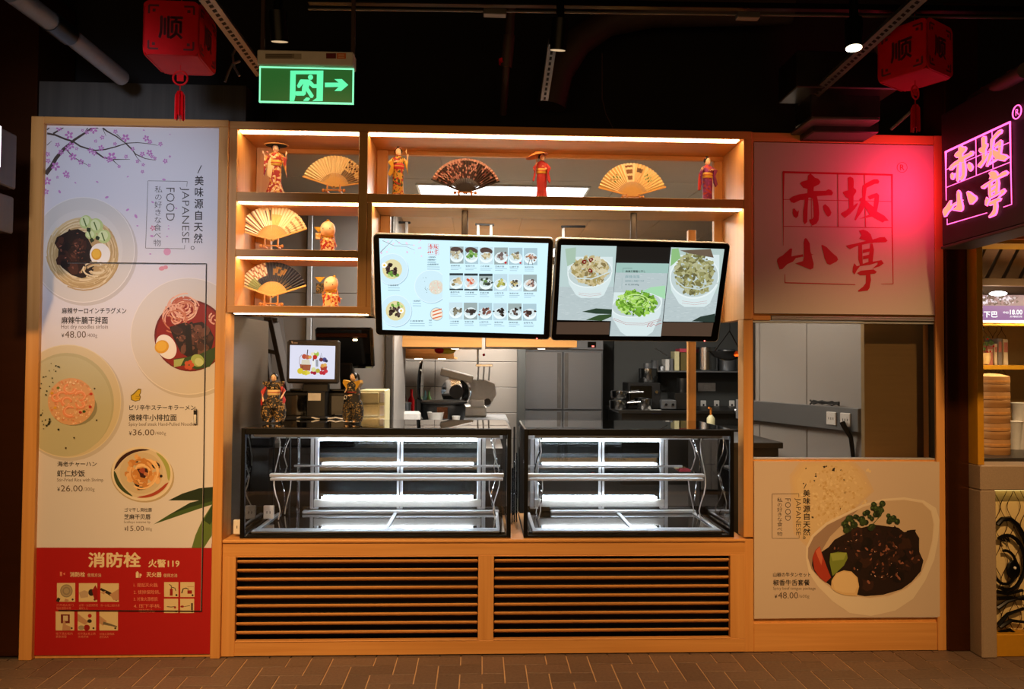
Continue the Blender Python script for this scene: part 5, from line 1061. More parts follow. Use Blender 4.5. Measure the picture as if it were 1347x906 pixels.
tag(MB().tube([(1.22+.02*k, .645+.012*math.sin(k*.8), 1.2145+.004*math.sin(k*1.7)) for k in range(20)], .005, 6).build('white_cable', 'white_plastic', smooth=True), 'white cables lying along the back of the left display case top', 'cable')
bk = thing('service_counter', 'steel work counter behind the left display case carrying the till', 'counter', (1.4, 1.1, 0))
xbox('worktop', 'stainless_dark', 1.0, 2.5, .74, 1.35, .98, 1.02, bk); xbox('cabinet', 'stainless_dark', 1.0, 2.5, .78, 1.33, 0, .98, bk)
# cream drawers
dr = thing('drawer_tower', 'cream plastic drawer unit beside the ponytail warrior doll', 'drawers', (1.66, 1.1, 1.02))
a, b = U(473, 513, 1.0), U(500, 560, 1.0); x0, x1 = a.x, b.x+.03
xbox('case', 'cream_plastic', x0, x1+.0, 1.0, 1.28, 1.02, a.z, dr, .005)
nz_ = 4; hh = (a.z-1.03)/nz_
for i in range(nz_): xbox('drawer', 'cream_plastic', x0+.006, x1-.04, .985, 1.0, 1.028+i*hh, 1.02+(i+1)*hh-.004, dr, .004)
for i in range(nz_): xbox('side_slot', 'white_plastic', x1-.034, x1-.004, .994, 1.0, 1.034+i*hh, 1.014+(i+1)*hh, dr, .003)
# folded wooden ladder against the partition
ld = thing('step_ladder', 'dark weathered wooden folding ladder leaning by the grey partition, left of the till', 'ladder', (.85, 1.3, 0))
mat('old_wood', '4a4038', .7, noise=.25, stretch=(20, 20, 2))
def bar(name, p, q, r, par, m='old_wood'):
    A, B2 = Vector(p), Vector(q); d = (B2-A); M = Matrix.Translation(A) @ d.to_track_quat('Z', 'Y').to_matrix().to_4x4(); return MB().bbox(-r, r, -r*.7, r*.7, 0, d.length, .003, M).build(name, m, par)
pA = [U(358, 415, 1.4), U(371, 560, 1.1), U(362, 415, 1.4), U(348, 560, 1.5)]
bar('rail', (pA[0].x, 1.40, pA[0].z), (pA[1].x+.08, 1.25, 1.0), .032, ld); bar('rail', (pA[0].x+.03, 1.45, pA[0].z), (pA[1].x+.05, 1.20, 1.0), .026, ld)
bar('rail', (U(352, 475, 1.5).x, 1.5, U(352, 460, 1.5).z), (U(346, 560, 1.6).x, 1.6, 1.0), .028, ld); bar('rung', U(346, 460, 1.36), U(372, 466, 1.36), .02, ld); bar('rung', U(350, 510, 1.34), U(376, 512, 1.34), .014, ld); bar('top_step', U(348, 419, 1.38), U(366, 421, 1.38), .02, ld)
bar('rail', (U(352, 475, 1.46).x, 1.46, U(352, 465, 1.46).z), (U(362, 540, 1.4).x, 1.42, 1.0), .015, ld)

# ================================================================ KITCHEN BACK LEFT: canopy, slicer, cooker
for i, (p0, p1, lab) in enumerate(((523, 634, 'left pale wood box canopy with a small downlight, under the menu screens'), (639, 759, 'right pale wood box canopy with a small downlight, under the menu screens'))):
    a, b = U(p0, 456, 2.6), U(p1, 456, 2.6); t = thing('wood_canopy', lab, 'canopy', (a.x, 2.6, a.z), 'pale wood box canopies')
    xbox('front_board', 'wood_x', a.x, b.x, 2.6, 2.62, a.z, a.z+.22, t); xbox('bottom_board', 'wood_x', a.x, b.x, 2.62, 3.6, a.z, a.z+.02, t); xbox('side_board', 'wood_y', a.x, a.x+.02, 2.62, 3.6, a.z+.02, a.z+.22, t); xbox('side_board', 'wood_y', b.x-.02, b.x, 2.62, 3.6, a.z+.02, a.z+.22, t)
    c = ((a.x+b.x)/2+.12, 3.0); MB().tube([(c[0], c[1], a.z-.006), (c[0], c[1], a.z+.0)], .05, 14).build('downlight_rim', 'chrome', t); MB().tube([(c[0], c[1], a.z-.008), (c[0], c[1], a.z-.004)], .035, 14).build('downlight_lamp', 'bulb', t)
a, b = U(526, 471, 3.7), U(597, 471, 3.7)
t = thing('wood_canopy', 'lower wood box canopy with two spots, far left behind the others', 'canopy', (a.x, 3.7, a.z), 'pale wood box canopies')
xbox('front_board', 'wood_x', a.x, b.x, 3.7, 3.72, a.z, a.z+.10, t); xbox('bottom_board', 'wood_x', a.x, b.x, 3.72, 4.9, a.z, a.z+.02, t)
for k in (.3, .75): x = a.x+(b.x-a.x)*k; MB().tube([(x, 4.0, a.z-.006), (x, 4.0, a.z)], .04, 12).build('downlight_lamp', 'bulb', t)
a = U(588, 461, 3.2); tag(MB().ball(a, .085, .05, .035, 10).build('snack_bag', 'bag_y' if 'bag_y' in MATS else 'mustard', smooth=True), 'small yellow and red bag hanging under the pale wood canopies', 'bag')
tag(MB().ball(a-Vector((.07, .03, 0)), .05, .04, .032, 8).build('snack_bag', 'lantern_red', smooth=True), 'red bag beside the yellow one under the wood canopies', 'bag')
WT = 1.03
ct = thing('back_counter', 'steel counter carrying the meat slicer and round cooker', 'counter', (2.0, 3.3, 0))
xbox('worktop', 'stainless', 1.69, 2.62, 2.78, 3.9, WT-.035, WT, ct); xbox('side_worktop', 'stainless', 1.45, 1.689, 2.92, 3.9, WT-.035, WT, ct); xbox('side_cabinet', 'stainless_dark', 1.46, 1.69, 2.95, 3.88, 0, WT-.035, ct); xbox('cabinet', 'stainless_dark', 1.70, 2.60, 2.82, 3.88, 0, WT-.035, ct)
# round cooker with its lid open
ck = thing('round_cooker', 'black round cooker with its tall lid standing open, left of the slicer', 'cooker', (2.0, 3.05, WT))
cx = (U(552, 552, 3.0).x+U(613, 552, 3.0).x)/2
MB().lathe([(.19, 0), (.205, .03), (.21, .12), (.20, .15)], (cx, 3.1, WT), 24).build('body', 'black_plastic', ck, True); MB().lathe([(.20, .15), (.225, .156), (.225, .172), (.19, .18)], (cx, 3.1, WT), 24).build('rim', 'iron', ck, True)
MB().lathe([(.10, .02), (.10, .13)], (cx-.02, 2.97, WT), 16).build('front_plate', 'bronze_light', ck, True) if 'bronze_light' in MATS else None
MB().bbox(cx-.05, cx+.05, 2.885, 2.895, WT+.02, WT+.13, .004).build('control_plate', 'bronze', ck)
M = Matrix.Translation((cx-.21, 3.12, WT+.14)) @ Matrix.Rotation(math.radians(-4), 4, 'Y'); MB().lathe([(.19, 0), (.20, .012), (.18, .03), (.05, .05)], (0, 0, 0), 20, M @ Matrix.Rotation(math.radians(-84), 4, 'Y') @ Matrix.Translation((.22, 0, 0))).build('lid', 'black_gloss', ck, True)
MB().bbox(cx-.26, cx-.20, 3.05, 3.18, WT+.02, WT+.2, .01).build('hinge', 'black_plastic', ck)
# slicer
sl = thing('meat_slicer', 'white and steel meat slicer with round blade and guard on the back counter', 'slicer', (2.3, 3.5, WT)); sx = U(600, 520, 3.4).x; YS = 3.45
xbox('base', 'white_plastic', sx-.14, sx+.30, YS, YS+.4, WT, WT+.10, sl, .015); xbox('motor_box', 'white_plastic', sx+.14, sx+.28, YS, YS+.25, WT+.10, WT+.17, sl, .01)
MB().tube([(sx+.31, YS+.1, WT+.13), (sx+.31, YS+.03, WT+.15)], .035, 12).build('knob', 'black_plastic', sl, True)
MB().tube([(sx-.0, YS+.05, WT+.24), (sx+.01, YS+.07, WT+.24)], .14, 24).build('blade_cover', 'chrome', sl, True); M = Matrix.Translation((sx, YS+.05, WT+.25)); MB().lathe([(.15, 0), (.152, .01), (.06, .03), (.02, .032)], (0, 0, 0), 24, M @ Matrix.Rotation(PI/2, 4, 'X')).build('blade', 'chrome', sl, True)
MB().lathe([(.07, 0), (.07, .02)], (0, 0, .035), 16, M @ Matrix.Rotation(PI/2, 4, 'X')).build('hub', 'iron', sl)
MB().prism([(sx+.12, WT+.12), (sx+.34, WT+.12), (sx+.40, WT+.22), (sx+.38, WT+.33), (sx+.28, WT+.37), (sx+.12, WT+.37)], YS+.08, YS+.085).build('guard_plate', 'frost', sl) if 'frost' in MATS else None
M = Matrix.Translation((sx-.16, YS+.02, WT+.44)) @ Matrix.Rotation(math.radians(14), 4, 'Y'); MB().bbox(0, .33, 0, .12, -.03, .05, .012, M).build('carriage_arm', 'white_plastic', sl)
for k in (0, .055, .11): MB().tube([(sx+.21+k, YS+.05, WT+.36), (sx+.22+k, YS+.05, WT+.52)], .008, 8).build('pusher_rod', 'chrome', sl, True)
xbox('pusher_plate', 'chrome', sx+.19, sx+.36, YS+.02, YS+.10, WT+.50, WT+.525, sl, .004); MB().ball((sx+.27, YS+.05, WT+.62), .014).build('red_knob', 'lantern_red', sl, True); MB().tube([(sx+.21, YS+.05, WT+.5), (sx+.21, YS+.05, WT+.68)], .01, 8).build('post', 'chrome', sl, True)
# small wares in front
def cup(name, lab, px, Y, w, h, m, cat, prof=None, z=WT, grp=None):
    g = U(px, 540, Y); t = MB().lathe(prof or [(w*.4, 0), (w*.5, h*.9), (w*.52, h), (w*.45, h*.96), (w*.36, h*.1)], (g.x, Y, z), 18).build(name, m, smooth=True); return tag(t, lab, cat, grp)
tag(MB().bbox(U(526, 540, 2.85).x, U(553, 540, 2.85).x, 2.82, 2.94, WT, WT+.09, .02).build('napkin_pack', 'paper'), 'crumpled white pack of napkins in front of the round cooker', 'napkins')
cup('plastic_tub', 'wide white tub in front of the round cooker', 573, 2.86, .15, .085, 'white_plastic', 'tub'); cup('paper_cup', 'small white cup right of the wide tub on the back counter', 600, 2.86, .075, .05, 'white_plastic', 'cup')
cup('steel_canister', 'short steel canister behind the napkin pack', 533.5, 3.1, .10, .15, 'stainless', 'canister', [(.05, 0), (.05, .14), (.054, .145), (.054, .16), (.02, .165)])
for px, h_, m, lab in ((531, .30, 'chrome', 'tall glass bottle with red cap left of the open cooker lid'), (541, .27, 'lantern_red', 'slim red bottle just left of the open cooker lid')):
    cup('sauce_bottle', lab, px, 3.5, .07, h_, m, 'bottle', [(.03, 0), (.032, h_*.6), (.012, h_*.78), (.012, h_*.95), (.014, h_)], WT, 'sauce bottles')
for px, m, lab in ((559, 'blue_p', 'light blue squeeze bottle behind the cooker lid'), (564, 'green_p', 'green squeeze bottle behind the cooker lid')):
    mat(m, '5a9ab0' if m[0] == 'b' else '5a8a4a', .4); cup('squeeze_bottle', lab, px, 3.75, .06, .25, m, 'bottle', [(.03, 0), (.03, .16), (.012, .2), (.006, .25)], WT, 'squeeze bottles')

# ================================================================ FRIDGE
fr = thing('steel_fridge', 'tall four-door stainless steel fridge against the kitchen back wall', 'fridge', (3.5, 6.6, 0)); YF = 6.5
fx0, fx1 = 2.935, 4.075
xbox('body', 'stainless_dull', fx0, fx1, YF+.03, 7.25, .08, 1.98, fr); xbox('top_panel', 'stainless_dull', fx0, fx1, YF, YF+.03, 1.77, 1.98, fr, .004)
xm = (fx0+fx1)/2
xbox('kick_plate', 'stainless_dark', fx0+.02, fx1-.02, YF+.06, 7.2, 0, .08, fr)
for a, b in ((fx0+.02, xm-.006), (xm+.006, fx1-.02)):
    for z0, z1 in ((.14, .915), (.93, 1.74)):
        d = xbox('door', 'stainless', a, b, YF-.02, YF+.02, z0, z1, fr, .008)
        hx = b-.07 if a < xm-.1 else a+.02; xbox('handle_channel', 'galvanised', hx, hx+.05, YF-.024, YF-.018, z0+.02, z1-.02, d, .003)
xbox('controller', 'black_gloss', fx1-.22, fx1-.10, YF-.006, YF+.001, 1.80, 1.88, fr, .003); MB().bbox(fx1-.16, fx1-.13, YF-.008, YF-.006, 1.81, 1.825, .001).build('digit_display', 'dot_red', fr)

# ================================================================ KITCHEN RIGHT
YK = 6.2; RT_ = 1.03
rc = thing('kitchen_counter', 'long dark steel counter with pots along the far right of the kitchen', 'counter', (5.0, 6.2, 0)); xbox('worktop', 'stainless_dark', 4.15, 6.6, 5.7, 6.85, RT_-.10, RT_-.06, rc); xbox('cabinet', 'stainless_dark', 4.2, 6.6, 5.75, 6.8, 0, RT_-.1, rc)
zc_ = RT_-.06
ws = thing('wall_shelf', 'steel wall shelf with bowls and trays at the far right of the kitchen', 'shelf', (5.2, 6.6, 1.47)); xbox('board', 'stainless', U(848, 488, 6.5).x, 6.6, 6.4, 6.88, 1.462, 1.482, ws)
for px in (870, 905): p = U(px, 500, 6.8); bar('bracket', (p.x, 6.86, 1.2), (p.x-.12, 6.45, 1.46), .012, ws, 'iron')
def pot(name, lab, px, Y, w, h, z, m='pot_steel', cat='pot', grp='steel pots and pans', lidk=False, hand=False):
    g = U(px, 500, Y); t = thing(name, lab, cat, (g.x, Y, z), grp)
    MB().lathe([(w*.46, 0), (w*.5, .015), (w*.5, h), (w*.53, h+.004), (w*.48, h), (w*.46, .02)], (g.x, Y, z), 22).build('body', m, t, True)
    if lidk: MB().lathe([(w*.53, h+.005), (w*.4, h+.03), (w*.06, h+.04), (w*.05, h+.07), (.004, h+.075)], (g.x, Y, z), 22).build('lid', m, t, True)
    if hand: MB().tube([(g.x+w*.48, Y-.03, z+h*.8), (g.x+w*1.3, Y-.12, z+h*.95)], .012, 8).build('handle', m, t, True)
    return t
pot('stock_pot', 'wide steel pot standing on the small oven', 852.5, YK, .26, .19, 1.32); pot('sauce_pan', 'steel pan with lid beside the white tray', 848, 5.9, .20, .14, zc_, lidk=False, hand=False)
pot('frying_pan', 'upper steel pan of the stacked pans left of the oven', 815, 5.95, .23, .09, zc_+.15, hand=True); pot('frying_pan', 'lower steel pan of the stacked pans left of the oven', 813, 5.95, .23, .11, zc_+.0, hand=True)
pot('stock_pot', 'tall grey pot under the wall shelf, half hidden by the wooden post', 898, 6.3, .16, .2, 1.18, 'stainless_dark'); pot('stock_pot', 'large steel pot on the shelf right of the wooden post', 928, 6.6, .34, .33, 1.483); pot('stock_pot', 'second large steel pot at the right end of the shelf', 956, 6.65, .24, .30, 1.483, 'stainless_dull')
xb = U(897, 500, 6.3); tag(xbox('storage_bin', 'stainless_dark', xb.x-.15, xb.x+.15, 6.1, 6.5, zc_, 1.18), 'dark steel bin under the grey pot by the wooden post', 'bin')
ov = thing('small_oven', 'dark grey counter oven under the wide steel pot', 'oven', (4.8, YK, zc_)); a, b = U(826, 521, 6.0), U(869, 548, 6.0)
xbox('body', 'iron', a.x, b.x, 6.0, 6.4, zc_, 1.32, ov, .01); xbox('door_glass', 'black_gloss', a.x+.03, b.x-.12, 5.99, 6.0, zc_+.05, 1.28, ov, .004); MB().tube([(b.x-.06, 5.97, 1.2), (b.x-.06, 6.0, 1.2)], .02, 12).build('dial', 'chrome', ov)
a, b = U(870, 526, 5.9), U(890, 541, 5.9); fy = thing('steel_box', 'squat steel cooker box with two knobs beside the small oven', 'cooker', (a.x, 5.9, zc_)); xbox('body', 'stainless', a.x, b.x, 5.9, 6.2, zc_, a.z, fy, .01)
for k in (.3, .75): MB().tube([(a.x+(b.x-a.x)*k, 5.88, a.z-.06), (a.x+(b.x-a.x)*k, 5.9, a.z-.06)], .018, 10).build('knob', 'black_plastic', fy)
a, b = U(856, 539, 5.78), U(869, 552, 5.78); bxx = thing('tissue_box', 'white and blue carton standing in front of the small oven', 'box', (a.x, 5.78, zc_)); xbox('carton', 'white_plastic', a.x, b.x, 5.75, 5.85, zc_, a.z, bxx, .003); mat('blue_ink', '2a3a8a', .5); xbox('blue_band', 'blue_ink', a.x, b.x, 5.747, 5.75, a.z-.05, a.z-.03, bxx, .001)
a, b = U(871, 541, 5.76), U(905, 552, 5.76); tag(xbox('metal_tray', 'stainless_dull', a.x, b.x+.2, 5.76, 6.0, zc_, a.z), 'long low metal tray at the right end of the kitchen counter', 'tray')
for i, (px, w, h, m, lab) in enumerate(((852, .13, .10, 'stainless', 'leftmost steel bowl on the wall shelf'), (861, .10, .14, 'stainless', 'steel ladle pot second on the wall shelf'), (871, .09, .06, 'chrome', 'small bright bowl third on the wall shelf'))):
    pot('steel_bowl', lab, px, 6.55, w, h, 1.483, m, 'bowl', 'bowls on the wall shelf')
for px0, px1, h, m, lab in ((875, 880, .16, 'white_plastic', 'narrow white container on the wall shelf'), (881, 885, .17, 'stainless', 'narrow steel container on the wall shelf'), (887, 893, .27, 'cream_plastic', 'tall pale tray stood on edge on the wall shelf'), (895, 906, .26, 'olive', 'olive folder with pink top on the wall shelf')):
    if m == 'olive': mat('olive', '6a5a28', .6); mat('pinkp', 'c03a50', .5)
    a, b = U(px0, 480, 6.5), U(px1, 480, 6.5); t = xbox('shelf_container', m, a.x, b.x, 6.48, 6.7, 1.483, 1.483+h); tag(t, lab, 'container', 'containers on the wall shelf')
    if m == 'olive': xbox('pink_top', 'pinkp', a.x-.02, b.x+.02, 6.47, 6.7, 1.483+h, 1.483+h+.05, t)
p, q = U(861, 458, 6.4), U(878, 468, 6.4); tag(MB().tube([p, q], .008, 6).build('ladle', 'chrome', smooth=True), 'long steel ladle leaning over the wall shelf', 'ladle')
for px, lab in ((925.5, 'leftmost white wall socket right of the wooden post'), (943, 'middle white wall socket right of the wooden post'), (963, 'right white wall socket behind the tap')):
    a = U(px, 532, 6.88); t = thing('wall_socket', lab, 'socket', a, 'sockets on the dark kitchen wall'); xbox('plate', 'white_plastic', a.x-.04, a.x+.04, 6.88, 6.9, a.z-.06, a.z+.06, t, .006); xbox('slot', 'black_plastic', a.x-.012, a.x+.012, 6.878, 6.88, a.z-.02, a.z+.01, t, .001)
a = U(930, 509, 6.88); t = thing('switch_panel', 'wide pale switch panel on the dark kitchen wall', 'switch', a, None); xbox('plate', 'white_matt', a.x-.13, a.x+.13, 6.88, 6.9, a.z-.06, a.z+.06, t, .005); xbox('rocker', 'white_plastic', a.x-.05, a.x+.05, 6.875, 6.88, a.z-.03, a.z+.03, t, .002)
sk = thing('kitchen_tap', 'curved chrome tap at the right edge of the bay', 'tap', U(972, 555, 5.5)); p = U(968, 540, 5.5); MB().tube([p, p+Vector((.04, 0, .01)), p+Vector((.09, -.02, -.06)), p+Vector((.11, -.02, -.16))], .018, 10).build('spout', 'chrome', sk, True); MB().ball(p, .03).build('joint', 'chrome', sk, True)
g = U(935, 550, 5.2); sb = thing('soap_bottle', 'clear soap bottle with orange pump above the right display case', 'bottle', (g.x, 5.2, g.z-.05)); MB().lathe([(.05, -.12), (.05, 0), (.02, .04)], (g.x, 5.2, g.z), 14).build('bottle', 'cream_plastic', sb, True); mat('orange_p', 'd87a20', .4); MB().tube([(g.x, 5.2, g.z+.04), (g.x, 5.2, g.z+.12), (g.x-.03, 5.18, g.z+.13)], .014, 8).build('pump', 'orange_p', sb, True)
xbox('shelf_under_soap', 'stainless_dark', g.x-.2, g.x+.6, 5.0, 5.6, g.z-.15, g.z-.121) and None
bpy.data.objects['shelf_under_soap'].name = 'steel_ledge'; xbox('leg', 'stainless_dark', g.x-.18, g.x-.14, 5.5, 5.56, 0, g.z-.15, bpy.data.objects['steel_ledge']); xbox('leg', 'stainless_dark', g.x+.5, g.x+.54, 5.5, 5.56, 0, g.z-.15, bpy.data.objects['steel_ledge']); tag(bpy.data.objects['steel_ledge'], 'steel ledge carrying the orange-topped soap bottle', 'ledge')
g = U(957, 462, 3.2); wk_ = thing('hanging_pan', 'dark hanging pan glowing red orange behind the right post', 'pan', g); MB().lathe([(.04, -.09), (.14, -.05), (.19, .0), (.185, .0), (.13, -.04)], g, 20).build('pan', 'black_gloss', wk_, True)
for k in (-1, 1): MB().tube([g+Vector((k*.13, 0, 0)), g+Vector((.02, 0, .20))], .006, 6).build('hanger', 'iron', wk_)
MB().tube([g+Vector((.02, 0, .19)), (g.x+.02, g.y, 2.812)], .005, 6).build('hanging_wire', 'iron', wk_)
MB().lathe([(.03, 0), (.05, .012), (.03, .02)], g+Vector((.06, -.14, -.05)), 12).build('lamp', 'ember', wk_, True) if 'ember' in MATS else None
# kitchen ceiling: light panels and the hanging canopy frame
a = U(546, 243, 1.2)
for i, (x, y, lab) in enumerate(((1.90, 1.19, 'bright square ceiling light panel seen through the top shelf'), (2.0, 4.0, 'rear ceiling light panel deeper in the kitchen'))):
    t = thing('ceiling_light', lab, 'light', (x, y, 2.80), 'kitchen ceiling light panels'); xbox('frame', 'aluminium', x-.01, x+1.22, y-.01, y+.62, 2.802, 2.812, t); xbox('diffuser', 'panel_white', x+.01, x+1.20, y+.01, y+.60, 2.798, 2.803, t, .001)
fr_ = thing('pipe_frame', 'pale metal pipe frame hanging behind the screens', 'frame', (2.3, 2.2, 2.3))
for p0, p1 in (((519, 292), (519, 320)), ((535, 292), (535, 320)), ((629, 296), (629, 330)), ((646, 296), (646, 330)), ((741, 300), (741, 330))):
    a, b = U(*p0, 2.2), U(*p1, 2.2); bar('upright', a, b, .016, fr_, 'partition')
for p0, p1 in (((515, 292), (540, 293)), ((625, 295), (650, 296)), ((738, 298), (770, 298))): bar('crossbar', U(*p0, 2.2), U(*p1, 2.2), .012, fr_, 'iron')
for p0 in (549, ): pass
hp = thing('hood_panel', 'pale beige hood panels high behind the menu screens', 'hood', (2.4, 2.4, 2.1)); a, b = U(512, 285, 2.4), U(945, 340, 2.4)
for k in range(4): x0 = a.x+(b.x-a.x)*k/4; xbox('panel', 'wood_pale', x0+.004, a.x+(b.x-a.x)*(k+1)/4-.004, 2.4, 2.43, 2.0, 2.42, hp) if 'wood_pale' in MATS else None

# ================================================================ EXIT SIGN
ex = thing('exit_sign', 'hanging green glass exit sign with running figure and arrow', 'sign', (1.45, -1.05, 2.8)); YE = -1.05
def EX(px, py): return U(px, py, YE)
a, b = EX(341.5, 87.5), EX(465, 137)
xbox('glass_plate', 'exit_plate', a.x, b.x, YE, YE+.006, b.z, a.z, ex, .001)
for q in ((a.x, b.x, b.z, b.z+.005), (a.x, a.x+.005, b.z, a.z), (b.x-.005, b.x, b.z, a.z), (a.x, b.x, a.z-.005, a.z)): MB().box(q[0], q[1], YE-.003, YE+.008, q[2], q[3]).build('lit_edge', 'exit_edge', ex)
t2 = EX(341.5, 69); xbox('housing', 'white_matt', a.x-.002, b.x+.002, YE-.03, YE+.04, a.z, t2.z, ex, .004)
for px in (345, 464): p = EX(px, 60); MB().bbox(p.x-.008, p.x+.008, YE, YE+.015, t2.z, 4.4, .002).build('suspension_bar', 'pipe_dark', ex)
P = Print((0, YE-.001, 0), NF); P.step = 4e-5
def GX(*a): return [(380+x/14.967, 85+y/14.964) for x, y in a]
G_ = '2ae88a'
P.poly(GX((30,118),(680,118),(668,718),(460,718),(545,655),(552,190),(137,190),(130,620),(105,718),(15,718)), G_)
P.ell(*GX((427,250))[0], 3.4, None, G_); P.poly(GX((235,290),(400,295),(430,312),(500,385),(555,385),(555,462),(470,462),(405,405),(390,455),(490,610),(470,655),(425,655),(340,515),(335,580),(300,612),(145,612),(115,570),(140,525),(255,525),(262,440),(290,370),(210,462),(175,455),(160,415),(215,305)), G_)
P.poly(GX((285,700),(345,645),(400,650),(420,675),(385,715),(290,715)), G_); P.poly(GX((710,355),(980,355),(895,285),(1045,285),(1170,400),(1030,520),(895,520),(980,440),(710,445)), G_)
P.build('pictogram', 'exit_print', ex) if 0 else None
o = P.mb; o.hascol = False; o.c = []; pg = o.build('pictogram', 'exit_green', ex)
P = Print((0, YE-.031, 0), NF); P.rect(349, 70.6, 396, 77, '8a8070'); P.rect(387, 70.6, 396.5, 78, 'a8a090'); P.rect(429, 70, 442, 77, '6a1a14'); P.rect(443, 70, 455, 77.4, 'd87030')
for k in range(4): P.line([(350, 71.6+1.6*k), (384, 71.6+1.6*k)], .5, '3a342c')
for k in range(3): P.line([(445, 72+1.8*k), (453, 72+1.8*k)], .6, 'f0d8b0')
P.build('rating_label', 'print', ex)
l = bpy.data.lights.new('exit_led', 'AREA'); l.shape = 'RECTANGLE'; l.size = .36; l.size_y = .01; l.energy = .25; l.color = (.1, 1, .35); o = bpy.data.objects.new('exit_led', l); COL.objects.link(o); o.location = ((a.x+b.x)/2, YE+.02, a.z-.004); o.parent = ex; o.matrix_parent_inverse = Matrix.Translation(-ex.location)

# ================================================================ LANTERNS
def lantern(label, c, s, rz, hz):
    t = thing('paper_lantern', label, 'lantern', c, 'red square lanterns', rz=math.radians(rz), world=False); h = s/2
    def rr(s, r=.028): return [(sx*(s-r)+r*math.cos(t_), sz*(s-r)+r*math.sin(t_)) for sx, sz, a0 in ((1, 1, 0), (-1, 1, 90), (-1, -1, 180), (1, -1, 270)) for t_ in [math.radians(a0+22.5*k) for k in range(5)]]
    MB().prism(rr(h-.004, .012), -h+.01, h-.01).build('inner_box', 'lantern_glow', t)
    for k in range(4):
        M = Matrix.Rotation(k*PI/2, 4, 'Z'); f = MB().prism(rr(h), -h, -h+.006, M).build('side_panel', 'lantern_red', t)
        g = MB(); vs, fs = glyphs('顺', .03); w = s*.46
        g.add([(-w/2+x*w*.98, -h-.0012, -w*.36+y*w) for x, y in vs], fs, M); g.build('cut_character', 'lantern_dark', f)
        g = MB()
        for sx in (-1, 1):
            for sz in (-1, 1):
                g.box(min(sx*h*.8, sx*h*.45), max(sx*h*.8, sx*h*.45), -h-.0012, -h-.0002, sz*h*.8-.004, sz*h*.8+.004, M); g.box(sx*h*.8-.004, sx*h*.8+.004, -h-.0012, -h-.0002, min(sz*h*.8, sz*h*.5), max(sz*h*.8, sz*h*.5), M); g.box(sx*h*.62-.006, sx*h*.62+.006, -h-.0012, -h-.0002, sz*h*.62-.006, sz*h*.62+.006, M)
        g.build('corner_fret', 'lantern_dark', f, kind='stuff')
    MB().bbox(-h+.008, h-.008, -h+.008, h-.008, -h, -h+.005, .002).build('bottom_panel', 'lantern_red', t)
    MB().tube([(0, 0, h-.01), (0, 0, h+hz)], .0025, 6).build('cord', 'lantern_red', t)
    ring = [(.030*math.cos(k*PI/10), 0, -h-.055+.030*math.sin(k*PI/10)) for k in range(21)]
    MB().tube([(0, 0, -h), (0, 0, -h-.025)], .002, 6).build('tassel_cord', 'lantern_red', t); MB().tube(ring, .004, 6, cap=False).build('medallion_ring', 'lantern_red', t, True)
    MB().bbox(-.014, .014, -.002, .002, -h-.069, -h-.041, .001).build('medallion_square', 'lantern_red', t); MB().tube([(0, 0, -h-.084), (0, 0, -h-.11)], .002, 6).build('tassel_cord', 'lantern_red', t)
    for k in range(4):
        M = Matrix.Rotation(k*PI/4+.2, 4, 'Z'); MB().prism([(-.020, -h-.13), (-.010, -h-.112), (.010, -h-.112), (.020, -h-.13), (.021, -h-.235), (.013, -h-.235), (.013, -h-.215), (-.013, -h-.215), (-.013, -h-.235), (-.021, -h-.235)], -.001, .001, M).build('tassel_strip', 'lantern_red', t)
    return t
mat('lantern_glow', '8a0a0c', .7)
c = AD(216, 34, 3.15); lantern('square red paper lantern hanging over the white menu poster, upper left', c+Vector((.03, .1, -.012)), .225, 2, 1.2)
c = AD(1224, 68, 3.35); lantern('square red paper lantern hanging by the pink neon sign, upper right', c+Vector((.0, .12, .03)), .225, 32, 1.2)

# ================================================================ CEILING SERVICES
def pipe(name, lab, cat, pts, r, m, grp=None): return tag(MB().tube(pts, r, 14).build(name, m, smooth=True), lab, cat, grp)
p = thing('conduit_pipe', 'thick dull grey pipe running diagonally across the dark ceiling, upper left', 'pipe', AD(90, 50, 3.4), 'ceiling pipes'); A1, A2, A3 = AD(15, -10, 3.0), AD(88, 42, 3.35), AD(160, 102, 3.8)
MB().tube([A1, AD(66, 28, 3.22)], .042, 14).build('pipe', 'pipe_grey', p, True); MB().tube([AD(64, 26, 3.21), AD(90, 46, 3.37)], .047, 14).build('coupling', 'black_paint', p, True); MB().tube([AD(88, 44, 3.36), A3], .040, 14).build('pipe', 'pipe_grey', p, True)
def channel(lab, a, b, w, n_, grp='slotted channels'):
    a, b = Vector(a), Vector(b); d = (b-a); L = d.length; d.normalize(); s = d.cross(Vector((0, 1, 0))).normalized(); nn = s.cross(d)
    t = thing('slotted_channel', lab, 'channel', a, grp); M = Matrix((( d.x, s.x, nn.x, a.x), (d.y, s.y, nn.y, a.y), (d.z, s.z, nn.z, a.z), (0, 0, 0, 1)))
    MB().bbox(0, L, -w/2, w/2, -.002, .002, .0008, M).build('web', 'galvanised', t)
    for sg in (-1, 1): MB().bbox(0, L, sg*w/2-.002, sg*w/2+.002, -.002, .03, .0008, M).build('flange', 'galvanised', t)
    sl_ = MB()
    for k in range(n_): x = L*(k+.5)/n_; sl_.box(x-L/n_*.28, x+L/n_*.28, -w*.16, w*.16, -.003, .003, M)
    sl_.build('slots', 'black_void', t, kind='stuff')
channel('slotted steel channel running diagonally down behind the exit sign', AD(262, -14, 2.9), AD(344, 98, 3.7), .05, 22)
channel('slotted steel channel hanging in the middle of the dark ceiling', AD(727, 58, 3.4), AD(716, 132, 3.8), .035, 11)
channel('long slotted steel channel running diagonally over the right lantern', AD(1216, -6, 3.1), AD(1055, 140, 4.2), .045, 34)
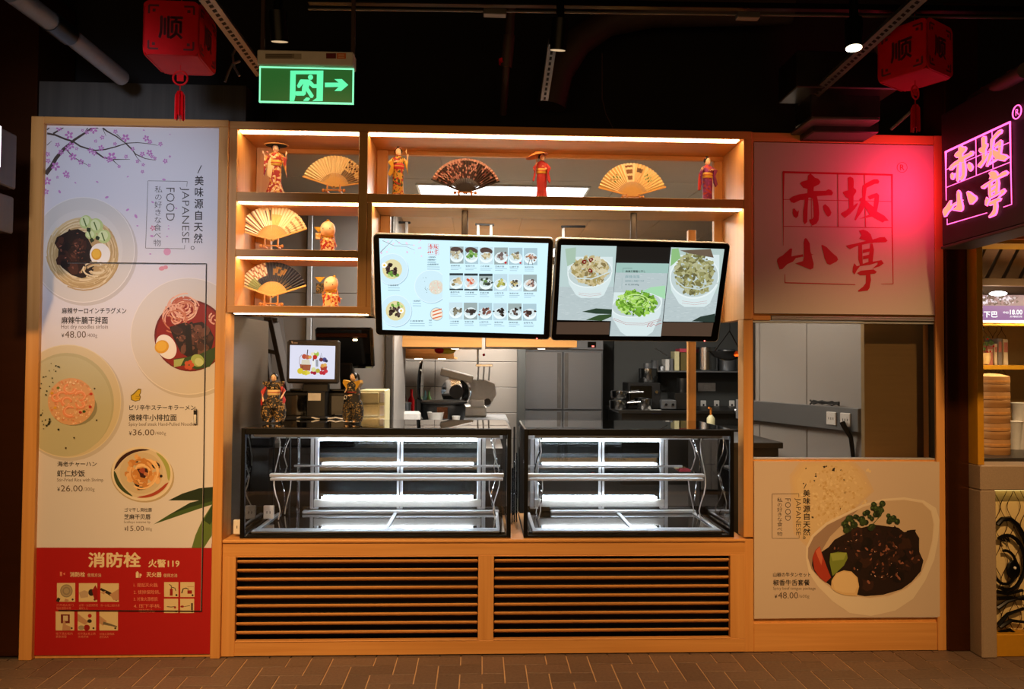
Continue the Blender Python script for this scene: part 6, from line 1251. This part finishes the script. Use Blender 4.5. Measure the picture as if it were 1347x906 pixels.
def track_spot(lab, px, py, w, up_, aim, lit, energy=0, L=.13, r=.036, col=(1, .8, .6)):
    c = AD(px, py, w); ai = Vector(aim).normalized(); t = thing('track_spotlight', lab, 'spotlight', c, 'black track spotlights')
    e = c+ai*L; MB().tube([c, e], r, 20).build('barrel', 'black_paint', t, True); MB().tube([c+Vector((0, 0, .0)), c+Vector((0, 0, .1))], .018, 10).build('stem', 'black_paint', t); MB().bbox(c.x-.06, c.x+.06, c.y-.02, c.y+.02, c.z+.10, c.z+.13, .004).build('adapter', 'black_paint', t)
    MB().tube([e, e+ai*.002], r*.9, 20).build('lens', 'bulb' if lit else 'lens_dim', t)
    if energy: s_ = spot('spot_lamp', e+ai*.01, e+ai, energy, col, 50, .8, .03); s_.parent = t; s_.matrix_parent_inverse = Matrix.Translation(-c)
emit('lens_dim', (1, .7, .4), .6)
track_spot('black track spotlight with barely lit lens above the exit sign', 365.5, 14, 3.1, 0, (.0, .30, -1), False, 10, L=.118)
track_spot('unlit black track spotlight hanging in the middle of the ceiling', 737, 24, 3.3, 0, (-.05, .3, -1), False, 14)
track_spot('lit track spotlight with bright lens left of the right lantern', 1123, 26, 3.3, 0, (-.05, -.10, -1), True, 12)
tk = thing('lighting_track', 'long black lighting track along the top of the dark ceiling', 'track', AD(880, 4, 3.2)); a, b = AD(405, 1, 3.25), AD(1347, 14, 3.45); bar('rail', a, b, .018, tk, 'black_paint'); bar('lower_lip', a-Vector((0, .0, .035)), b-Vector((0, .0, .035)), .006, tk, 'galvanised')
for k in (.25, .60): c = a+(b-a)*k; MB().bbox(c.x-.05, c.x+.05, c.y-.02, c.y+.02, c.z-.055, c.z-.03, .003).build('feed_box', 'galvanised', tk)
pd = thing('drop_pipe', 'dark vertical pipe with a red ring hanging left of the middle spotlight', 'pipe', AD(670, 60, 4.3), 'ceiling pipes'); MB().tube([AD(673, 0, 4.0), AD(670, 52, 4.05)], .024, 12).build('upper_pipe', 'pipe_dark', pd, True); MB().tube([AD(670, 46, 4.05), AD(666, 88, 4.1)], .032, 12).build('sleeve', 'pipe_dark', pd, True); MB().tube([AD(664, 78, 4.1), AD(664.4, 84, 4.1)], .034, 12).build('red_ring', 'lantern_red', pd); MB().tube([AD(666, 86, 4.1), AD(662, 150, 4.3)], .02, 12).build('lower_pipe', 'pipe_dark', pd, True)
pipe('flex_duct', 'wide dark curved duct sweeping across the ceiling right of centre', 'duct', [AD(*q, 4.35) for q in ((725, 140), (735, 95), (760, 55), (800, 28), (860, 16), (950, 14), (1040, 12))], .085, 'pipe_dark', 'ceiling ducts')
pipe('thin_wire', 'thin pale wire hanging in the dark over the shelf', 'wire', [AD(*q, 4.3) for q in ((792, 70), (792, 130), (797, 150), (806, 168))], .003, 'pipe_dark')
mat('duct_metal', '5a5450', .3, .9, .15, 12)
du = thing('air_duct', 'square foil-clad air duct in two steps above the red logo panel', 'duct', AD(1120, 110, 4.4), 'ceiling ducts')
def dbox(nm, p0, p1, w, dep, par, m='duct_metal'):
    a, b = AD(*p0, w), AD(*p1, w); return MB().bbox(min(a.x, b.x), max(a.x, b.x), a.y, a.y+dep, min(a.z, b.z), max(a.z, b.z), .006).build(nm, m, par)
dbox('upper_box', (1048, 66), (1185, 116), 3.95, .25, du); dbox('middle_box', (1066, 117), (1160, 155), 4.05, .2, du); dbox('lower_flange', (1068, 152), (1160, 158), 3.95, .3, du, 'galvanised'); dbox('lower_box', (1070, 158), (1158, 174), 4.05, .2, du)
sp_ = thing('ceiling_speaker', 'round pale ceiling disc half hidden by the right lantern', 'speaker', AD(1180, 55, 3.7)); c = AD(1182, 56, 3.7); M = Matrix.Translation(c) @ Matrix.Rotation(math.radians(-28), 4, 'Y'); MB().lathe([(.10, 0), (.105, .01), (.10, .05), (.06, .06)], (0, 0, 0), 24, M).build('ring', 'pipe_grey', sp_, True); MB().lathe([(.08, -.004), (.08, .0)], (0, 0, 0), 24, M).build('grille', 'pipe_dark', sp_)
rp_ = thing('sprinkler_pipe', 'long pipe with red couplings above the pink neon sign', 'pipe', AD(1310, 115, 3.6), 'ceiling pipes'); MB().tube([AD(1281, 132, 4.0), AD(1350, 92, 3.3)], .035, 14).build('pipe', 'pipe_dark', rp_, True)
for q, w in (((1297, 124), 3.85), ((1333, 103), 3.5)): c = AD(*q, w); d = (AD(1350, 92, 3.3)-AD(1281, 132, 4.0)).normalized(); MB().tube([c-d*.012, c+d*.012], .041, 14).build('coupling', 'lantern_red', rp_)
for i, (a, b) in enumerate((((1281, 162), (1323, 120)), ((1172, 170), (1198, 147)))): tag(MB().tube([AD(*a, 3.9), AD(*b, 3.8)], .008, 8).build('metal_rod', 'galvanised', smooth=True), ('pale metal rod slanting above the neon sign' if i == 0 else 'short metal rod slanting left of the right lantern tassel'), 'rod', 'slanting metal rods')
for i, (pts, lab) in enumerate((([(315, 100), (308, 88), (306, 72), (312, 60)], 'thin grey cable loop beside the diagonal channel, left of the exit sign'), ([(296, 108), (300, 96), (306, 84), (316, 80)], 'second thin cable loop left of the exit sign'))): pipe('hanging_cable', lab, 'cable', [AD(*q, 3.6) for q in pts], .006, 'pipe_grey', 'hanging cables')

mat('black_matt', '120406', .6)
# ================================================================ PINK NEON SIGN
d1, d2 = 4.02, 4.02*.868
TL, BL, TR, BR = AD(1245.4, 200.6, d1), AD(1248.7, 297.3, d1), AD(1331, 156.4, d2), AD(1332, 268.4, d2)
ux = (TR-TL); ux.z = 0; ux.normalize(); NN = Vector((ux.y, -ux.x, 0))
if NN.dot(CAMP-TL) < 0: NN = -NN
ns = thing('neon_sign', 'black box sign at the right with four glowing pink brush characters', 'sign', (TL.x, TL.y, 2.3))
w_n = (TR-TL).dot(ux); h_n = TL.z-BL.z
def NPt(u, v, out=0): return TL+ux*u*w_n+Vector((0, 0, -v*h_n))+NN*out
zt, zb_ = TL.z+.12, BL.z-.10
M = Matrix(((ux.x, NN.x, 0, TL.x), (ux.y, NN.y, 0, TL.y), (0, 0, 1, 0), (0, 0, 0, 1)))
MB().bbox(-.06, w_n+.45, -.16, -.004, zb_, zt+.10, .006, M).build('box', 'black_matt', ns)
MB().bbox(-.065, w_n+.45, -.165, .0, zb_-.015, zb_, .003, M).build('lower_edge', 'pipe_dark', ns)
# characters mapped from the logo square into the sign's own plane
def LM(x, y): return ((x-1030)/144.3, (y-227.5)/146.)
core, rim = MB(), MB()
def grow(pts, k):
    n = len(pts); out = []; area_ = sum(pts[i][0]*pts[(i+1) % n][1]-pts[(i+1) % n][0]*pts[i][1] for i in range(n)); sg = 1 if area_ > 0 else -1
    for i in range(n):
        a, b, c = pts[i-1], pts[i], pts[(i+1) % n]; dx, dy = c[0]-a[0], c[1]-a[1]; l = math.hypot(dx, dy) or 1; out.append((b[0]+sg*dy/l*k, b[1]-sg*dx/l*k))
    return out
def slab(mb, pts, o0, o1):
    n = len(pts); q = [LM(*p) for p in pts]; tri = tessellate_polygon([[Vector((p[0], p[1], 0)) for p in q]])
    mb.add([NPt(*p, o1) for p in q]+[NPt(*p, o0) for p in q], [tuple(t) for t in tri]+[(i, (i+1) % n, n+(i+1) % n, n+i) for i in range(n)])
for L in LOGO:
    slab(rim, grow(L, 1.2), .0, .006); slab(core, grow(L, -.5), .0, .0075)
for pts, a, b in LINES:
    P3 = [NPt(*LM(*p), .006) for p in pts]; rim.tube(P3, [max(.002, (a+(b-a)*i/(len(pts)-1))*.0019) for i in range(len(pts))], 6)
rim.build('glowing_outline', 'neon_edge', ns); core.build('glowing_characters', 'neon_core', ns)
l = bpy.data.lights.new('neon_glow', 'AREA'); l.shape = 'RECTANGLE'; l.size = .12; l.size_y = .30; l.energy = 3.6; l.color = (1, .02, .09); o = bpy.data.objects.new('neon_glow', l); COL.objects.link(o)
o.location = NPt(.10, .40, .07); o.rotation_euler = Vector((-.45, .85, -.02)).to_track_quat('-Z', 'Y').to_euler(); o.parent = ns; o.matrix_parent_inverse = Matrix.Translation(-ns.location)
rg = MB(); cxr, cyr = LM(1186.6, 218)
cR = NPt(1.085, -.06, .006); rg.tube([cR+ux*.030*math.cos(k*PI/12)+Vector((0, 0, .030*math.sin(k*PI/12))) for k in range(25)], .0028, 6)
vs, fs = glyphs('R', .01); rg.add([cR+ux*(x-.3)*.042+Vector((0, 0, (y-.35)*.042)) for x, y in vs], fs); rg.build('trade_mark', 'neon_edge', ns)

# ================================================================ NEIGHBOUR SHOP ON THE RIGHT
YN = -.12
def NX(px, py, Y=YN): return U(px, py, Y)
nc = thing('neighbour_counter', 'speckled beige stone counter of the neighbouring shop with a lit mesh panel', 'counter', (5.3, 0, 0)); a = NX(1290, 612); zt_ = a.z; x0 = a.x; xi = NX(1311, 700).x
xbox('stone_top', 'granite', x0, 7.2, YN, .35, NX(1300, 645).z, zt_, nc, .006); xbox('stone_pier', 'granite', x0, xi, YN, .3, .0, NX(1300, 645).z, nc, .006); xbox('brass_plinth', 'mustard', xi, 7.2, YN+.02, .3, .0, .12, nc, .004)
xbox('lit_back', 'mesh_back', xi, 7.2, YN+.09, YN+.11, .12, NX(1300, 645).z, nc) if 'mesh_back' in MATS else xbox('lit_back', 'cream_plastic', xi, 7.2, YN+.09, YN+.11, .12, NX(1300, 645).z, nc)
zl = NX(1300, 645).z; xbox('light_strip', 'yellow_glow', xi+.005, 7.1, YN+.05, YN+.08, zl-.01, zl-.002, nc)
og = MB(); pw, ph = .075, .10; zz0 = .12
for i in range(9):
    for s_ in (-1, 1):
        pts = []
        for k in range(60):
            z = zl-.01-k*.0135
            if z < .12: break
            pts.append((xi+i*pw+s_*(pw/2)*(.5-.5*math.cos(2*PI*(zl-z)/(2*ph)+(i % 2)*PI)), YN+.075, z))
        og.tube(pts, .0016, 4, cap=False)
og.build('mesh_wires', 'bronze', nc, kind='stuff')
ey = MB()
def EY(px, py): return NX(px, py, YN+.06)
def ring_(c, rx, ry, r, a0=0, a1=360): ey.tube([EY(c[0]+rx*math.cos(math.radians(a0+(a1-a0)*k/24)), c[1]+ry*math.sin(math.radians(a0+(a1-a0)*k/24))) for k in range(25)], r, 8)
ring_((1322, 746), 15, 22, .008, -100, 150); ring_((1325, 740), 23, 36, .010, -120, 110); ey.tube([EY(*q) for q in ((1312, 690), (1318, 683), (1328, 682), (1338, 690), (1347, 706), (1352, 720))], .014, 8)
ey.tube([EY(*q) for q in ((1313, 708), (1322, 712), (1318, 704), (1328, 712), (1324, 703), (1336, 710), (1340, 716))], .006, 6)
e_c = EY(1333, 749); ey.ball(e_c, .040, .01, .052, 16)
for pts in (((1312, 778), (1325, 781), (1345, 776)), ((1312, 787), (1330, 786), (1347, 788)), ((1312, 800), (1325, 791), (1347, 784)), ((1313, 822), (1325, 808), (1347, 800)), ((1315, 825), (1330, 816), (1347, 818)), ((1313, 832), (1328, 828), (1340, 836), (1347, 832))): ey.tube([EY(*q) for q in pts], [.012, .010, .008], 6) if len(pts) == 3 else ey.tube([EY(*q) for q in pts], .009, 6)
ey.build('black_eye_motif', 'black_paint', nc, True); MB().ball(e_c+Vector((.0, -.012, .012)), .008).build('pupil_spot', 'white_plastic', nc)
nf = thing('shop_window', 'mustard yellow metal window frame of the neighbouring shop', 'window frame', (5.1, 0, zt_)); xa = NX(1288, 400).x
xbox('upright', 'mustard', xa, xa+.035, YN+.02, .1, zt_, NX(1288, 312).z, nf); xbox('head', 'orange_trim', xa, 7.2, YN+.02, .1, NX(1288, 313).z, NX(1288, 298).z, nf); xbox('inner_head', 'mustard', xa+.035, 7.2, YN+.03, .1, NX(1300, 319).z, NX(1300, 313).z, nf)
a = NX(1300, 424, .3); b = NX(1347, 420, .3); lb = thing('light_menu', 'purple backlit dish board with white price in the neighbouring shop', 'menu board', (a.x, .3, a.z)); yl = .3
t0 = NX(1289, 389, yl); xbox('box', 'white_plastic', t0.x-.05, 7.0, yl, yl+.05, a.z-.004, t0.z, lb)
P = Print((0, yl-.0005, 0), NF); P.rect(1286, 402, 1400, 421, '7a4a8c'); P.rect(1286, 388, 1400, 402, '8a6a70')
for i in range(110): P.blob(random.uniform(1288, 1338), random.uniform(389, 400), random.uniform(.8, 2.6), random.choice(('5c3c40', 'b0a0a8', 'd8ccd8', '40282c', '906a70')), .4, 7)
P.rect(1286, 421, 1400, 423.4, 'f8f0ff'); P.text('鸭下巴', 1284, 409, 1312, 417.6, 'ffffff', .03); P.text('中份', 1319, 409.4, 1326.6, 412.6, 'ffffff', .02); P.text('18.00', 1328, 407.2, 1344.6, 413.8, 'ffffff', .03); P.text('外带价同', 1328, 415, 1344, 417.8, 'ffffff', .01); P.build('picture', 'screen_a', lb)
a = NX(1290, 426, .28); xbox('ledge', 'mustard', a.x-.05, 7.0, .25, .33, a.z-.012, a.z+.0, lb, .002); g = NX(1313, 386, .1); MB().ball(g, .05, .03, .014, 14).build('lamp_head', 'panel_white', lb, True)
hd_ = thing('extract_hood', 'sloping brown metal hood with baffle strips in the neighbouring shop', 'hood', (5.3, .3, 2.0)); za, zb2 = NX(1290, 318, .1).z, NX(1290, 366, .1).z
for k in range(7):
    A0, A1 = NX(1262+22*k, 366, .5), NX(1286+22*k, 318, .12); bar('baffle', A0, A1, .035, hd_, 'baffle')
xbox('back_sheet', 'pipe_dark', xa, 7.0, .52, .55, zb2-.1, za+.3, hd_); a, b = NX(1290, 366, .12), NX(1290, 376, .12); xbox('lip', 'baffle', xa+.03, 7.0, .10, .14, b.z, a.z, hd_)
# tiled rear wall with ogee lines, shelf, books, flowers, steamers, cups
YB = .75
nb = struct(MB().box(5.0, 7.2, YB, YB+.1, 0, 3.2).build('wall_neighbour', 'neighbour_wall'))
og = MB()
for i in range(14):
    for s_ in (-1, 1): og.tube([(5.0+i*.06+s_*.03*(.5-.5*math.cos(PI*k/5+(i % 2)*PI)), YB-.004, 2.0-k*.0125) for k in range(56)], .0012, 4, cap=False)
og.build('ogee_lines', 'bronze', nb, kind='stuff')
a = NX(1290, 480, .45); sh = thing('neighbour_shelf', 'yellow edged shelf holding books in the neighbouring shop', 'shelf', (5.2, .5, a.z)); xbox('board', 'mustard', 5.0, 7.0, .40, .74, a.z-.028, a.z, sh); zs_ = a.z
mat('book_pink', 'c07868', .6); mat('book_cream', 'd8c8a8', .6); mat('book_grey', '8a8078', .6)
for i, (p0, p1, top, m, lab) in enumerate(((1299, 1306, 455, 'book_pink', 'pink book standing first on the neighbour shelf'), (1308, 1312, 452, 'book_cream', 'thin cream book on the neighbour shelf'), (1313, 1318, 445, 'book_grey', 'grey book in the middle on the neighbour shelf'), (1320, 1326, 446, 'book_cream', 'cream book at the right end on the neighbour shelf'))):
    a, b = NX(p0, top, .45), NX(p1, top, .45); t = thing('book', lab, 'book', (a.x, .45, zs_), 'books on the neighbour shelf'); xbox('cover', m, a.x, b.x, .45, .58, zs_, a.z, t, .002); xbox('spine_label', 'book_pink' if m != 'book_pink' else 'book_cream', a.x+.003, b.x-.003, .4485, .45, zs_+.08, a.z-.02, t, .0005)
fl = thing('flower_pot', 'small plant with red berries beside the pink book', 'plant', NX(1295, 478, .42)); g = NX(1296, 472, .44); MB().lathe([(.02, -.04), (.03, .0), (.028, .03)], (g.x, .44, zs_+.045), 12).build('pot', 'cream_cloth', fl, True)
mat('leaf_green', '4a6a2c', .5, noise=.2); lf = MB()
for i in range(26):
    a_ = random.uniform(0, 6.28); r = random.uniform(.01, .045); p = Vector((g.x+r*math.cos(a_), .44+r*.6*math.sin(a_), zs_+.09+random.uniform(0, .10))); lf.ball(p, .010, .005, .008, 6)
lf.build('leaves', 'leaf_green', fl, True, kind='stuff')
for i in range(7): a_ = random.uniform(0, 6.28); MB().ball((g.x+.04*math.cos(a_), .42, zs_+.12+.04*math.sin(a_)), .006, n=6).build('berry', 'lantern_red', fl, True)
gz = NX(1310, 598, .2).z; st = thing('steam_table', 'dark steel steam table under the bamboo steamers', 'table', (5.3, .3, gz)); xbox('top', 'stainless_dark', 5.06, 7.0, .05, .6, gz-.03, gz, st); xbox('front', 'iron', 5.06, 7.0, .36, .42, zt_, gz-.03, st)
a, b = NX(1286, 550, .25), NX(1328, 550, .25); cxs, rs = (a.x+b.x)/2, (b.x-a.x)/2; zT = NX(1300, 494, .25).z; hs = (zT-gz)/5
def steamer(z, lab, lid=False):
    t = thing('bamboo_steamer', lab, 'steamer', (cxs, .25+rs*.2, z), 'bamboo steamers in the stack', world=False); h = hs-.002; r = rs*random.uniform(.97, 1.0)
    MB().lathe([(r*.98, 0), (r, .003), (r, h*.46), (r*.985, h*.47)], n=28).build('lower_band', 'bamboo', t, True); MB().lathe([(r*.985, h*.50), (r, h*.51), (r, h*.97), (r*.95, h)], n=28).build('upper_band', 'bamboo', t, True)
    MB().lathe([(r*1.012, h*.62), (r*1.012, h*.72)], n=28).build('binding', 'wood_z', t)
    if lid: MB().lathe([(r*.95, h), (r*.5, h+.012), (.01, h+.016)], n=24).build('lid_weave', 'straw', t, True)
    t.rotation_euler.z = random.uniform(0, 1)
for k, nm in enumerate(('lowest bamboo steamer of the tall stack', 'second bamboo steamer from the bottom of the stack', 'middle bamboo steamer of the tall stack', 'fourth bamboo steamer from the bottom of the stack', 'topmost bamboo steamer with its woven lid')): steamer(gz+k*hs, nm, k == 4)
for px, top, bot, m, lab in ((1341, 530, 580, 'white_matt', 'white cup bottle stack right of the bamboo steamers'), (1335, 554, 588, 'white_plastic', 'short white jar right of the bamboo steamers')):
    a, b = NX(px, top, .5), NX(px, bot, .5); tag(MB().lathe([(.03, gz-a.z+.0), (.045, -.01), (.05, 0), (.04, .004)], (a.x, .5, a.z), 18).build('white_jar', m, smooth=True), lab, 'jar', 'white jars beside the steamers')

# ================================================================ LEFT EDGE: dark sign boxes of the next shop
for i, (y0, y1, xr, lab) in enumerate(((148, 236, 26, 'upper dark wood box sign with glowing white edge at the far left'), (236, 298, 22, 'lower plain dark wood box sign at the far left'))):
    w = 3.3; a, b = AD(xr, y0+8, w), AD(-60, y1-3, w); a.x = AD(xr, y0, w+.26).x; t = thing('box_sign', lab, 'sign', a, 'dark box signs at the far left')
    MB().bbox(b.x, a.x, a.y, a.y+.25, b.z, a.z, .006).build('box', 'dark_wood', t)
    for q in ((b.x, a.x, a.z-.018, a.z), (b.x, a.x, b.z, b.z+.018), (a.x-.018, a.x, b.z+.018, a.z-.018)): MB().bbox(q[0], q[1], a.y-.012, a.y, q[2], q[3], .002).build('frame_moulding', 'dark_wood', t)
    if i == 0:
        c = AD(0.5, 193, w-.01); MB().bbox(c.x-.09, c.x+.003, a.y-.01, a.y-.002, c.z-.09, c.z+.09, .003).build('glowing_letter', 'neon_white', t)
